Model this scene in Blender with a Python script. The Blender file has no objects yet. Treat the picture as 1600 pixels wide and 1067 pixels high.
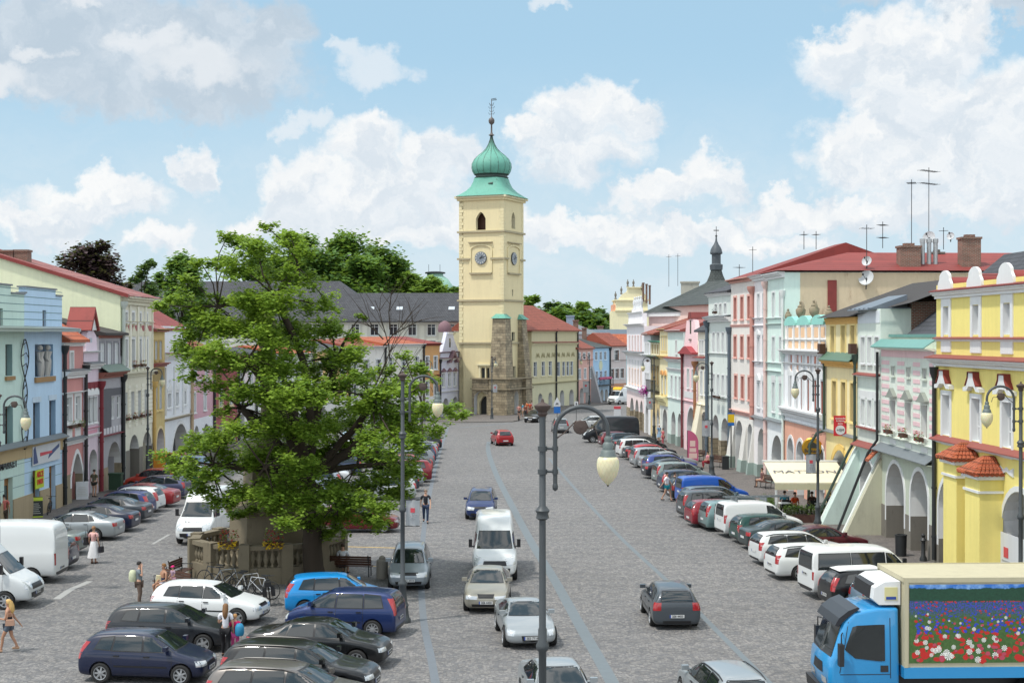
import bpy, math, random
from mathutils import Vector, Matrix
from mathutils.bvhtree import BVHTree
R = math.radians
rnd = random.Random(7)
scene = bpy.context.scene
COL = scene.collection
# ---------------------------------------------------------------- camera, light, exposure
F, EYE, HOR = 2222.0, 10.4, 525.0
cam = bpy.data.objects.new('camera', bpy.data.cameras.new('camera'))
COL.objects.link(cam); scene.camera = cam
cam.data.sensor_width = 36; cam.data.lens = 50; cam.data.clip_end = 3000; cam.data.clip_start = .5
cam.location = (0, 0, EYE); cam.rotation_euler = (R(90 - .22), 0, 0)
scene.view_settings.view_transform = 'Standard'; scene.view_settings.look = 'None'
scene.view_settings.exposure = 0.42; scene.view_settings.gamma = 1
SUN_EL, SUN_AZ = R(63), R(-121)          # azimuth measured from +Y (away from the camera) towards +X
sd = Vector((math.sin(SUN_AZ)*math.cos(SUN_EL), math.cos(SUN_AZ)*math.cos(SUN_EL), math.sin(SUN_EL)))
sl = bpy.data.lights.new('sun', 'SUN'); sl.energy = 2.4; sl.angle = R(3); sl.color = (1, .95, .87)
so = bpy.data.objects.new('sun', sl); COL.objects.link(so); so.rotation_euler = sd.to_track_quat('Z', 'Y').to_euler()
scene.world = bpy.data.worlds.new('World'); scene.world.use_nodes = True
class NT:
 """tiny node-tree helper"""
 def __init__(s, t): s.t = t; t.nodes.clear()
 def n(s, typ, ins=None, **kw):
  nd = s.t.nodes.new(typ)
  for k, v in kw.items(): setattr(nd, k, v)
  for k, v in (ins or {}).items():
   if hasattr(v, 'is_output'): s.t.links.new(v, nd.inputs[k])
   else: nd.inputs[k].default_value = v
  return nd
 def m(s, op, a, b=0.0, c=0.0, clamp=False):
  return s.n('ShaderNodeMath', {0: a, 1: b, 2: c}, operation=op, use_clamp=clamp).outputs[0]
 def v(s, op, a, b=(0, 0, 0)): return s.n('ShaderNodeVectorMath', {0: a, 1: b}, operation=op).outputs[0]
 def mix(s, f, a, b, blend='MIX'):
  return s.n('ShaderNodeMix', {0: f, 6: a, 7: b}, data_type='RGBA', blend_type=blend).outputs[2]
 def smooth(s, x, lo, hi, a=0., b=1.):
  return s.n('ShaderNodeMapRange', {0: x, 1: lo, 2: hi, 3: a, 4: b}, interpolation_type='SMOOTHSTEP').outputs[0]
 def noise(s, vec, scale, detail=4, rough=.55, dim='3D'):
  return s.n('ShaderNodeTexNoise', {'Vector': vec, 'Scale': scale, 'Detail': detail, 'Roughness': rough}, noise_dimensions=dim).outputs
def build_world():
 T = NT(scene.world.node_tree)
 sky = T.n('ShaderNodeTexSky', sky_type='NISHITA', sun_disc=False, sun_elevation=SUN_EL, sun_rotation=SUN_AZ, air_density=1.0, dust_density=.9, ozone_density=1.6, altitude=300)
 d = T.n('ShaderNodeTexCoord').outputs['Generated']
 dn = T.v('NORMALIZE', d)
 sp = T.n('ShaderNodeSeparateXYZ', {0: dn}).outputs
 az = T.m('ARCTAN2', sp[0], sp[1]); el = T.m('ARCSINE', sp[2])
 p = T.n('ShaderNodeCombineXYZ', {0: az, 1: el, 2: 0.0}).outputs[0]
 w1 = T.v('SUBTRACT', T.noise(p, 26, 6, .62)[1], (.5, .5, .5))
 w1 = T.v('MULTIPLY', w1, (.085, .07, 0))
 w2 = T.v('SUBTRACT', T.noise(p, 9, 3, .5)[1], (.5, .5, .5))
 w2 = T.v('MULTIPLY', w2, (.05, .035, 0))
 q = T.v('ADD', T.v('ADD', p, w1), w2)
 sq = T.n('ShaderNodeSeparateXYZ', {0: q}).outputs
 def px(x, y): return math.atan((x-800)/F), math.atan((HOR-y)/F)
 cum = [(900,175,75,55),(960,165,50,45),(850,215,55,28),(900,235,95,50),(1030,310,90,28),(1100,290,50,38),(1040,285,45,25),
  (565,235,75,55),(575,205,32,32),(680,240,60,50),(640,290,90,60),(470,290,65,50),(545,330,120,60),(300,268,35,38),(430,350,60,30),(250,385,50,28),
  (1390,105,130,65),(1330,80,55,40),(1480,75,60,45),(1545,190,90,75),(1420,180,80,70),(1330,245,90,55),(1470,260,150,60),(1580,320,90,35),(1590,250,60,60),
  (150,318,110,34),(60,355,80,30),(1230,335,110,30),(1380,330,160,30),(730,340,110,35),(900,355,150,30),(1060,375,160,22),(1180,385,120,20),(640,370,160,30)]
 grey = [(120,60,230,75),(320,110,160,80),(230,150,170,55),(40,110,150,70),(380,60,110,60),(1500,10,170,26),(1580,40,90,30)]
 def field(lst, u, v):
  acc = None
  for (x, y, rx, ry) in lst:
   a, e = px(x, y)
   dx = T.m('MULTIPLY', T.m('SUBTRACT', u, a), F/rx)
   dy = T.m('MULTIPLY', T.m('SUBTRACT', v, e), F/ry)
   s = T.m('SUBTRACT', 1.0, T.m('ADD', T.m('MULTIPLY', dx, dx), T.m('MULTIPLY', dy, dy)))
   acc = s if acc is None else T.m('SMOOTH_MAX', acc, s, .35)
  return acc
 c1 = field(cum, sq[0], sq[1])
 c1u = field(cum, T.m('ADD', sq[0], -.006), T.m('ADD', sq[1], .012))      # sampled a little towards the sun: thin there = sunlit side
 g1 = field(grey, sq[0], sq[1])
 s1 = field([(575,112,60,30),(540,92,26,26),(470,193,34,20),(320,118,80,34),(240,90,60,26),(10,150,80,32),(145,30,26,18),(855,18,30,14),(60,98,40,16)], sq[0], sq[1])
 rq = T.v('ADD', q, (-.006, .010, 0)); rel = T.m('SUBTRACT', T.noise(q, 17, 5, .6)[0], T.noise(rq, 17, 5, .6)[0])
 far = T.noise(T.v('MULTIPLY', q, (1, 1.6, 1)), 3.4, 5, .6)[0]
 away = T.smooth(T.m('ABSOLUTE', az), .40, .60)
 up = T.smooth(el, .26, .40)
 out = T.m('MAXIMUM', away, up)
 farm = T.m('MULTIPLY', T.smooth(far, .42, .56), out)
 m1 = T.smooth(c1, -.34, .62)
 shade = T.m('ADD', T.smooth(c1u, -.1, .95), T.m('MULTIPLY', rel, -4.5), clamp=True)
 tex = T.noise(q, 34, 5, .6)[0]
 base = sky.outputs[0]
 hz = T.m('MULTIPLY', T.smooth(el, .21, .03), .92)
 hn = T.smooth(T.noise(T.v('MULTIPLY', q, (1, 2.4, 1)), 11, 5, .6)[0], .35, .72)
 hz = T.m('MULTIPLY', hz, T.m('ADD', .62, T.m('MULTIPLY', hn, .45)), clamp=True)
 pale = T.mix(1.0, base, (.83, 1.05, 1.16, 1), 'MULTIPLY')
 pale = T.mix(.72, pale, (4.5, 6.7, 8.2, 1))
 c = T.mix(hz, pale, (6.7, 7.6, 8.2, 1))
 lit = T.mix(T.smooth(tex, .3, .7), (8.1, 8.3, 8.5, 1), (9.1, 9.1, 9.0, 1))
 drk = T.mix(T.smooth(tex, .35, .65), (6.3, 7.0, 7.7, 1), (7.7, 8.1, 8.5, 1))
 cc = T.mix(T.m('MULTIPLY', shade, .85), lit, drk)
 gm = T.m('MULTIPLY', T.smooth(g1, -.3, .6), .88)
 gc = T.mix(T.smooth(tex, .35, .75), (4.9, 5.7, 6.5, 1), (6.3, 6.9, 7.5, 1))
 c = T.mix(gm, c, gc)
 c = T.mix(T.m('MULTIPLY', T.smooth(s1, -.4, .9), .62), c, (8.2, 8.4, 8.6, 1))
 c = T.mix(T.m('MULTIPLY', m1, .93), c, cc)
 c = T.mix(T.m('MULTIPLY', farm, .9), c, (15.5, 15.6, 15.6, 1))  # clouds out of view, made brighter than the visible ones to add fill light
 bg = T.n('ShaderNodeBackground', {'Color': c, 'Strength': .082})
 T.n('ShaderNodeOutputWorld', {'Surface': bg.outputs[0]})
build_world()
# ---------------------------------------------------------------- pixel -> place helpers (photogrammetry of the square)
def G(px, py):                      # point on the ground seen at a pixel
 Y = EYE*F/(py-HOR); return Vector(((px-800)*Y/F, Y, 0))
def Wp(px, py, Y):                  # point at distance Y
 return Vector(((px-800)*Y/F, Y, EYE-(py-HOR)*Y/F))
# ---------------------------------------------------------------- mesh builder
class MB:
 def __init__(s): s.v = []; s.f = []; s.m = []; s.M = None
 def add(s, vs, fs, mi=0):
  b = len(s.v)
  s.v += [(s.M @ Vector(v)) if s.M else Vector(v) for v in vs]
  s.f += [tuple(b+i for i in f) for f in fs]; s.m += [mi]*len(fs); return s
 def box(s, x0, x1, y0, y1, z0, z1, mi=0):
  return s.add([(x0,y0,z0),(x1,y0,z0),(x1,y1,z0),(x0,y1,z0),(x0,y0,z1),(x1,y0,z1),(x1,y1,z1),(x0,y1,z1)],
   [(0,3,2,1),(4,5,6,7),(0,1,5,4),(1,2,6,5),(2,3,7,6),(3,0,4,7)], mi)
 def prism(s, poly, y0, y1, mi=0, ax='xz'):      # poly (a,b) extruded along the third axis
  n = len(poly)
  ar = sum(poly[i][0]*poly[(i+1)%n][1]-poly[(i+1)%n][0]*poly[i][1] for i in range(n))
  if ar < 0: poly = poly[::-1]
  if ax == 'xz': P = lambda a, b, t: (a, t, b)
  elif ax == 'yz': P = lambda a, b, t: (t, a, b)
  else: P = lambda a, b, t: (a, b, t)
  vs = [P(a, b, y0) for a, b in poly]+[P(a, b, y1) for a, b in poly]
  fs = [tuple(range(n)), tuple(range(2*n-1, n-1, -1))]+[(i, i+n, (i+1)%n+n, (i+1)%n) for i in range(n)]
  if ax != 'xz': fs = [f[::-1] for f in fs]
  return s.add(vs, fs, mi)
 def tube(s, pts, r, n=8, mi=0, cap=True):
  pts = [Vector(p) for p in pts]; rs = r if isinstance(r, (list, tuple)) else [r]*len(pts)
  vs = []; up = Vector((0, 0, 1)); prev = None
  for i, p in enumerate(pts):
   t = (pts[min(i+1, len(pts)-1)]-pts[max(i-1, 0)]).normalized()
   if prev is None:
    a = t.orthogonal().normalized()
   else:
    a = (prev - t*prev.dot(t)).normalized()
   prev = a; b = t.cross(a)
   vs += [p+(a*math.cos(2*math.pi*k/n)+b*math.sin(2*math.pi*k/n))*rs[i] for k in range(n)]
  fs = [(i*n+k, i*n+(k+1)%n, (i+1)*n+(k+1)%n, (i+1)*n+k) for i in range(len(pts)-1) for k in range(n)]
  if cap: fs += [tuple(range(n-1, -1, -1)), tuple((len(pts)-1)*n+k for k in range(n))]
  return s.add(vs, fs, mi)
 def lathe(s, prof, c=(0, 0, 0), n=16, mi=0, ax='z', sq=False):
  vs = []
  for (r, h) in prof:
   for k in range(n):
    a = 2*math.pi*(k+(.5 if sq else 0))/n; x, y = math.cos(a)*r, math.sin(a)*r
    p = (x, y, h) if ax == 'z' else ((x, h, y) if ax == 'y' else (h, x, y))
    vs.append((c[0]+p[0], c[1]+p[1], c[2]+p[2]))
  L = len(prof)
  fs = [(i*n+k, i*n+(k+1)%n, (i+1)*n+(k+1)%n, (i+1)*n+k) for i in range(L-1) for k in range(n)]
  if prof[0] != prof[-1] and prof[0][0] > 1e-4: fs.append(tuple(range(n-1, -1, -1)))
  if prof[0] != prof[-1] and prof[-1][0] > 1e-4: fs.append(tuple((L-1)*n+k for k in range(n)))
  if ax == 'y': fs = [f[::-1] for f in fs]
  return s.add(vs, fs, mi)
 def mesh(s, name, mats, smooth=0):
  me = bpy.data.meshes.new(name)
  me.from_pydata([tuple(v) for v in s.v], [], s.f)
  for m in (mats if isinstance(mats, (list, tuple)) else [mats]): me.materials.append(m)
  if max(s.m or [0]) > 0: me.polygons.foreach_set('material_index', s.m)
  me.update()
  if smooth:
   me.polygons.foreach_set('use_smooth', [True]*len(me.polygons))
   me.set_sharp_from_angle(angle=R(smooth))
  return me
 def build(s, name, mats, parent=None, smooth=0):
  return link(name, s.mesh(name, mats, smooth), parent)
def link(name, me, parent=None, loc=None, rz=None, scale=None):
 o = bpy.data.objects.new(name, me); COL.objects.link(o)
 if parent is not None: o.parent = parent
 if loc is not None: o.location = loc
 if rz is not None: o.rotation_euler = (0, 0, rz)
 if scale is not None: o.scale = scale
 return o
def tag(o, label, cat, group=None, kind=None):
 if label: o['label'] = label
 if cat: o['category'] = cat
 if group: o['group'] = group
 if kind: o['kind'] = kind
 return o
def thing(name, label, cat, loc=(0, 0, 0), rz=0, group=None):
 return tag(link(name, None, None, loc, rz), label, cat, group)
def dup(root, loc, rz, label, group=None):
 r = root.copy(); COL.objects.link(r); r.location = loc; r.rotation_euler = (0, 0, rz); r['label'] = label
 if group: r['group'] = group
 def rec(a, b):
  for ch in a.children:
   c = ch.copy(); COL.objects.link(c); c.parent = b; rec(ch, c)
 rec(root, r); return r
# ---------------------------------------------------------------- materials
MC = {}
def hexc(h):
 if not isinstance(h, str): return tuple(h)
 v = [int(h[i:i+2], 16)/255 for i in (0, 2, 4)]
 return tuple((c/12.92 if c <= .04045 else ((c+.055)/1.055)**2.4) for c in v)
def pbr(name, col, rough=.6, metal=0, coat=0, spec=.5, emis=None):
 if name in MC: return MC[name]
 m = bpy.data.materials.new(name); m.use_nodes = True; T = NT(m.node_tree)
 b = T.n('ShaderNodeBsdfPrincipled', {'Base Color': (*hexc(col), 1), 'Roughness': rough, 'Metallic': metal, 'Coat Weight': coat, 'Specular IOR Level': spec})
 T.n('ShaderNodeOutputMaterial', {'Surface': b.outputs[0]}); MC[name] = m; return m
def surf(name, col, rough=.8, var=.12, scale=.6, bump=.15, bscale=14, dirt=0, dirtcol='5a5044', metal=0, stretch=(1, 1, 1)):
 """weathered surface: broad tone variation, blotchy wear, fine bump"""
 if name in MC: return MC[name]
 m = bpy.data.materials.new(name); m.use_nodes = True; T = NT(m.node_tree); c = hexc(col)
 P = T.n('ShaderNodeTexCoord').outputs['Object']; P = T.v('MULTIPLY', P, stretch)
 n1 = T.noise(P, scale, 5, .6)[0]; n2 = T.noise(P, scale*9, 4, .6)[0]
 st = T.noise(T.v('MULTIPLY', P, (2.6, 2.6, .16)), 1.3, 5, .65)[0]
 k = T.m('ADD', 1-var-.11, T.m('ADD', T.m('MULTIPLY', st, .22), T.m('MULTIPLY', T.m('ADD', T.m('MULTIPLY', n1, .65), T.m('MULTIPLY', n2, .35)), 2*var)))
 c0 = T.n('ShaderNodeCombineColor', {0: T.m('MULTIPLY', k, c[0]), 1: T.m('MULTIPLY', k, c[1]), 2: T.m('MULTIPLY', k, c[2])}).outputs[0]
 if dirt:
  dn = T.smooth(T.noise(T.v('MULTIPLY', P, (1, 1, .35)), scale*2.3, 6, .7)[0], .55, .75)
  c0 = T.mix(T.m('MULTIPLY', dn, dirt), c0, (*hexc(dirtcol), 1))
 b = T.n('ShaderNodeBsdfPrincipled', {'Base Color': c0, 'Roughness': rough, 'Metallic': metal})
 bn = T.noise(P, bscale, 4, .65)[0]
 bp = T.n('ShaderNodeBump', {'Height': bn, 'Strength': bump, 'Distance': .02}); T.t.links.new(bp.outputs[0], b.inputs['Normal'])
 T.n('ShaderNodeOutputMaterial', {'Surface': b.outputs[0]}); MC[name] = m; return m
def desat(h, s=.84, v=1.02):
 c = hexc(h); l = .3*c[0]+.55*c[1]+.15*c[2]; return tuple((l+(x-l)*s)*v for x in c)
def plaster(h, dirt=.22): return surf('plaster_'+h, desat(h), .9, .13, .5, .3, 22, dirt*1.25)
def tiles(name, c1, c2, row=.34, colw=.22, axis='x', rough=.75):
 """roof covering: courses and tiles from a brick pattern laid on the roof surface (object space)"""
 if name in MC: return MC[name]
 m = bpy.data.materials.new(name); m.use_nodes = True; T = NT(m.node_tree)
 P = T.n('ShaderNodeTexCoord').outputs['Object']; s = T.n('ShaderNodeSeparateXYZ', {0: P}).outputs
 u = T.m('ADD', s[0], 0.0) if axis == 'x' else s[1]
 d = T.m('ADD', T.m('MULTIPLY', s[2], 1.35), T.m('MULTIPLY', s[1] if axis == 'x' else s[0], .0))
 vec = T.n('ShaderNodeCombineXYZ', {0: u, 1: d, 2: 0.0}).outputs[0]
 br = T.n('ShaderNodeTexBrick', {'Vector': vec, 'Color1': (*hexc(c1), 1), 'Color2': (*hexc(c2), 1), 'Mortar': (*[x*.35 for x in hexc(c1)], 1), 'Scale': 1.0, 'Mortar Size': .03, 'Bias': 0.0, 'Brick Width': colw, 'Row Height': row})
 n = T.noise(P, .7, 5, .65)[0]
 c = T.mix(T.m('MULTIPLY', T.smooth(n, .45, .75), .45), br.outputs[0], (*[x*.5 for x in hexc(c2)], 1))
 b = T.n('ShaderNodeBsdfPrincipled', {'Base Color': c, 'Roughness': rough})
 bp = T.n('ShaderNodeBump', {'Height': br.outputs[1], 'Strength': .5, 'Distance': .03}, invert=True); T.t.links.new(bp.outputs[0], b.inputs['Normal'])
 T.n('ShaderNodeOutputMaterial', {'Surface': b.outputs[0]}); MC[name] = m; return m
def stonework(name, c1, c2, mortar, bw=.7, bh=.32, stain=.5):
 if name in MC: return MC[name]
 m = bpy.data.materials.new(name); m.use_nodes = True; T = NT(m.node_tree)
 P = T.n('ShaderNodeTexCoord').outputs['Object']; s = T.n('ShaderNodeSeparateXYZ', {0: P}).outputs
 vec = T.n('ShaderNodeCombineXYZ', {0: T.m('ADD', s[0], s[1]), 1: s[2], 2: 0.0}).outputs[0]
 br = T.n('ShaderNodeTexBrick', {'Vector': vec, 'Color1': (*hexc(c1), 1), 'Color2': (*hexc(c2), 1), 'Mortar': (*hexc(mortar), 1), 'Scale': 1.0, 'Mortar Size': .02, 'Brick Width': bw, 'Row Height': bh})
 n = T.noise(P, .9, 6, .7)[0]
 c = T.mix(T.m('MULTIPLY', T.smooth(n, .42, .7), stain), br.outputs[0], (.045, .042, .035, 1))
 n2 = T.noise(P, 9, 4, .6)[0]; c = T.mix(.25, c, T.mix(n2, (.1, .1, .1, 1), (1, 1, 1, 1)), 'OVERLAY')
 b = T.n('ShaderNodeBsdfPrincipled', {'Base Color': c, 'Roughness': .9})
 bp = T.n('ShaderNodeBump', {'Height': T.m('ADD', T.m('MULTIPLY', br.outputs[1], -1.0), n2), 'Strength': .5, 'Distance': .03}); T.t.links.new(bp.outputs[0], b.inputs['Normal'])
 T.n('ShaderNodeOutputMaterial', {'Surface': b.outputs[0]}); MC[name] = m; return m
GLASS = pbr('window_glass', (.03, .04, .05), .06, 0, 0, .9)
CURT = pbr('glass_curtain', (.32, .34, .35), .12, 0, .6, .6)
WHITE = surf('white_paint', 'd9dbdb', .6, .06, 1, .08)
BROWN = surf('brown_wood', '4a2e20', .6, .2, 3, .2)
IRON = surf('cast_iron', '51585a', .5, .2, 2, .15, 30, .2, '2c2e2e', .3)
DARKM = surf('dark_metal', '25282a', .5, .15, 2, .1)
BLACK = pbr('black_plastic', (.012, .012, .013), .5)
RUBBER = pbr('rubber', (.018, .018, .018), .85)
SLATE = tiles('slate_roof', '4a4c52', '3c3e44', .3, .35)
SLATE2 = tiles('slate_roof_green', '4b514f', '3c4443', .3, .35)
REDT = tiles('red_tile_roof', '9e5340', '8a4634', .33, .24)
ORANGET = tiles('orange_tile_roof', 'bd6844', 'a8573a', .36, .26)
REDM = tiles('red_sheet_roof', '8b3a34', '7b322e', 40, .62, rough=.7)
BRNM = surf('brown_sheet', '8c4a42', .6, .2, 2, .1, 20, .3)
VERDI = surf('copper_patina', '62a08f', .65, .22, 1.4, .2, 20, .8, '47513f')
TEAL = surf('teal_sheet', '66978f', .5, .15, 2, .1, 20, .25, '46524c')
GREYM = surf('grey_sheet', '6f767a', .5, .15, 2, .1, 20, .3)
BRICK = stonework('old_brick', '8c4f3c', '6e4030', '8a8176', .25, .085, .35)
SAND = stonework('sandstone_blocks', 'a99c82', '8a7e68', '6a6254', .8, .36, .6)
LSTONE = surf('light_stone', '8d826c', .85, .2, 1.5, .3, 18, .4, '3e382e')
GSTONE = surf('grey_stone', '77736b', .85, .2, 1.5, .3, 18, .4, '3e3c38')
# ---------------------------------------------------------------- ground
def cobble(name, c1, c2, size=.12, patch=.25):
 m = bpy.data.materials.new(name); m.use_nodes = True; T = NT(m.node_tree)
 P = T.n('ShaderNodeTexCoord').outputs['Object']
 wob = T.v('MULTIPLY', T.v('SUBTRACT', T.noise(P, .35, 2)[1], (.5, .5, .5)), (.9, .9, 0))
 Q = T.v('ADD', P, wob)
 v = T.n('ShaderNodeTexVoronoi', {'Vector': Q, 'Scale': 1/size, 'Randomness': .55}, feature='F1')
 e = T.n('ShaderNodeTexVoronoi', {'Vector': Q, 'Scale': 1/size, 'Randomness': .55}, feature='DISTANCE_TO_EDGE')
 cell = T.n('ShaderNodeSeparateColor', {0: v.outputs['Color']}).outputs[0]
 joint = T.smooth(e.outputs['Distance'], .015, .14)
 big = T.noise(P, .09, 5, .6)[0]; mid = T.noise(P, 1.1, 5, .65)[0]; fine = T.noise(P, 3.2, 3, .6)[0]
 c = T.mix(cell, (*hexc(c1), 1), (*hexc(c2), 1))
 sh = T.m('ADD', .5, T.m('ADD', T.m('MULTIPLY', big, .60), T.m('ADD', T.m('MULTIPLY', mid, .26), T.m('MULTIPLY', fine, .20))))
 c = T.n('ShaderNodeVectorMath', {0: c, 'Scale': sh}, operation='SCALE').outputs[0]
 s = T.n('ShaderNodeSeparateXYZ', {0: Q}).outputs
 arc = T.m('SINE', T.m('ADD', T.m('MULTIPLY', s[1], 4.2), T.m('MULTIPLY', T.m('ABSOLUTE', T.m('SINE', T.m('MULTIPLY', s[0], 2.0))), 2.4)))
 c = T.n('ShaderNodeVectorMath', {0: c, 'Scale': T.m('ADD', .97, T.m('MULTIPLY', arc, .07))}, operation='SCALE').outputs[0]
 spots = T.smooth(T.noise(P, .55, 4, .7)[0], .60, .74)
 c = T.mix(T.m('MULTIPLY', spots, patch), c, (.10, .10, .105, 1))
 c = T.mix(T.m('MULTIPLY', T.m('SUBTRACT', 1.0, joint), .6), c, (.085, .08, .078, 1))
 b = T.n('ShaderNodeBsdfPrincipled', {'Base Color': c, 'Roughness': .78})
 bp = T.n('ShaderNodeBump', {'Height': joint, 'Strength': .55, 'Distance': .015}); T.t.links.new(bp.outputs[0], b.inputs['Normal'])
 T.n('ShaderNodeOutputMaterial', {'Surface': b.outputs[0]}); return m
COB = cobble('granite_setts', '5f6063', '888582', .12, .16)
COBW = cobble('pavement_setts', '605c5a', '7a736e', .10)
STRIP = surf('strip_stone', '697277', .7, .14, 3, .2, 30)
STRIP2 = surf('strip_stone_light', '697077', .7, .14, 3, .2, 30)
KERB = surf('kerb_stone', '74716d', .8, .15, 3, .2, 30)
GRASS = surf('grassy_hill', '3d5a2a', .95, .3, .2, .3)
def sheet(name, pts, z, m, kind='structure'):
 b = MB(); b.add([(x, y, z) for x, y in pts], [tuple(range(len(pts)))])
 return tag(b.build(name, m), None, None, None, kind)
b = MB(); b.add([(-900, -60, 0), (900, -60, 0), (900, 1500, 0), (-900, 1500, 0)], [(0, 1, 2, 3)]); tag(b.build('ground', COB), None, None, None, 'structure')
def offset_strip(name, pts, w, z, m, h=None, side=0):
 """band of width w along a polyline; with h a raised kerb"""
 P = [Vector((x, y, 0)) for x, y in pts]; b = MB(); L = []; Rr = []
 for i, p in enumerate(P):
  t = (P[min(i+1, len(P)-1)]-P[max(i-1, 0)]).normalized(); n = Vector((t.y, -t.x, 0))
  L.append(p-n*w/2); Rr.append(p+n*w/2)
 n_ = len(P)
 if h is None:
  b.add([(p.x, p.y, z) for p in L]+[(p.x, p.y, z) for p in Rr], [(i, i+n_, i+1+n_, i+1) for i in range(n_-1)])
 else:
  vs = [(p.x, p.y, zz) for zz in (0, h) for p in L]+[(p.x, p.y, zz) for zz in (0, h) for p in Rr]
  k = n_
  fs = []
  for i in range(n_-1):
   fs += [(k+i, 3*k+i, 3*k+i+1, k+i+1), (i, k+i, k+i+1, i+1), (2*k+i, 2*k+i+1, 3*k+i+1, 3*k+i)]
  fs += [(0, 2*k, 3*k, k), (n_-1, 2*n_-1, 4*n_-1, 3*n_-1)]
  b.add(vs, fs)
 return tag(b.build(name, m), None, None, None, 'structure')
def smooth_pts(ps, n=6):
 out = []
 for i in range(len(ps)-1):
  p0, p1, p2, p3 = ps[max(i-1, 0)], ps[i], ps[i+1], ps[min(i+2, len(ps)-1)]
  for k in range(n):
   t = k/n
   out.append(tuple(.5*((2*p1[j])+(-p0[j]+p2[j])*t+(2*p0[j]-5*p1[j]+4*p2[j]-p3[j])*t*t+(-p0[j]+3*p1[j]-3*p2[j]+p3[j])*t**3) for j in range(len(p1))))
 return out+[tuple(ps[-1])]
def gp(l): return [tuple(G(x, y)[:2]) for x, y in l]
s1 = smooth_pts(gp([(764, 690), (763, 705), (775, 740), (800, 790), (832, 850), (866, 905), (905, 975), (945, 1045), (985, 1120)]))
offset_strip('gutter_line', s1, .42, .004, STRIP)
s2 = smooth_pts(gp([(858, 716), (900, 765), (965, 835), (1040, 905), (1120, 985), (1215, 1080)]))
offset_strip('gutter_line', s2, .22, .004, STRIP)
s3 = smooth_pts(gp([(700, 668), (683, 720), (668, 790), (660, 850), (658, 905), (662, 970), (674, 1030), (684, 1090)]))
offset_strip('gutter_line', s3, .26, .004, STRIP2)
s4 = smooth_pts(gp([(560, 850), (567, 905), (580, 985), (600, 1080)]))
YEL = surf('yellow_line_paint', 'c9a64a', .7, .2, 4, .1)
b = MB(); p0, p1 = G(508, 853), G(640, 856.5); b.add([(p0.x, p0.y-.07, .004), (p1.x, p1.y-.07, .004), (p1.x, p1.y+.07, .004), (p0.x, p0.y+.07, .004)], [(0, 1, 2, 3)]); tag(b.build('road_marking', YEL), None, None, None, 'structure')
b = MB(); p0, p1 = G(560, 884), G(640, 886); b.add([(p0.x, p0.y-.06, .004), (p1.x, p1.y-.06, .004), (p1.x, p1.y+.06, .004), (p0.x, p0.y+.06, .004)], [(0, 1, 2, 3)]); tag(b.build('road_marking', YEL), None, None, None, 'structure')
CHALK = surf('worn_white_paint', '9a9a98', .8, .2, 5, .1)
offset_strip('worn_marking', smooth_pts(gp([(88, 936), (98, 929), (112, 920), (126, 914), (140, 908)])), .3, .004, CHALK)
offset_strip('worn_marking', smooth_pts(gp([(238, 850), (250, 843), (264, 835)])), .16, .004, CHALK)
offset_strip('worn_marking', gp([(800, 661), (720, 668), (690, 667)]), .5, .004, STRIP2)
def pave(name, inner, outer, h=.11):
 """inner = kerb line, outer = house line (both far to near)"""
 b = MB(); n = len(inner)
 b.add([(x, y, h) for x, y in inner]+[(x, y, h) for x, y in outer], [(i, i+1, n+i+1, n+i) for i in range(n-1)])
 return tag(b.build(name, COBW), None, None, None, 'structure')
RK = [(9.9, 170), (10.6, 150), (11.9, 130), (13.9, 106), (14.9, 90), (15.3, 74), (15.6, 60), (16.2, 40), (17, 20)]
pave('pavement', RK, [(24, 170), (24, 150), (24, 130), (25, 106), (25, 90), (27, 74), (27, 60), (28, 40), (28, 20)])
offset_strip('kerb', RK, .16, 0, KERB, .125)
LK = [(-19, 166), (-23, 150), (-24.4, 128), (-24.6, 105), (-24.6, 85), (-24.6, 70), (-24.6, 50), (-24.6, 30)]
pave('pavement', [(-40, 166), (-40, 150), (-40, 128), (-40, 105), (-40, 85), (-40, 70), (-40, 50), (-40, 30)], LK)
offset_strip('kerb', LK, .16, 0, KERB, .125)
TK = [(-30, 186), (-12, 178), (-9.5, 173), (-6, 170.5), (0, 172), (2.2, 180), (4.5, 191), (9.5, 208), (20, 226)]
pave('pavement', [(-30, 200), (-12, 200), (-9.5, 200), (-6, 200), (0, 200), (2.2, 201), (4.5, 203), (9.5, 225), (20, 250)], TK[:], .10)
offset_strip('kerb', TK, .16, 0, KERB, .115)
b = MB()
NX, NY = 40, 10
for j in range(NY+1):
 for i in range(NX+1):
  x = -260+i*13; y = 265+j*40
  h = 16*math.exp(-((x+55)/70)**2)*min(1, j/3)+5*min(1, j/2)+rnd.uniform(-.6, .6)-(3 if j == 0 else 0)
  b.v.append(Vector((x, y, h)))
b.f = [(j*(NX+1)+i, j*(NX+1)+i+1, (j+1)*(NX+1)+i+1, (j+1)*(NX+1)+i) for j in range(NY) for i in range(NX)]; b.m = [0]*len(b.f)
tag(b.build('hill', GRASS, smooth=80), None, None, None, 'structure')
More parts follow.
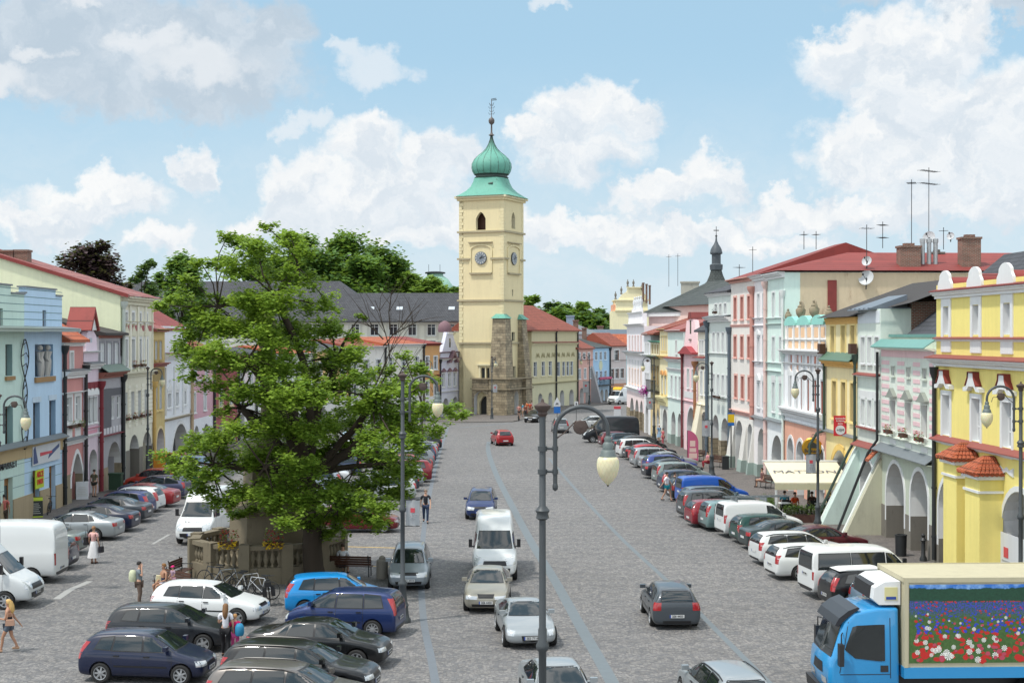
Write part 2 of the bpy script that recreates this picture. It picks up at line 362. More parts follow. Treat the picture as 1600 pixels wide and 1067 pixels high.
# ---------------------------------------------------------------- house kit
class House:
 """local frame: x along the facade (left to right from the square), y into the house, z up"""
 def __init__(s, label, A, B, cat='house', name='town_house', depth=11):
  s.A = Vector((A[0], A[1], 0)); s.B = Vector((B[0], B[1], 0)); s.W = (s.B-s.A).length
  s.d = (s.B-s.A).normalized(); s.rz = math.atan2(s.d.y, s.d.x); s.depth = depth
  s.o = thing(name, label, cat, s.A, s.rz)
 def u(s, px):                     # where the line of sight through a pixel column meets the facade
  k = (px-800)/F; den = s.d.x-k*s.d.y
  return (k*s.A.y-s.A.x)/den
 def z(s, px, py, y=0):
  p = s.A+s.d*s.u(px); return EYE-(py-HOR)*p.y/F
 def part(s, b, name, mats, smooth=0, parent=None): return b.build(name, mats, parent or s.o, smooth)
 def wall(s, z0, z1, holes, mats, t=.45, x0=0, x1=None, y=0, name='wall'):
  """wall slab with openings; holes = (x0,x1,z0,z1,kind) kind 'r' rectangular, 'a' round arch, 'p' pointed"""
  x1 = s.W if x1 is None else x1; b = MB()
  xs = sorted({x0, x1}|{h[0] for h in holes}|{h[1] for h in holes}); zs = sorted({z0, z1}|{h[2] for h in holes}|{h[3] for h in holes})
  xs = [x for x in xs if x0-1e-6 <= x <= x1+1e-6]; zs = [z for z in zs if z0-1e-6 <= z <= z1+1e-6]
  vi = {}
  def vid(x, z, k):
   key = (round(x, 5), round(z, 5), k)
   if key not in vi: vi[key] = len(b.v); b.v.append(Vector((x, y+(t if k else 0), z)))
   return vi[key]
  for i in range(len(xs)-1):
   for j in range(len(zs)-1):
    cx, cz = (xs[i]+xs[i+1])/2, (zs[j]+zs[j+1])/2
    if any(h[0] < cx < h[1] and h[2] < cz < h[3] for h in holes): continue
    q = [(xs[i], zs[j]), (xs[i+1], zs[j]), (xs[i+1], zs[j+1]), (xs[i], zs[j+1])]
    b.f.append(tuple(vid(*p, 0) for p in q)); b.m.append(0)
    b.f.append(tuple(vid(*p, 1) for p in q[::-1])); b.m.append(0)
  b.add([(x0, y, z0), (x0, y+t, z0), (x0, y+t, z1), (x0, y, z1), (x1, y, z0), (x1, y+t, z0), (x1, y+t, z1), (x1, y, z1)], [(0, 3, 2, 1), (4, 5, 6, 7), (3, 7, 6, 2)], 0)
  for h in holes:
   a0, a1, c0, c1, k = h[:5]
   if k == 'r': out = [(a0, c0), (a0, c1), (a1, c1), (a1, c0)]
   else:
    w = a1-a0; r = w/2; rise = r if k == 'a' else r*1.25
    rise = min(rise, (c1-c0)*.95); N = 12
    arc = []
    for q in range(N+1):
     th = math.pi-math.pi*q/N
     ax = (a0+a1)/2+r*math.cos(th)
     if k == 'a': az = c1-rise+rise*math.sin(th)
     else:
      f = abs(math.cos(th)); az = c1-rise+rise*(1-f**1.7)
     arc.append((ax, az))
    out = [(a0, c0)]+arc+[(a1, c0)]
    for yy, fl in ((y, 0), (y+t, 1)):
     for q in range(N):
      p, p2 = arc[q], arc[q+1]
      qd = [(p[0], yy, p[1]), (p2[0], yy, p2[1]), (p2[0], yy, c1), (p[0], yy, c1)]
      b.add(qd, [(0, 1, 2, 3) if not fl else (3, 2, 1, 0)], 0)
   n = len(out)
   vs = [(p[0], y, p[1]) for p in out]+[(p[0], y+t, p[1]) for p in out]
   b.add(vs, [(i, i+1, n+i+1, n+i) for i in range(n-1)], 1)
   if c0 > z0+.02 : b.add([(a0, y, c0), (a1, y, c0), (a1, y+t, c0), (a0, y+t, c0)], [(0, 1, 2, 3)], 1)
  return s.part(b, name, mats)
 def body(s, z1, m, side=None, back=None, z0=0, y0=None, xl=0, xr=None):
  """side and back walls behind the facade"""
  xr = s.W if xr is None else xr; y0 = .45 if y0 is None else y0; d = s.depth; b = MB()
  b.box(xl+.002, xl+.3, y0, d, z0, z1); b.box(xr-.3, xr-.002, y0, d, z0, z1); b.box(xl+.3, xr-.3, d-.3, d-.002, z0, z1)
  return s.part(b, 'side_wall', m)
 def band(s, z, h, out, m, x0=None, x1=None, name='cornice', slope=0, y=0, m2=None):
  """moulded string course; profile steps outwards towards the top, optional sloping sheet on top"""
  x0 = 0 if x0 is None else x0; x1 = s.W if x1 is None else x1
  x0 += .003; x1 -= .003
  prof = [(y, z), (y-out*.35, z), (y-out*.35, z+h*.35), (y-out*.7, z+h*.5), (y-out*.7, z+h*.7), (y-out, z+h*.8), (y-out, z+h), (y, z+h)]
  b = MB(); b.prism(prof, x0, x1, 0, 'yz')
  o = s.part(b, name, m)
  if slope:
   b = MB(); b.prism([(y-out-.06, z+h+.002), (y-.003, z+h+slope), (y-.003, z+h+slope+.05), (y-out-.06, z+h+.045)], x0-.0, x1+.0, 0, 'yz')
   s.part(b, 'cornice_roof', m2, 0, o)
  return o
 def arcade(s, zt, arches, mats, t=1.05, plinth=None, hp=1.0, z1=None, shop='5b4632'):
  """ground floor: thick piers with arches, vaulted walk and shop fronts behind"""
  for a in arches:
   pass
  w = s.wall(0, zt, [(a[0], a[1], 0, a[2], a[3] if len(a) > 3 else 'a') for a in arches], mats, t, name='arcade')
  D = t+3.0; b = MB()
  b.box(.003, s.W-.003, t, D, zt-.35, zt-.05); b.box(.003, s.W-.003, D, D+.3, .0, zt-.35)
  s.part(b, 'vault', mats[1])
  for i, a in enumerate(arches):
   c = (a[0]+a[1])/2; w2 = min(a[1]-a[0], 2.0)/2
   b = MB(); b.box(c-w2, c+w2, D-.05, D-.002, .02, 2.3, 0); b.box(c-w2+.1, c-.04, D-.09, D-.052, .5, 2.2, 1); b.box(c+.04, c+w2-.1, D-.09, D-.052, .12, 2.2, 1)
   s.part(b, 'shop_front', [surf('wood_'+shop, shop, .6, .2, 3), GLASS])
  if plinth is not None:
   edges = [0]+[v for a in arches for v in (a[0], a[1])]+[s.W]
   for i in range(0, len(edges), 2):
    if edges[i+1]-edges[i] > .08: b = MB(); b.box(edges[i]+(.0 if i == 0 else -.03)+.004, edges[i+1]+(.03 if i+2 < len(edges) else 0)-.004, -.04, t+.03, 0, hp); s.part(b, 'plinth', plinth)
  return w
 def windows(s, cols, z0, h, w, frame=WHITE, pane=GLASS, sur=WHITE, rec=.16, style='c', sill=True, hood=None, hoodm=None, kind='r', sw=.12, y=0, bars=1, tr=1, proud=.045):
  """window (frame) > pane, surround, hood"""
  key = (round(w, 2), round(h, 2), kind, bars, tr, id(frame), id(pane), id(sur), hood, sill, sw, rec)
  if key not in s.__dict__.setdefault('_wm', {}):
   b = MB(); f = .055
   b.box(0, f, 0, .07, 0, h); b.box(w-f, w, 0, .07, 0, h); b.box(f, w-f, 0, .07, 0, f); b.box(f, w-f, 0, .07, h-f, h)
   if bars: b.box(w/2-.035, w/2+.035, 0, .065, f, h-f)
   for q in range(tr):
    zz = h*(.66 if tr == 1 else (q+1)/(tr+1)); b.box(f, w-f, .005, .06, zz-.03, zz+.03)
   if kind == 'a': # spandrel corners of an arched head
    pass
   fm = b.mesh('window', frame)
   b = MB(); b.box(f, w-f, .03, .045, f, h-f); pm = b.mesh('pane', pane)
   b = MB(); e = sw; y0, y1 = -rec-proud, -rec+.001
   b.box(-e, -.0, y0, y1, -e*.5, h+e); b.box(w, w+e, y0, y1, -e*.5, h+e); b.box(0, w, y0, y1, h, h+e)
   if sill: b.box(-e*1.3, w+e*1.3, y0-.08, y1, -e*.5-.08, -e*.5); b.box(0, w, y0, -.02, -e*.5, 0)
   sm = b.mesh('surround', sur)
   hm = None
   if hood == 'tri':
    b = MB(); b.prism([(-e*2, h+e+.12), (w/2, h+e+.12+w*.42), (w+e*2, h+e+.12)], y0-.16, y1, 0); b.box(-e*2, w+e*2, y0-.2, y1, h+e+.04, h+e+.119); hm = b.mesh('hood', hoodm)
   elif hood == 'flat':
    b = MB(); b.box(-e*1.8, w+e*1.8, y0-.14, y1, h+e+.12, h+e+.22); b.box(-e*1.2, w+e*1.2, y0-.05, y1, h+e+.001, h+e+.119); hm = b.mesh('hood', hoodm)
   elif hood == 'arc':
    b = MB(); pts = [(-e*1.6, h+e+.05)]+[(w/2-(w/2+e*1.4)*math.cos(math.pi*k/8), h+e+.08+.42*math.sin(math.pi*k/8)) for k in range(9)]+[(w+e*1.6, h+e+.05)]; b.prism(pts, y0-.1, y1, 0); hm = b.mesh('hood', hoodm)
   elif hood == 'peak':
    b = MB(); pts = [(-e, h+e+.02), (-e*.6, h+e+.3), (w/2, h+e+.75), (w+e*.6, h+e+.3), (w+e, h+e+.02)]; b.prism(pts, y0-.08, y1, 0); b.box(w/2-.06, w/2+.06, y0-.12, y1, h+e+.76, h+e+.95); hm = b.mesh('hood', hoodm)
   s._wm[key] = (fm, pm, sm, hm)
  fm, pm, sm, hm = s._wm[key]
  for c in cols:
   o = link('window', fm, s.o, (c-w/2, y+rec, z0)); link('pane', pm, o);
   if sw: link('surround', sm, o)
   if hm: link('hood', hm, o)
  return [(c-w/2, c+w/2, z0, z0+h, kind) for c in cols]
 def pipe(s, x, z0, z1, m=DARKM, r=.075, out=.13, hopper=True, kick=None):
  b = MB(); b.tube([(x, -out, z1), (x, -out, z0)], r, 8)
  if hopper: b.lathe([(r, z1-.35), (r*2.1, z1-.05), (r*2.3, z1+.2), (r*1.6, z1+.201)], (x, -out, 0), 8)
  n = int((z1-z0)/2.2)
  for i in range(n): b.lathe([(r*1.25, 0), (r*1.25, .1)], (x, -out, z0+1+i*2.2), 8)
  return s.part(b, 'downpipe', m, 60)
 def roof(s, ze, zr, m, d0=-.35, d1=None, hl=0, hr=0, x0=-.05, x1=None, th=.16, gm=None, name='roof'):
  """pitched roof, ridge parallel to the facade; hl / hr = hip length at each end (0: gable)"""
  x1 = s.W+.05 if x1 is None else x1; d1 = s.depth+.3 if d1 is None else d1; dm = (d0+d1)/2; b = MB()
  a = [(x0, d0, ze), (x1, d0, ze), (x1, d1, ze), (x0, d1, ze), (x0+hl, dm, zr), (x1-hr, dm, zr)]
  v = a+[(p[0], p[1], p[2]-th) for p in a]
  b.add(v, [(0, 1, 5, 4), (2, 3, 4, 5), (1, 2, 5), (3, 0, 4), (6, 7, 1, 0), (7, 8, 2, 1), (8, 9, 3, 2), (9, 6, 0, 3), (6, 9, 8, 7)])
  o = s.part(b, name, m)
  return o
 def chimney(s, x, y, z0, z1, w=.7, d=.7, m=BRICK):
  b = MB(); b.box(x-w/2, x+w/2, y-d/2, y+d/2, z0, z1); b.box(x-w/2-.07, x+w/2+.07, y-d/2-.07, y+d/2+.07, z1+.001, z1+.14)
  b.box(x-w/4, x+w/4, y-d/4, y+d/4, z1+.141, z1+.32)
  return s.part(b, 'chimney', m)
 def panel(s, x0, x1, z0, z1, m, out=.03, name='panel', y=0):
  b = MB(); b.box(x0, x1, y-out, y-.0005, z0, z1); return s.part(b, name, m)
 def gable(s, poly, t, m, name='gable', y=0):
  b = MB(); b.prism(poly, y, y+t, 0); return s.part(b, name, m)
def on(line, px):
 k = (px-800)/F
 for (x0, y0), (x1, y1) in zip(line, line[1:]):
  dx, dy = x1-x0, y1-y0; den = dx-k*dy
  if abs(den) < 1e-9: continue
  t = (k*y0-x0)/den
  if -1e-4 <= t <= 1.0001: return (x0+dx*t, y0+dy*t)
 raise ValueError(px)
RLINE = [(13.3, 174), (14.2, 150), (16.05, 125.6), (17.9, 107), (19.15, 74), (19.2, 64.5), (19.9, 46)]
LLINE = [(-27.2, 52), (-27.2, 134), (-24.8, 150), (-20.5, 161), (-14.5, 170.5), (-9.3, 181.6), (-6.45, 191)]
def RH(label, a, b, **k): return House(label, on(RLINE, a), on(RLINE, b), **k)
# ---------------------------------------------------------------- houses on the right side of the square
def std(H, col, ztop, rows=(), arches=(), zarc=None, acol=None, rev=None, plinth=None, hp=1.0, rlow=None, t=.45, bodyz=None, at=1.05, dirt=.22):
 """rows: (column pixels, y top, y bottom, reference pixel, width m, options); arches: (px left, px right, y crown)"""
 wm = plaster(col, dirt); rv = plaster(rev) if rev else wm; z0 = 0
 holes = []
 for cols, yt, yb, ref, w, kw in rows:
  kw = dict(kw); zt, zb = H.z(ref, yt), H.z(ref, yb)
  holes += H.windows([H.u(c) for c in cols], zb, zt-zb, w, **kw)
 if arches:
  am = plaster(acol, dirt) if acol else wm
  ar = []
  for a in arches:
   u0, u1 = max(.25, H.u(a[0])), min(H.W-.22, H.u(a[1])); c = (a[0]+a[1])/2
   ar.append((u0, u1, H.z(c, a[2]), a[3] if len(a) > 3 else 'a'))
  H.arcade(zarc, ar, [am, plaster('dfe0de')], at, plinth, hp); z0 = zarc
  H.ar = ar
 H.wall(z0, ztop, holes, [wm, rv], t)
 H.body(bodyz or ztop, wm, y0=t+.002)
 if arches: pass
 return H
P_ = plaster
def strips(H, x0, x1, z0, z1, n, m, out=.02, name='rustication', gap=.5):
 b = MB(); h = (z1-z0)/n
 for i in range(n): b.box(x0, x1, -out, -.0005, z0+i*h+.02, z0+(i+gap)*h)
 return H.part(b, name, m)
def arch_trim(H, m, w=.16, out=.05):
 for (u0, u1, z1, k) in H.ar:
  b = MB(); r = (u1-u0)/2; c = (u0+u1)/2; rise = min(r if k == 'a' else r*1.25, z1*.95); N = 14
  po = []; pi = []
  for q in range(N+1):
   th = math.pi-math.pi*q/N
   if k == 'a': zi = z1-rise+rise*math.sin(th); zo = z1-rise+(rise+w)*math.sin(th)
   else:
    f = abs(math.cos(th)); zi = z1-rise+rise*(1-f**1.7); zo = z1-rise+(rise+w)*(1-f**1.7)
   pi.append((c+r*math.cos(th), zi)); po.append((c+(r+w)*math.cos(th), zo))
  for q in range(N): b.prism([pi[q], po[q], po[q+1], pi[q+1]], -out, -.001)
  for sx in (-1, 1):
   xa, xb = sorted((c+sx*r, c+sx*(r+w))); b.box(xa, xb, -out, -.001, 1.02, z1-rise)
  H.part(b, 'arch_trim', m)
def buttress(H, u0, u1, reach, zt, m, capm, top=.12, name='buttress'):
 b = MB(); b.prism([(-.001, 0), (-reach, 0), (-top, zt), (-.001, zt+.15)], u0, u1, 0, 'yz'); o = H.part(b, name, m)
 if not capm: return o
 b = MB(); b.prism([(-reach-.03, .1), (-top-.05, zt+.0), (-.002, zt+.30), (-.002, zt+.20), (-top-.0, zt-.03), (-reach+.04, .05)], u0-.02, u0+.22, 0, 'yz'); H.part(b, 'buttress_coping', capm, 0, o)
 return o
H = RH('bright yellow house with white scroll lunettes and two tile-capped buttresses', 1463, 1745, depth=13); YH = H
c1 = [H.u(1479), H.u(1525.5), H.u(1574)]; c1 += [c1[2]+3.4, c1[2]+6.8]
zt1 = H.z(1470, 467)
holes = H.windows(c1, H.z(1479, 523), H.z(1479, 480)-H.z(1479, 523), .72, kind='r', sur=WHITE, rec=.2, bars=0, sw=.0, pane=CURT)
zb, z2 = H.z(1479, 680), H.z(1479, 617)
holes += H.windows(c1, zb, z2-zb, .95, rec=.24, sw=.2, tr=2, pane=CURT, sill=False)
yel = P_('ead868', .10)
za = H.z(1463, 689)
ar = [(H.u(1468)+.0, H.u(1468)+2.9, 4.15, 'a'), (H.u(1566), H.u(1566)+3.6, 4.4, 'a'), (H.u(1566)+5.4, H.u(1566)+8.6, 4.4, 'a')]
H.ar = ar; H.arcade(za, ar, [yel, plaster('e4e5e6')], 1.1, GSTONE, 1.3); arch_trim(H, WHITE, .22)
H.wall(za, zt1, holes, [yel, WHITE]); H.body(zt1, yel, y0=.46)
H.band(zt1, .30, .30, WHITE, slope=.08, m2=REDM)
b = MB(); b.box(.003, H.W, 0, .35, zt1+.30, zt1+.62); H.part(b, 'parapet', yel)
for i, c in enumerate(c1):
 b = MB(); pts = [(c-.85, 0)]+[(c-.85*math.cos(math.pi*k/12)*(1 if k not in (2, 10) else .86), .78*math.sin(math.pi*k/12)+.12) for k in range(13)]+[(c+.85, 0)]
 b.prism([(x, z+zt1+.33) for x, z in pts], -.12, .0, 0); b.lathe([(.02, .13), (.26, .15), (.30, .125)], (c, 0, zt1+.72), 14, 0, 'y')
 H.part(b, 'lunette', WHITE)
 b = MB(); b.M = Matrix.Translation((0, 0, zt1+.33)); pts = [(c-.62*math.cos(math.pi*k/8), .62*math.sin(math.pi*k/8)) for k in range(9)]; b.prism(pts, .0, 1.7, 0); H.part(b, 'lunette_roof', REDM)
 H.panel(c-.62, c-.36, H.z(1479, 528), zt1-.01, WHITE, .05, 'pilaster'); H.panel(c+.36, c+.62, H.z(1479, 528), zt1-.01, WHITE, .05, 'pilaster'); H.panel(c-.36, c+.36, H.z(1479, 479), zt1-.01, WHITE, .05, 'pilaster')
 H.panel(c-.62, c+.62, H.z(1479, 550), H.z(1479, 533), WHITE, .05, 'pilaster')
 z = z2+.28; b = MB()
 pr = [(-.95, 0), (-.95, .16), (-.6, .22), (-.34, .55), (-.3, .78), (.3, .78), (.34, .55), (.6, .22), (.95, .16), (.95, 0), (.55, .02), (.28, .22), (-.28, .22), (-.55, .02)]
 b.prism([(c+x, z+q) for x, q in pr], -.24, -.001, 0); ho = H.part(b, 'window_hood', WHITE)
 b = MB(); top = [(-.62, .235), (-.36, .565), (-.32, .80), (.32, .80), (.36, .565), (.62, .235)]
 for (xa, qa), (xb, qb) in zip(top, top[1:]): b.prism([(c+xa, z+qa), (c+xb, z+qb), (c+xb, z+qb+.04), (c+xa, z+qa+.04)], -.29, -.002, 0)
 H.part(b, 'hood_cover', REDM, 0, ho)
 b = MB(); zz = za-.75; b.prism([(c-.7, zz), (c-.7, zz+.35), (c-.3, zz+.22), (c, zz+.34), (c+.3, zz+.22), (c+.7, zz+.35), (c+.7, zz), (c+.35, zz+.06), (c, zz+.16), (c-.35, zz+.06)], -.05, -.001); H.part(b, 'stucco_swag', WHITE)
 b = MB(); b.box(c-.62, c+.62, -.045, -.001, zb-.42, zb-.12); H.part(b, 'window_apron', WHITE)
H.band(H.z(1463, 533), .10, .14, WHITE, slope=.05, m2=BRNM)
H.band(H.z(1463, 571), .34, .52, WHITE, slope=.12, m2=BRNM)
H.band(za-.02, .12, .30, WHITE, slope=.18, m2=BRNM)
for (ya, yb, top) in ((59.2, 61.0, 5.05), (56.3, 58.1, 4.7)):
 k = [on([(19.15, 74), (19.2, 64.5), (19.9, 46)], 800+F*19.45/y) for y in (yb, ya)]
 u0 = (Vector((*k[0], 0))-H.A).length; u1 = (Vector((*k[1], 0))-H.A).length
 b = MB(); b.box(u0, u1, -.95, -.001, 0, top); o = H.part(b, 'buttress', yel)
 b = MB(); b.box(u0-.07, u1+.07, -1.02, -.002, top-.55, top-.45); b.box(u0-.12, u1+.12, -1.08, -.002, top, top+.16); H.part(b, 'buttress_moulding', WHITE, 0, o)
 b = MB(); cu = (u0+u1)/2; e = .22
 b.add([(u0-e, -1.2, top+.16), (u1+e, -1.2, top+.16), (u1+e, -.003, top+.16), (u0-e, -.003, top+.16), (cu, -.003, top+.84), (cu, -.5, top+.84)], [(0, 1, 5), (1, 2, 4, 5), (3, 0, 5, 4), (3, 2, 1, 0), (2, 3, 4)])
 def course(p, q, r, s_, n, rows):
  for i in range(rows):
   f0, f1 = i/rows, (i+1.08)/rows
   for j in range(n):
    g = (j+.5)/n
    def pt(f, g):
     a = Vector(p).lerp(Vector(r), f); bb = Vector(q).lerp(Vector(s_), f); return a.lerp(bb, g)
    wd = (Vector(p).lerp(Vector(r), f0)-Vector(q).lerp(Vector(s_), f0)).length/n*.5
    if wd > .025: b.tube([pt(f0, g)+Vector((0, 0, .05)), pt(min(1, f1), g)+Vector((0, 0, .02))], [wd, wd*.8], 6, 0)
 course((u0-e, -1.2, top+.16), (u1+e, -1.2, top+.16), (cu, -.5, top+.84), (cu, -.5, top+.84), 9, 4)
 course((u1+e, -1.2, top+.16), (u1+e, -.05, top+.16), (cu, -.5, top+.84), (cu, -.05, top+.84), 6, 4)
 course((u0-e, -.05, top+.16), (u0-e, -1.2, top+.16), (cu, -.05, top+.84), (cu, -.5, top+.84), 6, 4)
 H.part(b, 'buttress_roof', ORANGET, 50, o)
H.roof(zt1+.3, zt1+3.6, ORANGET, d0=1.6, d1=13, hl=4.5, x0=3.5)
H.pipe(.12, .3, H.z(1463, 580), DARKM, .10, .14)
H = RH('pale green house with pink bands, three pediment windows and two arches', 1376, 1462, depth=11)
W3 = [1396, 1420, 1445]
std(H, 'd3dcd0', H.z(1400, 545), [(W3, 574, 589, 1420, .62, dict(rec=.2, sw=.05, bars=0, tr=0, sur=P_('c3cdc0'), pane=GLASS, frame=BROWN)),
 (W3, 629, 679, 1420, .95, dict(rec=.22, sw=.09, hood='tri', hoodm=surf('hood_grey', '8b9088', .7), sur=P_('e3e8df'), frame=BROWN, sill=False, tr=1))],
 [(1386, 1414, 724), (1424, 1451, 736)], H.z(1400, 712), 'b9c2ae', 'e9ebe6', GSTONE, 1.75)
H.ar = H.ar; arch_trim(H, WHITE, .2)
pk = P_('e3bcc0'); zp = H.z(1420, 559); zq = H.z(1420, 676); n = 9
us = [0.25]+[v for c in W3 for v in (H.u(c)-.75, H.u(c)+.75)]+[H.W-.3]
for i in range(0, len(us), 2):
 b = MB()
 for k in range(n): zz = zp-(k+1)*(zp-zq)/n; b.box(us[i], us[i+1], -.02, -.0005, zz, zz+(zp-zq)/n*.52)
 H.part(b, 'pink_band', pk)
H.panel(.2, H.W-.25, zp, zp+.45, pk, .03, 'frieze')
H.band(H.z(1400, 547), .12, .5, P_('e3e8df'), slope=.38, m2=TEAL)
b = MB(); b.box(.3, H.W-.05, .45, .8, H.z(1400, 545), H.z(1400, 527)); H.part(b, 'attic_wall', P_('dfe9d4')); b = MB(); b.box(.2, H.W, .35, .95, H.z(1400, 527)+.003, H.z(1400, 526)+.12); H.part(b, 'attic_coping', TEAL)
H.roof(H.z(1400, 526)+.1, H.z(1400, 526)+4.2, SLATE, d0=1.0, d1=11, x0=1.2, x1=H.W+.3)
H.band(H.z(1400, 687), .12, .16, P_('cdd5c8'))
H.band(H.z(1400, 712), .10, .42, P_('b9c2ae'), slope=.34, m2=GREYM)
for c in W3: H.panel(H.u(c)-.5, H.u(c)+.5, H.z(1420, 700), H.z(1420, 690), WHITE, .03, 'stucco_panel')
buttress(H, -.35, .3, 1.95, 3.9, P_('b9b79d'), P_('e6ece8'))
b = MB(); b.tube([(-.0, -.18, H.z(1380, 550)), (-.0, -.18, 5.0), (-.4, -.55, 4.3), (-.40, -2.2, .1)], .075, 8); H.part(b, 'downpipe', DARKM, 60)
b = MB(); b.prism([(-.72, 3.9), (-.72, 4.0), (-.02, 4.75), (-.02, 4.6)], -.37, .32, 0, 'yz'); H.part(b, 'buttress_tiles', ORANGET)
H = RH('narrow pale green house with triple windows and slate awning roof', 1340, 1376, depth=11)
std(H, 'cfdbd0', H.z(1350, 484), [([1349, 1359.5, 1370.5], 527, 567, 1358, .72, dict(sw=.09, pane=CURT, bars=0, tr=1)), ([1349, 1359.5, 1370.5], 625, 665, 1358, .72, dict(sw=.11, pane=CURT, bars=0, tr=1))],
 [(1345.5, 1367, 719)], H.z(1358, 697), 'c8dcd3', 'e4e8e4'); arch_trim(H, WHITE, .18)
H.panel(.15, H.W-.15, H.z(1358, 505), H.z(1358, 486), P_('cfd7dd'), .03, 'frieze')
b = MB(); z = H.z(1350, 484); b.add([(-.3, -.5, z), (H.W*.85, -.5, z), (H.W*.85, 1.6, z+.75), (.4, 1.6, z+.75), (-.3, -.5, z-.06), (H.W*.85, -.5, z-.06), (H.W*.85, 1.6, z+.1), (.4, 1.6, z+.1)], [(0, 1, 2, 3), (4, 7, 6, 5), (0, 4, 5, 1), (1, 5, 6, 2), (3, 7, 4, 0), (2, 6, 7, 3)])
for k in range(6): x = .2+k*.85; b.box(x, x+.05, -.5, 1.5, z+.01, z+.06)
H.part(b, 'roof', surf('slate_sheet', '66707a', .4, .1, 2, .1))
H.band(H.z(1358, 590), .10, .26, P_('e4e8e4'), slope=.10, m2=BRNM); H.band(H.z(1358, 702), .10, .36, P_('c8dcd3'), slope=.22, m2=BRNM)
H.panel(.3, H.W-.3, H.z(1358, 622), H.z(1358, 611), WHITE, .03); H.panel(.3, H.W-.3, H.z(1358, 671), H.z(1358, 668), BRNM, .22, 'flower_shelf')
buttress(H, -.3, .35, 2.1, 4.1, P_('c8dcd3'), P_('e6ece8')); H.pipe(.0, 4.6, H.z(1345, 560), surf('green_pipe', '33443a', .5), .08, .16)
b = MB(); b.tube([(.0, -.16, 4.65), (-.1, -.5, 4.0), (-.34, -2.3, .1)], .08, 8); H.part(b, 'downpipe', surf('green_pipe', '33443a', .5), 60)
b = MB(); b.prism([(3.0, H.z(1376, 497)), (3.0, H.z(1376, 497)+1.2), (10.5, H.z(1376, 497)+2.6), (10.5, H.z(1376, 497)+1.2)], H.W-.3, H.W+.15, 0, 'yz'); H.part(b, 'firewall_cap', REDM)
b = MB(); b.prism([(1.6, 9.5), (1.6, H.z(1376, 490)+.6), (10.6, H.z(1376, 497)+1.2), (10.6, 9.5)], H.W-.25, H.W+.1, 0, 'yz'); H.part(b, 'firewall', BRICK)
H = RH('narrow yellow house with green sheet awning above tall windows', 1291, 1340, depth=12); H4 = H
std(H, 'ead9a0', H.z(1315, 497), [([1301.5, 1318, 1333], 509, 552, 1318, .85, dict(sw=.16, sur=P_('e6cc7a'), pane=CURT, rec=.2, sill=False)), ([1304, 1318.5, 1333], 597, 655, 1318, .9, dict(sw=.16, sur=P_('e6cc7a'), rec=.22, frame=BROWN))],
 [(1299, 1327, 703)], H.z(1315, 678), 'ead48c', 'd9c07a'); arch_trim(H, P_('e0b94e'), .34)
H.band(H.z(1315, 497)-.35, .38, .16, P_('dba94a')); H.band(H.z(1315, 573)-.02, .35, .45, P_('dba94a'), slope=.45, m2=surf('green_sheet', '55735f', .5, .15, 2, .1, 20, .3))
H.band(H.z(1315, 682), .1, .2, P_('ead48c'), slope=.1, m2=GREYM)
z = H.z(1315, 497)+.05; b = MB(); x1 = H.W+14
ra, rb = (1.2, 4.8, 13.5), (H.W+6.2, 4.8, 13.5); b.add([(-.3, -.5, z), (H.W+.1, -.5, z), rb, ra, (H.W+6.2, 11, z), (-.3, 11, z), (H.W+6.2, .9, z+.6)], [(0, 1, 6, 2, 3), (3, 2, 4, 5), (5, 0, 3)]); H.part(b, 'roof', surf('black_roof_felt', '3a3736', .85, .15, 1, .3, 30, .3, '57524c'))
gp_ = surf('green_pipe', '33443a', .5); H.pipe(.05, H.z(1292, 675), H.z(1292, 562), gp_, .08, .15)
b = MB(); b.tube([(.05, -.15, H.z(1292, 673)), (-.25, -.5, 4.6), (-.3, -.9, 3.9), (-.3, -1.0, .1)], .085, 8); H.part(b, 'downpipe', gp_, 60)
b = MB(); b.box(-.35, .25, -.45, -.1, H.z(1291, 553), H.z(1291, 537)); H.part(b, 'pipe_hopper', BROWN); b = MB(); b.box(H.W-.3, H.W+.2, -.45, -.1, H.z(1340, 553), H.z(1340, 537)); H.part(b, 'pipe_hopper', BROWN)
H = RH('ornate white and terracotta house with urns on turquoise scalloped attic', 1226, 1291, depth=12)
W6 = [1235, 1245, 1254.5, 1264.5, 1275.5, 1286]; terra = P_('c87a62'); sal = P_('e3a98a');
std(H, 'e9ebee', H.z(1255, 548), [(W6, 592, 640, 1255, .78, dict(rec=.26, sw=.1, pane=CURT, bars=0, sill=True, hood='peak', hoodm=WHITE))],
 [(1231.5, 1240.5, 684), (1245.5, 1256.5, 689), (1262, 1274, 694), (1279, 1288, 700)], H.z(1255, 662), 'e2a285', 'b9604e'); arch_trim(H, WHITE, .22)
zc = H.z(1255, 548); zt = H.z(1255, 508)
b = MB(); b.box(.1, H.W-.1, .0, .4, zc, zt); H.part(b, 'attic_wall', P_('efe9e2'))
for k in range(6):
 b = MB(); pil = MB(); u = H.u(W6[k]); b.box(u-.42, u+.42, -.03, -.001, zc+.85, zt-.15); b.box(u-.42, u+.42, -.03, -.001, zc+.15, zc+.6)
 pil.box(u-.62, u-.47, -.1, -.001, zc+.05, zt); H.part(b, 'salmon_panel', P_('eabd8e')); H.part(pil, 'pilaster', WHITE)
H.band(zc+.64, .1, .12, WHITE)
for k in range(3):
 c = (k+.5)*H.W/3; b = MB(); w = H.W/6*.82; pts = [(c-w, zt)]+[(c-w*math.cos(math.pi*q/8), zt+.15+.45*math.sin(math.pi*q/8)) for q in range(9)]+[(c+w, zt)]; b.prism(pts, -.1, .7, 0); H.part(b, 'scalloped_parapet', surf('turquoise_sheet', '8fd0c4', .5, .1, 2))
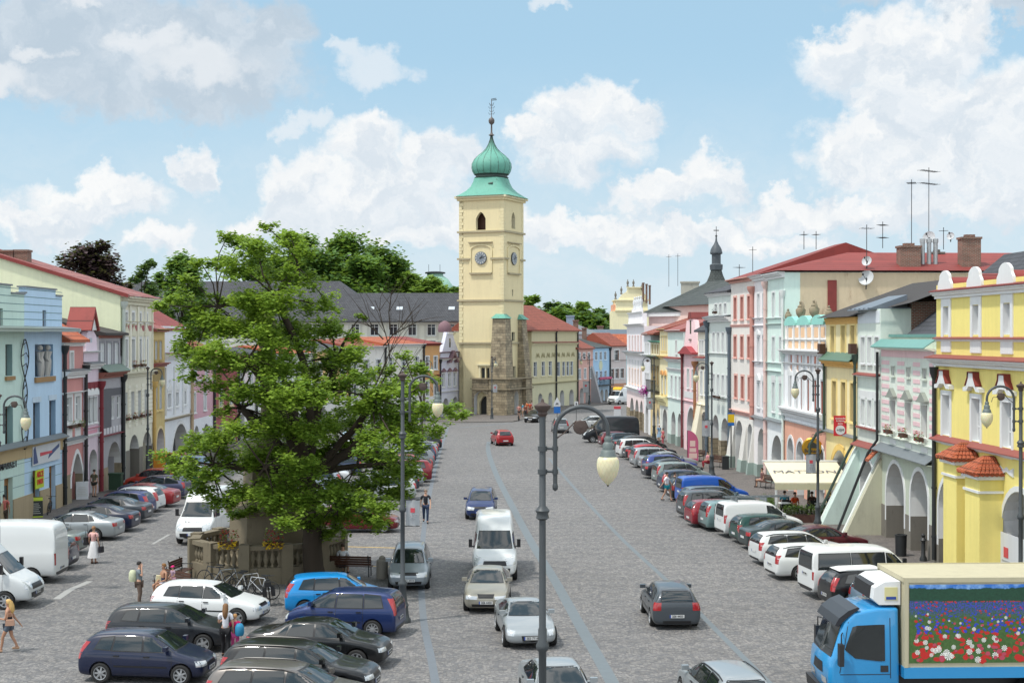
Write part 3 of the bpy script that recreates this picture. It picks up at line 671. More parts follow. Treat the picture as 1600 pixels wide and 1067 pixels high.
for k in range(4):
 c = .15+k*(H.W-.3)/3; b = MB(); s_ = 1.0 if k in (1, 2) else .7
 b.lathe([(.22*s_, 0), (.22*s_, .25*s_), (.12*s_, .35*s_), (.3*s_, .62*s_), (.34*s_, .9*s_), (.2*s_, 1.05*s_), (.22*s_, 1.12*s_), (.08*s_, 1.25*s_), (.11*s_, 1.4*s_), (.0, 1.5*s_)], (c, .2, zt+.1), 12); H.part(b, 'urn', LSTONE, 50)
for k in range(2):
 c = H.W*(.36+.3*k); b = MB(); b.lathe([(.02, -.05), (.36, -.05), (.40, 0), (.36, .05), (.02, .05)], (c, .25, zt+1.15), 16, 0, 'y'); b.box(c-.05, c+.05, .2, .3, zt+.5, zt+.8); H.part(b, 'round_emblem', LSTONE, 50)
H.band(zc-.25, .3, .55, WHITE)
for zz, hh in ((H.z(1255, 562), .5), (H.z(1255, 578), .7)):
 for k in range(6): u = H.u(W6[k]); H.panel(u-.42, u+.42, zz-hh/2, zz+hh/2, terra if hh < .6 else sal, .03, 'terracotta_panel')
for k in range(7): u = k*H.W/6; H.panel(max(.01, u-.12), min(H.W-.01, u+.12), H.z(1255, 655), zc-.26, WHITE, .12, 'pilaster')
H.band(H.z(1255, 571), .14, .22, WHITE); H.band(H.z(1255, 655), .6, .5, WHITE); H.band(H.z(1255, 664), .1, .15, WHITE)
H.pipe(.02, .2, zc-.3, P_('cfe0d8'), .09, .12)
H = RH('tall mint plastered house with two windows per floor under red sheet roof', 1199, 1226, depth=24); H6 = H
W2 = [1209, 1220.5]
kw = dict(sw=.12, pane=CURT, bars=0, rec=.18)
std(H, 'cfe6dc', H.z(1213, 428), [(W2, 457, 495, 1213, .8, kw), (W2, 527, 565, 1213, .8, kw), (W2, 598, 643, 1213, .8, kw)], [(1205.5, 1223, 680)], H.z(1213, 659), 'e4e9ea', 'dfe9e6', P_('93a79f'), 1.0)
H.band(H.z(1213, 428)-.34, .4, .5, WHITE)
for y in (499, 569, 582, 508): H.band(H.z(1213, y), .12, .16, P_('b8cdc6'))
H.band(H.z(1213, 661), .12, .25, WHITE, slope=.12, m2=GREYM); H.pipe(H.W-.1, .3, H.z(1213, 460), P_('d3d7d4'), .09, .12)
for c in W2:
 H.panel(H.u(c)-.6, H.u(c)+.6, H.z(1213, 595), H.z(1213, 587), WHITE, .06)
b = MB(); b.box(H.W-.28, H.W+.02, 1.05, 24, 7, H.z(1213, 428)-.02); H.part(b, 'flank_wall', surf('worn_beige_plaster', 'c9b89c', .95, .2, .45, .4, 8, .75, '8a6a58'))
b = MB(); b.box(H.W+.02, H.W+.12, 2.9, 3.5, 9, H.z(1213, 440)); H.part(b, 'red_flue', REDM)
H7 = RH('tall white and blush house with two windows per floor and arched hoods', 1178, 1199, depth=24)
W2 = [1185.5, 1194]
std(H7, 'e6e1e2', H7.z(1188, 432), [(W2, 459, 497, 1188, .85, kw), (W2, 527, 565, 1188, .85, dict(kw, hood='arc', hoodm=WHITE)), (W2, 598, 636, 1188, .85, dict(kw, hood='arc', hoodm=WHITE))], [(1184, 1196, 669)], H7.z(1188, 655), 'e6e1e0', 'e9e9ea', P_('93a79f'), 1.0)
H7.band(H7.z(1188, 432)-.3, .4, .5, WHITE)
for y in (499, 511, 567): H7.band(H7.z(1188, y), .12, .18, P_('cfcdd0'))
H7.band(H7.z(1188, 656), .12, .25, WHITE, slope=.1, m2=GREYM); H7.pipe(H7.W-.1, .3, H7.z(1195, 445), P_('dcb8b0'), .13, .14)
z = H.z(1213, 428)+.12; zr = z+1.5; b = MB(); W = H.W+H7.W; x0 = -H7.W-.2; x1 = H.W+.3; cx = (x0+x1)/2
b.add([(x0, -.55, z), (x1, -.55, z), (x1, 26, z), (x0, 26, z), (cx, 5.6, zr), (cx, 26, zr)], [(0, 1, 4), (1, 2, 5, 4), (3, 0, 4, 5), (0, 3, 2, 1), (2, 3, 5)])
for k in range(26): b.box(x1-.1-(k*0), x1, k, k+.05, z-.01, z+.02)
H.part(b, 'roof', REDM)
for (x, y, w, d, h, m) in ((H.W-1.2, 8.8, .9, 1.4, 1.3, BRICK), (H.W-1.2, 13, .9, 1.3, 1.9, BRICK), (cx, 12, .8, .8, 1.1, GSTONE)): H.chimney(x, y, z-1, z+h+.3, w, d, m)
b = MB(); [b.lathe([(.16, 0), (.16, 1.5), (.2, 1.5), (.2, 1.75), (.0, 1.8)], (H.W-1.6, 9.9+k*.45, z+.5), 8) for k in range(3)]; H.part(b, 'steel_flue', surf('steel', 'a9acad', .35, .1, 2, .05, 20, 0, metal=.7), 50)
def aerial(p, h, label, n=5, boom=1.3, arms=1, ang=.4):
 t = thing('aerial', label, 'aerial', p, ang); b = MB(); b.tube([(0, 0, 0), (0, 0, h)], .025, 6); b.build('mast', DARKM, t)
 for a in range(arms):
  z = h-.25-a*.9; b = MB(); b.tube([(-boom/2, 0, z), (boom/2, 0, z)], .022, 5)
  for k in range(n): x = -boom/2+boom*k/(n-1); b.tube([(x, -.32, z), (x, .32, z)], .016, 4)
  b.build('antenna', DARKM, t)
 return t
def dish(p, r, label, ang=-2.2):
 t = thing('satellite_dish', label, 'satellite dish', p, ang); b = MB(); b.M = Matrix.Rotation(R(70), 4, 'Y')
 b.lathe([(.0, -.16*r*2), (r*.5, -.12*r*2), (r*.85, -.04*r*2), (r, .02), (r*1.02, 0), (r*.86, -.07*r*2), (r*.5, -.15*r*2), (0, -.19*r*2)], (0, 0, 0), 20); b.build('reflector', surf('dish_grey', 'c3c6c8', .5, .1, 2, .05), t, 60)
 b = MB(); b.tube([(0, 0, -r*1.5), (-.1, 0, 0)], .04, 6); b.tube([(-.1, 0, -r*.4), (r*1.0, 0, .2)], .018, 5); b.box(r*.95, r*1.1, -.05, .05, .13, .27); b.build('mount', DARKM, t)
 return t
def onroof(px, py, Y): return tuple(Wp(px, py, Y))
aerial(onroof(1424, 392, 100), 5.0, 'tallest bare mast aerial above the long red roof', 4, .9, 1, 1.2)
aerial(onroof(1451, 392, 101), 5.9, 'mast aerial with two crossed antennas above the red roof', 7, 1.9, 2, .7)
aerial(onroof(1256, 390, 101), 1.3, 'small whip aerial at left end of red roof', 6, .4, 1, .2)
aerial(onroof(1275, 390, 101), 1.3, 'second small whip aerial at left end of red roof', 6, .4, 1, .2)
aerial(onroof(1354, 430, 96), 3.4, 'mast aerial rising beside the two stacked dishes', 3, .8, 1, .2)
aerial(onroof(1379, 388, 102), 1.9, 'double rod aerial on the red roof ridge', 4, .9, 2, 1.0)
aerial(onroof(1474, 390, 103), 1.6, 'thick grey pole beside small dish on red roof', 2, .2, 1, 1.0)
aerial(onroof(1155, 437, 112), 1.2, 'small aerial on the pink beige house roof', 5, .8, 1, .8)
aerial(onroof(1176, 432, 110), 2.3, 'thin rod aerial behind the pink beige house', 2, .1, 1, .8)
aerial(onroof(1045, 448, 150), 3.4, 'left thin rod on the big slate roof', 2, .1, 1, .8)
aerial(onroof(1059, 447, 150), 3.4, 'right thin rod on the big slate roof', 2, .1, 1, .8)
dish(onroof(1353, 434, 95.5), .52, 'large white dish, lower of the two stacked on the mast')
dish(onroof(1354, 408, 96), .34, 'smaller white dish, upper of the two stacked on the mast')
dish(onroof(1451, 371, 100.5), .45, 'white dish on the crossed antenna mast')
dish(onroof(1485, 369, 103), .28, 'small dish at the right end of the red roof')
H = RH('tall beige house with pink framed windows and broad inclined piers', 1142, 1178, depth=14)
kw = dict(sw=.16, sur=P_('dba497'), rec=.26, pane=CURT, bars=0, frame=WHITE)
std(H, 'dcd7cf', H.z(1160, 440), [([1149, 1159.5, 1170.5], 464, 498, 1160, .8, kw), ([1149, 1159.5, 1170.5], 526, 558, 1160, .8, kw), ([1150, 1160.5, 1171.5], 588, 622, 1160, .8, kw)], [(1149.5, 1160.5, 657), (1168, 1175.5, 662)], H.z(1160, 648), 'e3e1da', 'cd8173')
H.band(H.z(1160, 440)-.05, .3, .5, P_('cf9a8c')); H.roof(H.z(1160, 440)+.25, H.z(1160, 440)+2.8, REDM, hr=0, hl=4.5)
H.band(H.z(1160, 511), .2, .1, P_('dba497')); H.band(H.z(1160, 649), .35, .2, P_('dba497'))
for u0, u1 in ((.02, H.u(1149)-.05), (H.u(1161)+.05, H.u(1167.5)-.05), (H.u(1176)+.05, H.W-.02)):
 buttress(H, u0, u1, .5, 3.6, P_('d6d4cd'), None, .03); b = MB(); b.prism([(-.01, 0), (-.55, 0), (-.44, 1.0), (-.01, 1.0)], u0-.03, u1+.03, 0, 'yz'); H.part(b, 'plinth', P_('93a79f'))
H.pipe(H.W-.05, H.z(1176, 655), H.z(1176, 452), P_('c98a7c'), .16, .16)
H.pipe(.02, .2, H.z(1145, 515), surf('blue_grey_pipe', '56636e', .5), .13, .16)
H = RH('grey green house with white ledge and flower pots under top windows', 1107, 1142, depth=13)
kw = dict(sw=.1, pane=CURT, bars=0, rec=.16)
c4 = [1115.5, 1122.5, 1130, 1137]
std(H, 'd0dad3', H.z(1124, 463), [([1119, 1126, 1133.5], 475, 491, 1126, .8, dict(kw, pane=GLASS)), (c4, 520, 550, 1126, .75, kw), (c4, 586, 617, 1126, .75, kw)], [(1113.5, 1123, 648), (1127, 1138.5, 653)], H.z(1124, 636), 'd0dad3', 'e4e8e6', SAND, 1.9)
H.band(H.z(1124, 463), .25, .35, WHITE); H.band(H.z(1124, 503), .38, .55, WHITE, slope=.12, m2=GREYM); H.band(H.z(1124, 554), .1, .14, P_('b7c3be')); H.band(H.z(1124, 622), .1, .14, P_('b7c3be'))
H.roof(H.z(1124, 462)+.3, H.z(1124, 462)+2.6, SLATE); H.pipe(.1, .2, H.z(1108, 505), surf('blue_grey_pipe', '56636e', .5), .14, .18)
H = RH('slim cream house with black roof and red ledge over arched blind panel', 1090.5, 1107, depth=12)
std(H, 'ece6cf', H.z(1098, 517), [([1094.5, 1098.5, 1103], 532, 552, 1098, .6, kw), ([1096.5, 1102.5], 580, 616, 1098, .7, kw)], [(1095.5, 1105.5, 643)], H.z(1098, 632), 'e6ddc2', 'e4e8e6')
H.band(H.z(1098, 564), .25, .45, WHITE, slope=.1, m2=REDM); H.band(H.z(1098, 634), .12, .2, P_('d9cfb0')); H.roof(H.z(1098, 517)+.05, H.z(1098, 517)+3.6, SLATE)
buttress(H, .0, 1.6, .9, 4.5, P_('e6ddc2'), P_('e6ddc2')); H.pipe(.05, .2, H.z(1091, 568), surf('copper_pipe', '9a6a4a', .5), .14, .3)
H = RH('slim pink house with tall curved gable and red scroll ledge', 1068, 1090.5, depth=12); W = H.W
std(H, 'eec9cc', H.z(1078, 553), [([1075.5, 1083], 577, 606, 1079, .85, kw)], [(1074.5, 1087, 637)], H.z(1078, 626), 'eec9cc', 'e4e8e6'); arch_trim(H, WHITE, .2)
zg = H.z(1078, 553); zh = H.z(1076, 490)
gp2 = [(.2, 0), (.3, .9), (.9, 2.0), (1.4, 3.0), (W*.36, zh-zg-.6), (W*.42, zh-zg), (W*.58, zh-zg), (W*.66, zh-zg-.6), (W*.76, 3.0), (W*.86, 2.0), (W-.3, .9), (W-.2, 0)]
H.gable([(x, z+zg) for x, z in gp2], .4, P_('eec9cc'))
b = MB(); b.prism([(x, z+zg+.12) for x, z in gp2[4:8]]+[(W*.66, zh-zg+zg-.5), (W*.36, zg+zh-zg-.5)], -.1, 2.4); H.part(b, 'gable_cap', REDM)
b = MB(); pts = [(0, .0)]+[(W*q/12, .15+.55*math.sin(math.pi*q/12)**2) for q in range(13)]+[(W, 0)]; b.prism([(x, zg+z) for x, z in pts], -.55, -.001); H.part(b, 'scroll_ledge', surf('red_ledge', '9c3c40', .6, .15, 2))
H.panel(W/2-.3, W/2+.3, zg+1.8, zg+3.0, GLASS, .01, 'gable_window'); H.panel(W/2-.4, W/2+.4, zg+1.2, zg+1.35, GSTONE, .1, 'ledge')
H.panel(.5, W-.5, H.z(1078, 622), H.z(1078, 612), WHITE, .04, 'balustrade_panel'); H.band(H.z(1078, 628), .1, .14, P_('d3a7ab')); H.roof(zg, zg+3, SLATE, d0=.45); H.pipe(.05, .2, zg, surf('maroon_pipe', '6e2f33', .5), .11, .16)
H = RH('mint house with three long windows and narrow lancet in the attic', 1043.5, 1068, depth=12)
std(H, 'd2e5dd', H.z(1055, 519), [([1057], 532, 552, 1057, .6, dict(kw, pane=BROWN)), ([1050, 1056.5, 1062.5], 588, 620, 1056, .8, kw)], [(1049, 1055.5, 643), (1059, 1065, 646)], H.z(1055, 628), 'd2e5dd', 'e4e8e6', P_('93a79f'), 1.0)
H.band(H.z(1055, 519), .2, .4, WHITE); H.band(H.z(1055, 566), .35, .5, WHITE, slope=.1, m2=REDM); H.band(H.z(1055, 580), .3, .2, WHITE); H.band(H.z(1055, 624), .1, .15, WHITE)
H.roof(H.z(1055, 519)+.2, H.z(1055, 500)+.6, BRNM, d1=9)
H = RH('slim ornate yellow house with orange hoods over paired windows', 1031, 1043.5, depth=12)
std(H, 'eadfae', H.z(1037, 517), [([1034, 1037.5, 1041], 526, 548, 1037, .6, dict(kw, sur=P_('d9c37e'))), ([1035, 1040], 588, 616, 1037, .9, dict(kw, sur=P_('d9c37e'), hood='arc', hoodm=P_('d99a4c')))], [(1035.5, 1042.5, 639)], H.z(1037, 628), 'dfe3da', 'e4e8e6')
H.band(H.z(1037, 517), .2, .4, P_('d9c37e')); H.band(H.z(1037, 560), .3, .4, P_('e0bf72')); H.band(H.z(1037, 633), .9, .5, P_('e3d69a'))
H.roof(H.z(1037, 517)+.2, H.z(1037, 500)+.4, REDT, d1=9)
H = RH('weathered brown and cream house with pointed arches and iron balcony', 1016.5, 1031, depth=12)
std(H, 'b7a878', H.z(1023, 535), [([1020, 1024, 1028], 537.5, 553, 1023, .8, dict(kw, pane=GLASS, sur=P_('e9e3c6'))), ([1020, 1024, 1028], 572, 600, 1023, .8, dict(kw, sur=P_('8d8364'), pane=GLASS))], [(1019.5, 1024, 635, 'p'), (1026, 1030, 637, 'p')], H.z(1023, 622), 'cdb67c', 'c8a765', dirt=.6)
H.band(H.z(1023, 560), .3, .7, P_('6f7f6a')); H.band(H.z(1023, 624), .1, .2, P_('9a8a5c')); H.band(H.z(1023, 535), .2, .4, VERDI, name='eaves')
b = MB(); z = H.z(1023, 610)
for k in range(9): b.box(.2+k*(H.W-.4)/8-.03, .2+k*(H.W-.4)/8+.03, -.5, -.44, z, z+1.0)
b.box(.1, H.W-.1, -.55, -.4, z+1, z+1.08); b.box(.1, H.W-.1, -.55, -.001, z-.1, z-.0); H.part(b, 'balcony', DARKM)
H = RH('narrow grey white house below a red tiled roof, beside flower ball', 1006.5, 1016.5, depth=14)
std(H, 'd6d8dc', H.z(1011, 524), [([1009.5, 1013], 536, 552, 1011, .8, kw), ([1009.5, 1013], 583, 608, 1011, .8, kw)], [(1008.5, 1013, 633)], H.z(1011, 624), 'e3e5e6', 'e4e8e6')
H.band(H.z(1011, 524), .2, .4, WHITE); H.band(H.z(1011, 558), .3, .3, P_('b9bdc2')); b = MB(); z = H.z(1011, 524)+.2
b.add([(-.5, -.5, z), (20, -.5, z), (20, 9, z+3.2), (7, 9, z+3.2), (-.5, 14, z)], [(0, 1, 2, 3), (0, 3, 4)]);
H.roof(z, z+2.6, REDT, x1=H.W+4, hl=3)
H = RH('blush and white ornate end house with statues on its attic', 979.5, 1006.5, depth=16)
c5 = [984, 988.5, 993, 997.5, 1002]
std(H, 'e8e6ea', H.z(992, 510), [(c5, 525, 547, 993, .8, dict(kw, sur=P_('e8c3c0'))), (c5, 577, 600, 993, .9, dict(kw, sur=P_('f0cdb9')))], [(984.5, 990.5, 621), (992.5, 998, 624), (1000, 1004.5, 626)], H.z(992, 613), 'eed9d8', 'e4e8e6', SAND, 2.1)
zt = H.z(992, 510); b = MB(); b.box(H.W*.1, H.W*.9, 0, .5, zt, zt+1.4); b.box(H.W*.3, H.W*.7, .0, .5, zt+1.4, zt+2.0); H.part(b, 'attic', P_('e8e6ea'))
H.band(zt, .3, .5, WHITE); H.band(H.z(992, 556), .4, .6, WHITE, slope=.1, m2=GREYM); H.band(H.z(992, 609), .25, .4, WHITE); H.band(zt+1.4, .2, .25, WHITE, x0=H.W*.1, x1=H.W*.9)
for k in range(4):
 b = MB(); b.lathe([(.2, 0), (.2, .2), (.14, .3), (.24, .6), (.2, .9), (.09, 1.1), (.13, 1.25), (.0, 1.4)], (H.W*(.32+.12*k), .3, zt+2.0), 8); H.part(b, 'statue', P_('c9cdd0'), 50)
for c in c5: H.panel(H.u(c)-.5, H.u(c)+.5, H.z(992, 574), H.z(992, 562), WHITE, .05)
t = thing('town_house', 'tall pink house with huge hipped slate roof behind the front row', 'house', (15.2, 158, 0), R(-62))
b = MB(); zc = EYE+30*158/F; b.box(0, 16, 0, 9, 0, zc); b.build('wall', P_('eed0ca'), t)
b = MB(); b.box(-.4, 16.4, -.4, 9.4, zc, zc+.45); b.build('cornice', WHITE, t)
b = MB(); z = zc+.45; b.add([(-.5, -.5, z), (16.5, -.5, z), (16.5, 9.5, z), (-.5, 9.5, z), (5.2, 4.5, z+3.4), (11, 4.5, z+3.4)], [(0, 1, 5, 4), (1, 2, 5), (2, 3, 4, 5), (3, 0, 4), (0, 3, 2, 1)]); b.build('roof', SLATE2, t)
b = MB(); b.M = Matrix.Translation((9.5, 1.6, z+1.35)) @ Matrix.Rotation(R(34), 4, 'X'); b.box(-.6, .6, -.6, .6, 0, .12); b.build('skylight', GLASS, t)
t2 = thing('chimney_block', 'broad pale rendered chimney block behind the slate roof', 'chimney', tuple(Wp(1078, 525, 170)[:2])+(8,), R(-5)); b = MB(); b.box(-1.05, 1.05, -.8, .8, 0, 8.7); b.box(-1.15, 1.15, -.9, .9, 8.7, 8.9); b.build('stack', surf('pale_render', 'a9a89c', .9, .15, 1, .2, 14, .4), t2)
t = thing('church', 'cream baroque gable with small finials beyond the slate roof', 'church', tuple(Wp(985, 525, 275)[:2])+(0,), 0)
b = MB(); k = 275/F; zb = EYE+75*k
def bx(x0, x1, y0, y1, d0=0, d1=8): b.box((x0-985)*k, (x1-985)*k, d0, d1, EYE-(y1-525)*k, EYE-(y0-525)*k)
bx(957, 1016, 486, 525); b.box(-2.7, 3, 0, 8, 0, EYE); bx(961, 1014, 484, 486, -.3, 8.2); bx(962, 1012, 470, 484); bx(960, 1014, 468, 470, -.3, 8.2)
b.prism([((x-985)*k, EYE-(y-525)*k) for x, y in ((966, 468), (972, 460), (979, 456), (981, 450), (1001, 450), (1003, 456), (1008, 460), (1012, 468))], 0, .8); bx(979, 1003, 448.5, 450, -.3, 1)
b.build('gable', P_('ede3b4', .15), t)
b = MB(); b.box(-3.3, -2.7, .4, 7, 0, EYE-(476-525)*k); b.build('side_wall', P_('e9a27c'), t)
for (x, y) in ((962, 468), (971, 460), (981, 449), (990, 449), (1003, 456)):
 b = MB(); b.lathe([(.22, 0), (.22, .3), (.1, .45), (.24, .8), (.2, 1.1), (.06, 1.3), (.1, 1.45), (0, 1.6)], ((x-985)*k, .4, EYE-(y-525)*k), 8); b.build('finial', GSTONE, t, 50)
for (x, y) in ((1004, 452), (1009, 454), (1014, 456)):
 b = MB(); b.lathe([(.2, 0), (.2, 3.4), (.26, 3.5), (.26, 3.7)], ((x-985)*k, -1.5, EYE-(y+20-525)*k), 10); b.build('chimney', BRICK, t, 50)
p = Wp(1119, 525, 160); t = thing('church_spire', 'dark slate church turret with lantern and vane above the roofs', 'spire', (p.x, p.y, 9), 0); k = 160/F
def zz(y): return EYE-(y-525)*k-9
b = MB(); b.lathe([(2.0, zz(490)), (1.75, zz(448)), (1.1, zz(440)), (.78, zz(430)), (.62, zz(422))], n=8, sq=True); b.build('skirt_roof', SLATE2, t)
b = MB(); b.lathe([(.72, zz(422)), (.76, zz(414)), (.6, zz(413)), (.52, zz(412)), (.52, zz(398)), (.7, zz(397)), (.72, zz(395))], n=8, sq=True)
for q in range(8):
 a = 2*math.pi*q/8;
b.build('lantern', surf('lead_sheet', '4a5157', .6, .15, 2, .1), t)
b = MB(); b.lathe([(.70, zz(395)), (.62, zz(390)), (.48, zz(386)), (.28, zz(382)), (.12, zz(377)), (.07, zz(370)), (.05, zz(366))], n=8); b.build('cap', surf('lead_sheet', '4a5157', .6, .15, 2, .1), t, 60)
b = MB(); b.lathe([(0, zz(371)), (.16, zz(369)), (0, zz(367))], n=8); b.tube([(0, 0, zz(372)), (0, 0, zz(354))], .035, 5); b.box(-.3, .3, -.02, .02, zz(361), zz(359.6)); b.build('vane', DARKM, t, 60)
t = thing('town_house', 'low dark slate roof below the church turret', 'house', (18.5, 150, 0), R(-75)); b = MB(); b.box(-6, 14, 0, 10, 0, 13.6); b.build('wall', P_('e6c8bc'), t); b = MB(); b.add([(-6.4, -.5, 13.6), (14.4, -.5, 13.6), (14.4, 10.5, 13.6), (-6.4, 10.5, 13.6), (-3, 5, 16.3), (12, 5, 16.3)], [(0, 1, 5, 4), (1, 2, 5), (2, 3, 4, 5), (3, 0, 4)]); b.build('roof', SLATE2, t)
t = thing('town_house', 'dark slate hipped roof house rising behind the yellow house', 'house', (23, 76, 0), R(-86)); b = MB(); b.box(0, 16, 8, 24, 0, 12.2); b.build('wall', P_('d9c9a6'), t)
b = MB(); b.add([(-.4, 7.5, 12.2), (16.4, 7.5, 12.2), (16.4, 24.5, 12.2), (-.4, 24.5, 12.2), (5.5, 13, 15.1), (11, 19, 15.1)], [(0, 1, 5, 4), (1, 2, 5), (2, 3, 4, 5), (3, 0, 4)]); b.build('roof', SLATE, t)
# ---------------------------------------------------------------- houses on the left side
def LH(label, a, b, **k): return House(label, on(LLINE, a), on(LLINE, b), **k)
def shopfront(H, u, w, z1, m, sandw=.5, name='shop_door'):
 b = MB(); f = .1
 b.box(u-w/2, u-w/2+f, .25, .35, 0.02, z1); b.box(u+w/2-f, u+w/2, .25, .35, .02, z1); b.box(u-w/2+f, u+w/2-f, .25, .35, z1-.45, z1); b.box(u-w/2+f, u+w/2-f, .25, .35, .02, .35)
 o = H.part(b, name, m); b = MB(); b.box(u-w/2+f, u+w/2-f, .28, .32, .35, z1-.45); H.part(b, 'pane', GLASS, 0, o); return o
CLAY = surf('ochre_wood', '8f6231', .6, .2, 3)
for nm, (pa, pb, col, lab) in enumerate(((-60, 38, 'bfdbd0', 'mint green stepped-parapet house with shop lettering'), (38, 97, 'b2d2ec', 'light blue stepped-parapet house with figure relief and shop banner'))):
 H = LH(lab, pa, pb, depth=12); m = P_(col, .12); zs = H.z(50, 512) if nm else H.z(20, 512)
 zc = (H.z(50, 697) if nm else H.z(20, 703)); zpl = 1.15
 if not nm:
  c1 = [H.u(14)-3.6, H.u(14)]; rz = (538, 587, 14)
 holes = []
 if nm:
  r0, r1 = H.u(54.5), H.u(83); zb, zt = H.z(69, 588), H.z(69, 538); holes.append((r0, r1, zb, zt, 'r'))
  b = MB(); b.box(r0, r1, .38, .44, zb, zt); H.part(b, 'niche', P_('6d87a0')); H.panel(r0-.1, r1+.15, zb-.32, zb-.02, surf('ochre_sill', '9a7a52'), .12, 'sill')
  b = MB()
  for (cx, lean) in ((r0+(r1-r0)*.42, -.1), (r0+(r1-r0)*.76, .08)):
   h = zt-zb; b.M = Matrix.Translation((cx, .12, zb)) @ Matrix.Rotation(lean, 4, 'Y')
   b.tube([(-.15, 0, 0), (-.22, -.05, h*.28), (-.05, 0, h*.48), (0, .02, h*.6), (.02, 0, h*.78)], [.13, .17, .26, .2, .28], 8)
   b.tube([(.18, 0, 0), (.12, -.05, h*.26), (.05, 0, h*.48)], [.12, .16, .24], 8)
   b.tube([(-.28, 0, h*.76), (-.42, -.06, h*.55), (-.12, -.16, h*.42)], [.1, .09, .07], 6); b.lathe([(0, h*.8), (.16, h*.84), (.19, h*.9), (.12, h*.97), (0, h*.99)], n=10)
  H.part(b, 'figure_relief', P_('b5b3ad'), 60)
  w2 = [H.u(57), H.u(82)]; holes += H.windows(w2, H.z(70, 691), H.z(70, 627)-H.z(70, 691), 1.15, rec=.3, sw=0, frame=BROWN, bars=1, tr=1)
  for u in w2: H.panel(u-.75, u+.75, H.z(70, 627)+.01, H.z(70, 618), P_('b9cfe0'), .03, 'lintel')
  aw = [H.u(69.5)]
 else:
  holes += H.windows(c1, H.z(14, 587), H.z(14, 538)-H.z(14, 587), 1.05, rec=.32, sw=0, frame=BROWN); holes += H.windows(c1, H.z(15, 700), H.z(15, 634)-H.z(15, 700), 1.2, rec=.32, sw=0, frame=BROWN)
  for u in c1: H.panel(u-.65, u+.65, H.z(14, 594), H.z(14, 588), surf('ochre_sill', '9a7a52'), .14, 'sill')
  aw = [H.u(1.5), H.u(1.5)-4.5]
 H.wall(zc, zs, holes, [m, P_('8eb4b4' if not nm else '8fb6d6', .1)], .45)
 zt1 = H.z(90, 463) if nm else H.z(30, 460); zt2 = H.z(60, 451) if nm else H.z(10, 446)
 ah = H.windows(aw, zs+.02, 1.0 if nm else 1.0, .62, rec=.15, sw=0, frame=BROWN, pane=BROWN, sill=False, bars=0, tr=1)
 H.wall(zs-.001+.0, zt1, ah, [m, m], .4, name='parapet')
 b = MB()
 if nm: b.box(H.u(40.5), H.u(87), 0, .4, zt1, zt2)
 else: b.box(.0, H.u(17), 0, .4, zt1, zt2)
 H.part(b, 'parapet_step', m)
 for q in range(5): H.panel(.01, H.W-.01, zs+.45+q*.42, zs+.49+q*.42, P_('6f8f92'), .012, 'groove')
 for (a_, b_, z_) in (((H.u(40.5)-.1, H.u(87)+.1, zt2), (0, H.u(40.5), zt1), (H.u(87), H.W, zt1)) if nm else ((0, H.u(17)+.1, zt2), (H.u(17), H.W, zt1))):
  b = MB(); b.box(a_, b_, -.08, .48, z_+.001, z_+.09); H.part(b, 'coping', GREYM)
 b = MB(); b.box(.0, H.W+(.35 if nm else 0)-.004, -1.05, -.001, zs-.22, zs-.02); b.prism([(-1.1, zs-.02), (-.001, zs+.1), (-.001, zs+.04), (-1.1, zs-.06)], 0, H.W-.004, 0, 'yz'); H.part(b, 'cornice', P_('9aa7a8' if nm else '9aa79c'))
 H.band(zc-.02, .18, .4, surf('ochre_cornice', 'b5a079', .8), slope=.2, m2=GREYM); H.panel(.01, H.W-.01, zc-.6, zc-.03, surf('ochre_cornice', 'b5a079', .8), .06, 'frieze')
 H.body(zs, m, y0=.45)
 zd = 2.75
 op = [(H.u(81.5), 1.15), (H.u(56), 1.15)] if nm else [(H.u(13), 1.3), (H.u(13)-4.2, 1.3)]
 oh = []
 for u, w in op: shopfront(H, u, w, zd, CLAY); oh.append((u-w/2, u+w/2, 0, zd, 'r'))
 H.wall(0, zc, oh, [m, m], .45, name='shop_wall')
 edges = [0]+sorted(v for u, w in op for v in (u-w/2, u+w/2))+[H.W];
 for i in range(0, len(edges), 2): b = MB(); b.box(edges[i]+.004, edges[i+1]-.004, -.05, .1, 0, 1.5); H.part(b, 'stone_base', surf('sand_base', 'a8977a', .85, .15, 2, .3, 18, .25))
 for q in range(3):
  for i in range(0, len(edges), 2): H.panel(edges[i]+.01, edges[i+1]-.01, 2.1+q*.62, 2.13+q*.62, P_('7f9c9e'), .012, 'groove')
 if nm: BH = H
 else: MHH = H
 if not nm: H.roof(zt1-.2, zt1+.5, GREYM, d0=.5, d1=8)
b = MB(); H = BH
def wv(f, s): return (-.25+s*(.55*math.sin(f*9.5)*(1-.3*f)+.1), -.12, H.z(44, 530)+(H.z(44, 700)-H.z(44, 530))*f)
for s in (-1, 1): b.tube([wv(q/50, s) for q in range(51)], .035, 5)
for q in range(10): f = .06+q*.095; b.tube([wv(f, -1), (-.25, -.2, wv(f, 1)[2]+.2), wv(f+.02, 1)], .025, 5)
tag(b.build('wire_ornament', DARKM, H.o), None, None)
def text_mesh(txt, size, depth=.015, bold=0):
 cu = bpy.data.curves.new('lettering', 'FONT'); cu.body = txt; cu.size = size; cu.extrude = depth; cu.align_x = 'CENTER'; cu.align_y = 'CENTER'; cu.offset = bold; cu.resolution_u = 2
 o = bpy.data.objects.new('lettering', cu); COL.objects.link(o); dg = bpy.context.evaluated_depsgraph_get(); me = bpy.data.meshes.new_from_object(o.evaluated_get(dg)); bpy.data.objects.remove(o); me.materials.clear(); return me
def text(txt, size, m, parent, loc, rot=(R(90), 0, 0), sx=1, bold=0, name='lettering', depth=.008):
 me = text_mesh(txt, size, depth, bold); me.materials.append(m); o = link(name, me, parent, loc); o.rotation_euler = rot; o.scale = (sx, 1, 1); return o
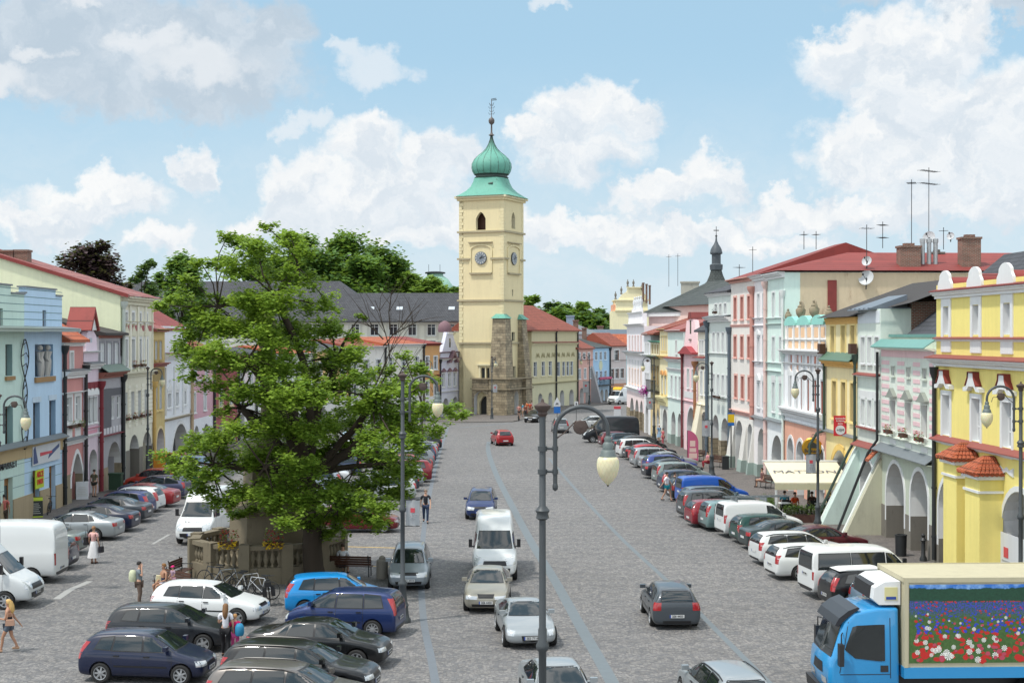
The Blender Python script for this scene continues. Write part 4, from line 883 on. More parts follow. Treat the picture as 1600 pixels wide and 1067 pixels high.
INK = pbr('ink', (.03, .03, .035), .6)
text('MARKET', .62, INK, MHH.o, (MHH.W-2.6, -.05, 3.45), sx=1.15, bold=.012)
H = LH('salmon house with orange tiled roof and pointed white arch', 97, 130, depth=11)
std(H, 'c98580', H.z(110, 541), [([111.5], 551, 577, 111, .62, dict(sw=.14, pane=CURT, bars=0)), ([107.5, 121], 620, 658, 112, .95, dict(sw=.26, rec=.12, pane=CURT))], [(111, 129, 708, 'p')], H.z(113, 692), 'c98580', 'e4e6e6', LSTONE, 1.9, dirt=.1); arch_trim(H, WHITE, .3)
H.band(H.z(110, 541), .4, .3, WHITE); H.band(H.z(110, 591), .45, .5, WHITE, slope=.08, m2=GREYM); H.band(H.z(112, 615), .12, .3, WHITE); H.band(H.z(113, 694), .3, .3, WHITE, slope=.1, m2=GREYM)
H.panel(.6, 1.9, H.z(112, 686), H.z(112, 667), WHITE, .03); H.panel(2.5, 3.6, H.z(112, 686), H.z(112, 667), WHITE, .03)
H.roof(H.z(110, 541)+.4, H.z(110, 487)+.6, ORANGET, d0=-.5, d1=7.5, x1=H.W-.2); H.pipe(.1, .2, H.z(98, 545), DARKM, .12, .15)
H = LH('narrow pale pink house with steep obelisk gable and red hoods', 130, 154, depth=11); W = H.W
std(H, 'd9c6d4', H.z(142, 574), [([135, 141.5, 148], 621, 660, 142, .8, dict(sw=.1, pane=CURT, bars=0, hood='arc', hoodm=WHITE))], [(139, 152, 702)], H.z(142, 680), 'd3c0cc', 'e4e6e6', dirt=.15)
z0 = H.z(142, 574); zt = H.z(136, 506)
H.gable([(.1, z0), (.15, z0+1.0), (.5, z0+1.1), (W*.22, z0+2), (W*.34, zt-.3), (W*.42, zt), (W*.52, zt), (W*.6, zt-.3), (W*.86, z0+2), (W-.3, z0+1.1), (W-.1, z0+1.0), (W-.1, z0)], .4, P_('d9c6d4', .15))
H.panel(W*.4, W*.56, z0+1.6, zt-.9, P_('aab2bd'), .02, 'gable_window'); H.band(z0+.95, .12, .3, WHITE); H.band(z0-.1, .35, .5, WHITE, slope=.08, m2=GREYM)
b = MB(); b.prism([(W*.16, zt-.4), (W*.46, zt+1.1), (W*.76, zt-.4), (W*.70, zt-.45), (W*.46, zt+.75), (W*.22, zt-.45)], -.35, 1.3); H.part(b, 'gable_roof', REDM); b = MB(); b.prism([(W*.24, zt-.4), (W*.46, zt+.7), (W*.68, zt-.4)], -.2, .3); b.prism([(W*.2, z0+.8), (W*.2, zt-.45), (W*.25, zt-.45), (W*.25, z0+.8)], .45, 1.2); H.part(b, 'gable_head', WHITE)
b = MB(); b.box(.3, W*.7, .5, 1.2, z0, zt-.4); H.part(b, 'dormer_side', P_('b5474d'))
for u in (H.u(135), H.u(141.5), H.u(148)): H.panel(u-.42, u+.42, H.z(142, 607), H.z(142, 597), surf('maroon', '7a2a33'), .1, 'red_hood')
H.band(H.z(142, 670), .1, .15, surf('rose', 'c58d9c')); H.panel(.3, W-.4, H.z(142, 677), H.z(142, 672), surf('rose', 'c58d9c'), .03); H.band(H.z(142, 682), .18, .25, WHITE); H.pipe(.0, .2, z0, DARKM, .12, .18); H.roof(z0, z0+2.4, SLATE, d0=.5)
H = LH('grey house with white shuttered attic windows and dark shop facade', 154, 190, depth=11)
std(H, 'a5a4aa', H.z(170, 526), [([159.5, 170.5, 181.5], 536, 572, 170, .95, dict(sw=.14, pane=pbr('shutter_white', (.6, .63, .66), .5), bars=0, rec=.06, sur=P_('8b8b92'))), ([176, 185.5], 620, 655, 176, .9, dict(sw=0, bars=1, sill=False))], [(168, 189, 690)], H.z(172, 676), '9c9ca1', 'dcdedf', LSTONE, 1.6)
H.panel(H.u(160), H.W-.3, H.z(172, 661), H.z(172, 606), surf('charcoal_panel', '4e4f56', .6), .05, 'shop_panel') if False else None
H.panel(H.u(160), H.u(173), H.z(168, 668), H.z(168, 607), surf('charcoal_panel', '53545b', .6), .05, 'dark_panel'); H.panel(H.u(173), H.W-.2, H.z(180, 617), H.z(180, 606), surf('charcoal_panel', '53545b', .6), .05, 'dark_panel')
H.band(H.z(170, 526)-.1, .35, .25, surf('russet', '8f5a4e')); H.band(H.z(170, 590), .4, .6, surf('russet', '8f5a4e'), slope=.45, m2=surf('moss_sheet', '6d7f74', .6)); H.band(H.z(172, 680), .08, .3, surf('maroon', '7a2a33'))
for k in range(7): H.panel(.4+k*H.W/7.5, .75+k*H.W/7.5, H.z(172, 677), H.z(172, 667), P_('c9cbd0'), .04, 'stucco_relief')
H.roof(H.z(170, 526)+.25, H.z(170, 500)+.3, surf('black_roof_felt', '3a3736'), d0=-.5, d1=9, hr=1.5); H.pipe(.0, .2, H.z(155, 600), surf('maroon', '7a2a33'), .13, .2); H.pipe(H.W-.05, .2, H.z(188, 590), DARKM, .13, .15)
H = LH('large cream ornate house with red frieze, flower boxes and two arches', 190, 238, depth=26)
c4 = [196.5, 207.5, 218, 228]; rv = surf('rose_frieze', '9d5b5c')
std(H, 'd7d3bd', H.z(212, 473), [(c4, 489, 502, 212, .75, dict(sw=.16, pane=CURT, bars=0, rec=.15)), (c4, 530, 572, 212, .85, dict(sw=.2, rec=.28, hood='peak', hoodm=P_('cfcbb2'))), (c4, 611, 652, 212, .9, dict(sw=0, rec=.28))], [(202, 217, 679), (222.5, 238, 674)], H.z(212, 667), 'd9d7c2', 'dcdedc', GSTONE, 2.3, dirt=.3)
H.band(H.z(212, 473)-.2, .55, .6, P_('cfcbb2')); H.band(H.z(212, 505), .14, .2, P_('cfcbb2')); H.band(H.z(212, 588), .35, .4, P_('cfcbb2'))
for k in range(5): H.panel(k*H.W/4-.22 if k else .02, min(H.W-.02, k*H.W/4+.22), H.z(212, 580), H.z(212, 478), P_('dcd9c6'), .10, 'pilaster')
for za, zb in ((H.z(212, 503), H.z(212, 484)), (H.z(212, 517), H.z(212, 508))):
 for k in range(4): H.panel(k*H.W/4+.24, (k+.5)*H.W/4-.55 if za > H.z(212, 504) else (k+1)*H.W/4-.24, za, zb, rv, .02, 'red_frieze')
for k in range(5):
 u = [0.05]+[v for c in c4 for v in (H.u(c)-.55, H.u(c)+.55)]+[H.W-.05]; strips(H, u[2*k], u[2*k+1], H.z(212, 666), H.z(212, 600), 10, P_('e2dfcc'), .04, 'rustication', .86)
zr = H.z(212, 473)+.4; b = MB(); b.add([(-.4, -.7, zr), (H.W+.4, -.7, zr), (H.W+.4, 13, zr+4.2), (-.4, 13, zr+4.2), (H.W+.4, 27, zr), (-.4, 27, zr)], [(0, 1, 2, 3), (3, 2, 4, 5)]); H.part(b, 'roof', tiles('rust_sheet', '8a4a48', '9a6a64', .6, .6))
b = MB(); b.add([(-.02, .0, 9), (-.02, 26, 9), (-.02, 26, zr), (-.02, 13, zr+4.1), (-.02, -.0, zr)], [(0, 4, 3, 2, 1)]); b.add([(-.32, .0, 9), (-.32, 26, 9), (-.32, 26, zr), (-.32, 13, zr+4.1), (-.32, -.0, zr)], [(0, 1, 2, 3, 4)]); b.add([(-.32, 0, 9), (-.02, 0, 9), (-.02, 0, zr), (-.32, 0, zr)], [(0, 1, 2, 3)]); H.part(b, 'firewall', P_('e0e5bd', .08))
b = MB(); b.add([(-.55, -.6, zr+.1), (.1, -.6, zr+.1), (.1, 13, zr+4.3), (-.55, 13, zr+4.3), (-.55, -.6, zr-.15), (-.55, 13, zr+4.05)], [(0, 1, 2, 3), (0, 3, 5, 4)]); H.part(b, 'firewall_cap', REDM)
for (y, w, m, hh) in ((11.2, 1.3, surf('pale_render', 'a9a89c'), 1.6), ): H.chimney(.6, y, zr+2, zr+5.4, 1.2, w, m)
H.pipe(.0, .2, zr-.6, P_('b9c3ba'), .14, .14)
for (px, py, w, lab) in ((36, 420, .95, 'right brick chimney above the cream firewall at far left'), (9, 414, 1.4, 'wide brick chimney above the cream firewall at far left edge')):
 p = Wp(px, py, 102.3); t = thing('chimney', lab, 'chimney', (p.x, p.y, p.z-2), 0); b = MB(); b.box(-w/2, w/2, -.45, .45, 0, 3.2 if px > 20 else 2.9); b.box(-w/2-.06, w/2+.06, -.51, .51, 3.201 if px > 20 else 2.901, 3.35 if px > 20 else 3.05); b.build('stack', BRICK, t)
H = LH('narrow ochre house with weathered upper front next to white ornate house', 238, 257.5, depth=11)
std(H, 'c6ad68', H.z(247, 519), [([243.5, 250.5], 533, 562, 247, .8, dict(sw=.12, sur=P_('b49a58'))), ([243.5, 250.5], 603, 640, 247, .85, dict(sw=.14, sur=P_('d4bd78')))], [(244, 256, 669)], H.z(247, 656), 'c9b26c', 'dcdedc', dirt=.5); arch_trim(H, P_('d9c48a'), .2)
H.band(H.z(247, 519), .25, .5, P_('b49a58')); H.band(H.z(247, 573), .3, .5, BRNM); H.roof(H.z(247, 519)+.2, H.z(247, 519)+2.4, BRNM); H.pipe(.1, .2, H.z(240, 600), P_('c9a24e'), .12, .15)
H.panel(.2, H.W-.2, H.z(247, 598), H.z(247, 576), surf('mottled_ochre', '9a8658', .9, .35, 2, .3, 14, .7), .02)
H = LH('white ornate house with three pointed window hoods and one wide arch', 257.5, 298, depth=11)
std(H, 'dde1e8', H.z(277, 560), [([264, 276, 288], 613, 633, 277, 1.05, dict(sw=.2, hood='peak', hoodm=WHITE, pane=CURT))], [(268, 294, 662)], H.z(277, 652), 'dde1e6', 'dfe1e4', dirt=.15); arch_trim(H, WHITE, .28)
for k in range(4): H.panel(k*H.W/3-.2 if k else .02, min(H.W-.02, k*H.W/3+.2), H.z(277, 645), H.z(277, 572), WHITE, .12, 'pilaster')
zt = H.z(277, 560); H.band(zt, .35, .6, WHITE, slope=.1, m2=BRNM); b = MB(); b.box(.4, H.W-.4, .2, .6, zt+.2, zt+2.6); H.part(b, 'attic', P_('dde1e8')); H.roof(zt+2.4, zt+5.2, REDM, d0=.1, d1=10, hl=1, x1=H.W+.5); H.band(H.z(277, 654), .2, .3, P_('a79c86')); H.pipe(H.W-.1, .2, zt, P_('b59a78'), .14, .15)
H = LH('pink house with white ground floor beside dark red house', 298, 333, depth=11)
std(H, 'cf9dab', H.z(315, 565), [([303.5, 320], 612, 641, 315, 1.0, dict(sw=.15, pane=CURT)), ([305, 322], 574, 590, 315, .9, dict(sw=.1))], [(303, 311, 665), (316.5, 328, 662)], H.z(315, 652), 'dcdfe6', 'dfe1e4')
H.band(H.z(315, 565), .3, .5, WHITE); H.roof(H.z(315, 565)+.3, H.z(315, 565)+3, REDT); H.band(H.z(315, 597), .25, .25, WHITE); H.pipe(H.W, .2, H.z(315, 570), DARKM, .12, .15)
H = LH('dark red house behind the left edge of the big tree', 333, 371, depth=11)
std(H, '9c4a4e', H.z(350, 572), [([345, 361], 603, 634, 352, 1.1, dict(sw=.2, sur=P_('d9c69a')))], [(340, 352, 660), (357, 368, 658)], H.z(352, 649), 'a9585a', 'dfe1e4'); H.band(H.z(350, 572), .3, .5, WHITE); H.roof(H.z(350, 572)+.3, H.z(350, 572)+3, REDT); H.band(H.z(352, 651), .15, .2, P_('b5806a'))
spec = [(371, 399, 'dfcfd2', 565, 'white and pink house with flower window behind tree branches', REDT), (399, 440, 'c6d6dc', 560, 'pale blue grey house hidden mostly by the tree crown', SLATE),
  (440, 489, 'dfe2dc', 556, 'off-white house behind the middle of the tree crown', ORANGET), (489, 545, 'e2b876', 549, 'orange yellow house with framed windows seen through branches', SLATE),
  (545, 601, 'dcd9d2', 545, 'whitish house seen through the right part of the crown', REDT), (601, 661, 'd5d3c6', 541, 'cream house with stucco garlands under bright orange roof', ORANGET), (661, 687, 'd09a58', 540, 'orange house with slit window beside lavender gable house', REDM)]
for a, b_, col, yt, lab, rm in spec:
 H = LH(lab, a, b_, depth=10); w = b_-a; mid = (a+b_)/2; n = 3 if w > 30 else 2; cs = [a+w*(k+.5)/n for k in range(n)]; wd = min(1.1, H.W/n*.42)
 std(H, col, H.z(mid, yt), [(cs, yt+17, yt+37, mid, wd, dict(sw=.14)), (cs, yt+55, yt+78, mid, wd, dict(sw=.14))], [(a+w*(k+.22)/2*1.0, a+w*(k+.78)/2, 645-(mid-371)/320*20) for k in range(2)], H.z(mid, 636-(mid-371)/320*18), 'dcdcd8', 'dfe1e4')
 H.band(H.z(mid, yt), .3, .5, WHITE if col != 'd09a58' else REDM); H.roof(H.z(mid, yt)+.3, H.z(mid, yt)+1.15, rm); H.band(H.z(mid, yt+48), .2, .25, WHITE if col != 'd09a58' else REDM); H.pipe(.0, .2, H.z(a+1, yt), DARKM, .12, .16)
H = LH('lavender white gabled house with rounded dome top beside the tower', 687, 721.5, depth=10); W = H.W
std(H, 'c9cbdd', H.z(704, 563), [([692.5, 702, 710.5], 583, 603, 703, .95, dict(sw=.18, hood='tri', hoodm=surf('mauve_sheet', '7a5f66'))),], [(692, 701, 622), (706.5, 716, 620)], H.z(704, 615), 'd2d4e0', 'dfe1e6', dirt=.12)
z0 = H.z(704, 563); z1 = H.z(704, 519)
H.gable([(.1, z0), (.5, z0+1.1), (W*.12, z0+1.2), (W*.24, z0+2.6), (W*.32, z1), (W*.58, z1), (W*.66, z0+2.6), (W*.84, z0+1.2), (W*.94, z0+1.1), (W-.1, z0)], .45, P_('c9cbdd', .12))
b = MB(); c = W*.45; b.lathe([(.0, 0), (.85, 0), (.92, .35), (.84, .85), (.58, 1.25), (.2, 1.45), (0, 1.5)], (c, .7, z1), 14); H.part(b, 'gable_dome', surf('mauve_sheet', '8a7a80', .5, .2, 2), 50); b = MB(); b.box(c-.95, c+.95, -.15, .5, z1-.25, z1); H.part(b, 'gable_cap', WHITE)
H.panel(c-.3, c+.3, z0+1.7, z1-.8, GLASS, .02, 'gable_window'); H.band(z0, .25, .5, WHITE, slope=.1, m2=surf('mauve_sheet', '8a7a80')); H.band(z0+1.0, .14, .3, surf('mauve_sheet', '8a7a80'))
b = MB(); b.prism([(W*.3, z0-.3), (W*.52, z0+1.3), (W*.74, z0-.3), (W*.66, z0-.3), (W*.52, z0+.8), (W*.38, z0-.3)], -.5, -.001); H.part(b, 'pediment', surf('mauve_sheet', '8a7a80')); H.band(H.z(704, 612), .15, .2, WHITE)
H.roof(z0+.2, z0+2.6, GREYM, d0=.6, x0=.3); H.pipe(.0, .2, z0, DARKM, .1, .14); H.pipe(W, .2, z0-1, DARKM, .1, .14)
# ---------------------------------------------------------------- long pale school building behind
t = thing('school', 'long white building with dark grey roof behind the left row', 'building', (-56, 206, 0), R(-1.5)); k = 206/F
L = 50; ze = EYE+21*k; zr = EYE+66*k
holes = []
class _H: pass
SH = House.__new__(House); SH.A = Vector((-56, 206, 0)); SH.B = Vector((-5.5, 204, 0)); SH.W = (SH.B-SH.A).length; SH.d = (SH.B-SH.A).normalized(); SH.rz = math.atan2(SH.d.y, SH.d.x); SH.depth = 14; SH.o = t; t.rotation_euler = (0, 0, SH.rz)
us = [SH.u(x) for x in (703.5, 674, 644, 614.5, 585, 555, 525, 495, 465, 435, 405, 375, 345, 315, 285, 255)]
zw = SH.z(644, 524); holes = SH.windows(us, zw, SH.z(644, 504)-zw, 1.15, rec=.12, sw=.1, pane=GLASS, tr=1, sill=True)
SH.wall(0, ze, holes, [P_('d9d8cb'), P_('d9d8cb')], .4); SH.body(ze, P_('d9d8cb')); SH.band(ze-.3, .5, .6, P_('c9c8c0')); SH.band(zw-1.0, .2, .2, WHITE)
for u in us: SH.panel(u-1.05, u-.75, zw-.8, ze-.4, P_('c9c8bd'), .06, 'pilaster'); SH.panel(u+.75, u+1.05, zw-.8, ze-.4, P_('c9c8bd'), .06, 'pilaster')
SH.roof(ze+.2, ze+4.4, SLATE, d0=-.8, d1=12, x1=SH.W+1)
b = MB(); u1 = SH.u(560); z = ze+3.2
b.add([(-1, -.4, ze+.4), (u1+4, -.4, ze+.4), (u1+4, 13.8, ze+.4), (-1, 13.8, ze+.4), (-1, 6.6, ze+6.2), (SH.u(520), 6.6, ze+6.2)], [(0, 1, 5, 4), (1, 2, 5), (2, 3, 4, 5)]); SH.part(b, 'roof', SLATE)
for x in (622, 577, 704, 480):
 b = MB(); b.M = Matrix.Translation((SH.u(x), 2.0, ze+1.95)) @ Matrix.Rotation(R(33), 4, 'X'); b.box(-.45, .45, -.4, .4, 0, .18); SH.part(b, 'skylight', pbr('roof_window', (.5, .55, .6), .2))
t = thing('shed', 'low blue grey flat roof between cream house and school', 'building', (-22, 182, 0), R(12)); b = MB(); b.box(0, 12, 0, 6, 0, EYE-.2-20*.08); b.build('wall', P_('9aa0a4'), t); b = MB(); b.box(-.3, 12.3, -.3, 6.3, EYE-1.8+.001, EYE-1.5+.9); b.build('roof', surf('blue_slate', '56636f', .6, .1), t)
p = Wp(680, 452, 265); t = thing('dome', 'pale green copper dome peeking over the trees left of the tower', 'dome', (p.x, p.y, 12), 0); k = 265/F; z = p.z-12
b = MB(); b.lathe([(3.6, 0), (3.6, z-1)], n=20); b.build('drum', P_('cfd6c8'), t); b = MB(); b.lathe([(3.7, z-1), (3.3, z+.6), (2.4, z+1.9), (1.5, z+2.5), (1.5, z+2.9)], n=20); b.build('dome_roof', surf('pale_copper', '8fb5a4', .6, .1, 1), t, 60); b = MB(); b.lathe([(1.9, z+2.9), (1.9, z+3.15), (.9, z+3.3), (0, z+3.35)], n=16); [b.tube([(x, 0, z+3), (x, 0, z+4.6)], .04, 5) for x in (-1.2, .9)]; b.build('cap', DARKM, t)
# ---------------------------------------------------------------- town hall tower
th = R(24); kT = 186/F
TWR = thing('tower', 'tall cream town hall tower with green onion dome and clocks', 'tower', (-1.1, 186, 0), -th)
S = 6.45
def TZ(py, Y=186.): return EYE-(py-525)*Y/F
cream = surf('tower_cream', 'dccfa6', .9, .10, .4, .25, 20, .25, '8d8468')
TWR.rotation_euler = (0, 0, -th); TWR.location = (-1.1-S*math.cos(th), 186+S*math.sin(th), 0)
zE = TZ(305); zs = [TZ(y) for y in (361, 403.5, 469, 536)]
TH = House.__new__(House); TH.A = Vector(TWR.location); TH.B = Vector((-1.1, 186, 0)); TH.W = S; TH.d = (TH.B-TH.A).normalized(); TH.rz = -th; TH.depth = S; TH.o = TWR
def pointed(u0, u1, z0, z1): return (u0, u1, z0, z1, 'p')
mid = S/2
fw = [pointed(TH.u(743.5), TH.u(758.8), TZ(358.5), TZ(330)), (TH.u(751.5), TH.u(758), TZ(593), TZ(575), 'r'), (TH.u(760), TH.u(765.5), TZ(593), TZ(575), 'r')]
ent = (TH.u(749), TH.u(766), 0, TZ(619), 'p')
TH.wall(0, zE, fw+[ent], [cream, P_('d6cda8')], .6)
b = MB(); b.M = Matrix.Translation((S, 0, 0)) @ Matrix.Rotation(R(90), 4, 'Z')
o = MB(); TH2 = House.__new__(House); TH2.__dict__.update(TH.__dict__)
right = link('right_wall', None, TWR, (S, 0, 0), R(90)); bpy.data.objects.remove(right)
def side_wall(holes, name, x, rz):
 TH2.o = TWR; w = TH2.wall(0, zE, holes, [cream, P_('d6cda8')], .6, x0=.0, x1=S, name=name); w.location = x; w.rotation_euler = (0, 0, rz); return w
rw = side_wall([pointed(2.55, 3.75, TZ(359, 190), TZ(333, 190)), (2.7, 3.1, TZ(463, 190), TZ(453, 190), 'r'), (2.4, 3.9, TZ(590, 190), TZ(572, 190), 'r'), (2.6, 3.7, TZ(533, 190), TZ(519, 190), 'r'), (2.7, 3.9, 0, 3.3, 'p')], 'wall', (S+.002, 0.002, 0), R(90))
side_wall([], 'wall', (S, S+.002, 0), R(180)); side_wall([], 'wall', (-.002, S, 0), R(270))
b = MB(); b.box(.6, S-.6, 1.2, 1.4, 0, zE-.2); b.box(S-1.4, S-1.2, .6, S-.6, 0, zE-.2); TH.part(b, 'louvres', BROWN)
for (u0, u1, z0, z1) in [(a[0], a[1], a[2], a[3]) for a in fw[1:]]: b = MB(); b.box(u0, u1, .3, .35, z0, z1); TH.part(b, 'window', GLASS)
for (a0, a1, z0, z1) in ((2.4, 3.9, TZ(590, 190), TZ(572, 190)), (2.6, 3.7, TZ(533, 190), TZ(519, 190)), (2.7, 3.1, TZ(463, 190), TZ(453, 190))):
 b = MB(); b.box(S-.35, S-.3, a0, a1, z0, z1); b.box(S-.3, S-.25, (a0+a1)/2-.06, (a0+a1)/2+.06, z0, z1); TH.part(b, 'window', GLASS)
def ring(z0, z1, out, m, name):
 b = MB(); b.box(-out, S+out, -out, -.004, z0, z1); b.box(S+.004, S+out, -.004, S+out, z0, z1); b.box(-out, -.004, -.004, S+out, z0, z1); b.box(-.004, S+.004, S+.004, S+out, z0, z1); return TH.part(b, name, m)
for z in zs[:1]+zs[2:]: ring(z-.12, z+.12, .24, surf('string_stone', 'a89e82'), 'string_course')
b = MB(); z = zs[1]
for (a0, a1) in ((-.24, TH.u(735.5)), (TH.u(767), S+.24)): b.box(a0, a1, -.24, -.004, z-.12, z+.12)
for (a0, a1) in ((-.0, 1.35), (5.1, S+.24)): b.box(S+.004, S+.24, a0, a1, z-.12, z+.12)
TH.part(b, 'string_course', surf('string_stone', 'a89e82'))
ring(zE-.55, zE-.25, .25, cream, 'cornice'); ring(zE-.25, zE+.02, .5, P_('d9cda4'), 'cornice')
b = MB(); n = int((zE-.6-TZ(536))/.42)
for k in range(n):
 z = TZ(536)+k*.42; w = .62 if k % 2 else .42
 b.box(-.03, w, -.035, -.005, z+.02, z+.40); b.box(S-w, S+.03, -.035, -.005, z+.02, z+.40); b.box(S+.005, S+.035, -.005, w, z+.02, z+.40); b.box(S+.005, S+.035, S-w, S, z+.02, z+.40)
TH.part(b, 'quoins', P_('dccf9f', .3))
for fl in (0, 1):
 b = MB(); M_ = None if not fl else (Matrix.Translation((S, 0, 0)) @ Matrix.Rotation(R(90), 4, 'Z')); b.M = M_
 u0, u1 = (TH.u(736.5), TH.u(767)) if not fl else (1.35, 5.0); zb, zt = TZ(425.5), TZ(383); c = (u0+u1)/2
 b.box(u0-.22, u0, -.14, -.004, zb, zt-.5); b.box(u1, u1+.22, -.14, -.004, zb, zt-.5); N = 12; w = (u1-u0)/2
 po = [(c+(w+.22)*math.cos(math.pi*(1-q/N)), zt-.5+.72*math.sin(math.pi*q/N)) for q in range(N+1)]; pi = [(c+w*math.cos(math.pi*(1-q/N)), zt-.5+.5*math.sin(math.pi*q/N)) for q in range(N+1)]
 for q in range(N): b.prism([pi[q], po[q], po[q+1], pi[q+1]], -.14, -.004)
 TH.part(b, 'clock_niche', cream); b = MB(); b.M = M_; b.box(u0-.15, u1+.15, -.32, -.004, zb-.18, zb+.02); b.box(u0-.35+(.1 if fl else 0), u1+.25, -.32, -.004, TZ(378.5), TZ(377)); TH.part(b, 'clock_ledge', surf('string_stone', 'a89e82'))
 cz = TZ(402.5); r = .84; b = MB(); b.M = M_; b.lathe([(r, -.16), (r, -.04), (r*.9, -.03)], (c, -.0, cz), 28, 0, 'y'); co = TH.part(b, 'clock', pbr('clock_rim', (.05, .06, .07), .5), 40)
 b = MB(); b.M = M_; b.lathe([(0, -.19), (r*.97, -.185), (r*.97, -.165)], (c, 0, cz), 28, 0, 'y'); TH.part(b, 'clock_face', pbr('clock_face', (.20, .23, .26), .5), 0, co)
 b = MB(); b.M = M_
 for q in range(12):
  a = math.pi*q/6; ca, sa = math.sin(a), math.cos(a); p0 = (c+ca*r*.68, cz+sa*r*.68); p1 = (c+ca*r*.9, cz+sa*r*.9); nx, nz = -sa*.045, ca*.045
  b.prism([(p0[0]-nx, p0[1]-nz), (p1[0]-nx, p1[1]-nz), (p1[0]+nx, p1[1]+nz), (p0[0]+nx, p0[1]+nz)], -.215, -.192)
 TH.part(b, 'numerals', pbr('numeral', (.62, .62, .58), .5), 0, co); b = MB(); b.M = M_
 for (a, l, w) in ((R(38), .45, .06), (R(75), .72, .045)):
  ca, sa = math.sin(a), math.cos(a); b.prism([(c-ca*.15-sa*w, cz-sa*.15+ca*w), (c+ca*l-sa*w*.4, cz+sa*l+ca*w*.4), (c+ca*l+sa*w*.4, cz+sa*l-ca*w*.4), (c-ca*.15+sa*w, cz-sa*.15-ca*w)], -.235, -.217)
 TH.part(b, 'hands', pbr('hand_black', (.01, .01, .01), .4), 0, co)
b = MB(); z0, z1 = TZ(594.5), TZ(573); u0, u1 = TH.u(748.5), TH.u(768); b.box(u0, u1, -.1, -.004, z1, z1+.15); b.box(u0-.2, u1+.2, -.25, -.004, z1+.15, z1+.35); b.box(u0, u0+.25, -.1, -.004, z0, z1); b.box(u1-.25, u1, -.1, -.004, z0, z1); b.box(TH.u(758.2), TH.u(759.8), -.1, -.004, z0, z1); TH.part(b, 'window_surround', P_('e2d8ac'))
Z5, Z6 = TZ(513, 183), TZ(594, 183)
def tap(x0, x1, y0, y1, z0, z1, ex, ey, name='buttress', m=SAND):
 """tapering pier: footprint shrinks by ex, ey on its outer sides"""
 b = MB(); b.add([(x0, y0, z0), (x1, y0, z0), (x1, y1, z0), (x0, y1, z0), (x0+ex[0], y0+ey, z1), (x1-ex[1], y0+ey, z1), (x1-ex[1], y1, z1), (x0+ex[0], y1, z1)], [(0, 3, 2, 1), (4, 5, 6, 7), (0, 1, 5, 4), (1, 2, 6, 5), (2, 3, 7, 6), (3, 0, 4, 7)]); return TH.part(b, name, m)
tap(S-1.75, S+.95, -1.1, 1.35, 0, 4.85, (0.1, .05), .05); tap(S-1.6, S+.8, -1.0, 1.35, 4.85, 9.9, (.15, .2), .35); tap(S-1.45, S+.55, -.6, 1.2, 9.9, 12.7, (.1, .1), .1)
b = MB(); b.add([(S-1.5, -.8, 12.7), (S+.65, -.8, 12.7), (S+.65, 1.3, 12.7), (S-1.5, 1.3, 12.7), (S-1.1, -.004, 13.3), (S+.004, -.004, 13.3), (S+.004, .9, 13.3), (S-1.1, .9, 13.3)], [(0, 1, 5, 4), (1, 2, 6, 5), (2, 3, 7, 6), (3, 0, 4, 7), (4, 5, 6, 7), (0, 3, 2, 1)]); TH.part(b, 'buttress_cap', VERDI)
def tapy(x0, x1, y0, y1, z0, z1, e):
 b = MB(); b.add([(x0, y0, z0), (x1, y0, z0), (x1, y1, z0), (x0, y1, z0), (x0, y0+.1, z1), (x1-e, y0+.1, z1), (x1-e, y1-.1, z1), (x0, y1-.1, z1)], [(0, 3, 2, 1), (4, 5, 6, 7), (0, 1, 5, 4), (1, 2, 6, 5), (2, 3, 7, 6), (3, 0, 4, 7)]); return TH.part(b, 'buttress', SAND)
tapy(S+.004, S+1.35, 4.4, 6.6, 0, 4.9, .1); tapy(S+.004, S+1.2, 4.5, 6.5, 4.9, 9.9, .45); tapy(S+.004, S+.75, 4.6, 6.3, 9.9, 12.6, .2)
b = MB(); b.add([(S, 4.5, 12.6), (S+.9, 4.5, 12.6), (S+.9, 6.5, 12.6), (S, 6.5, 12.6), (S+.005, 4.9, 13.3), (S+.005, 6.1, 13.3)], [(0, 1, 4), (1, 2, 5, 4), (2, 3, 5)]); TH.part(b, 'buttress_cap', VERDI)
for z in (4.75, 3.4):
 b = MB(); b.box(TH.u(741), S+1.1, -1.25, -1.1, z, z+.16); b.box(S+.95, S+1.45, -1.1, 6.7, z, z+.16); TH.part(b, 'string_course', LSTONE)
ph = TH.wall(0, 4.75, [(TH.u(747)-.1, TH.u(765.5), 0, 3.15, 'a')], [SAND, P_('cfd3d6')], .95, x0=TH.u(742.5), x1=S-1.76, y=-1.0, name='entrance_porch')
b = MB(); b.box(ent[0]+.1, ent[1]-.1, .45, .5, 0.02, 2.75); TH.part(b, 'door', pbr('door_dark', (.03, .03, .03), .6))
rp = TH2.wall(0, 4.75, [(.4, 1.75, 0, 3.1, 'a')], [SAND, P_('cfd3d6')], .7, x0=0, x1=3.0, name='entrance_porch'); rp.location = (S+.75, 1.4, 0); rp.rotation_euler = (0, 0, R(90))
b = MB(); b.box(TH.u(720)-.3, TH.u(742.5), -.15, -.004, 0, 1.0); TH.part(b, 'stone_base', P_('d9cda4'))
z0 = zE+.02; e = .75
def sq(r, z, n=4): return [(S/2+r*math.sqrt(2)*math.cos(R(45)+k*math.pi/2), S/2+r*math.sqrt(2)*math.sin(R(45)+k*math.pi/2), z) for k in range(4)]
prof = [(S/2+.75, z0), (S/2+.35, z0+.28), (S/2-.3, z0+.8), (S/2-.8, z0+1.4), (S/2-1.05, z0+2.1), (S/2-1.1, z0+2.55)]
b = MB(); rings = []; N = 32
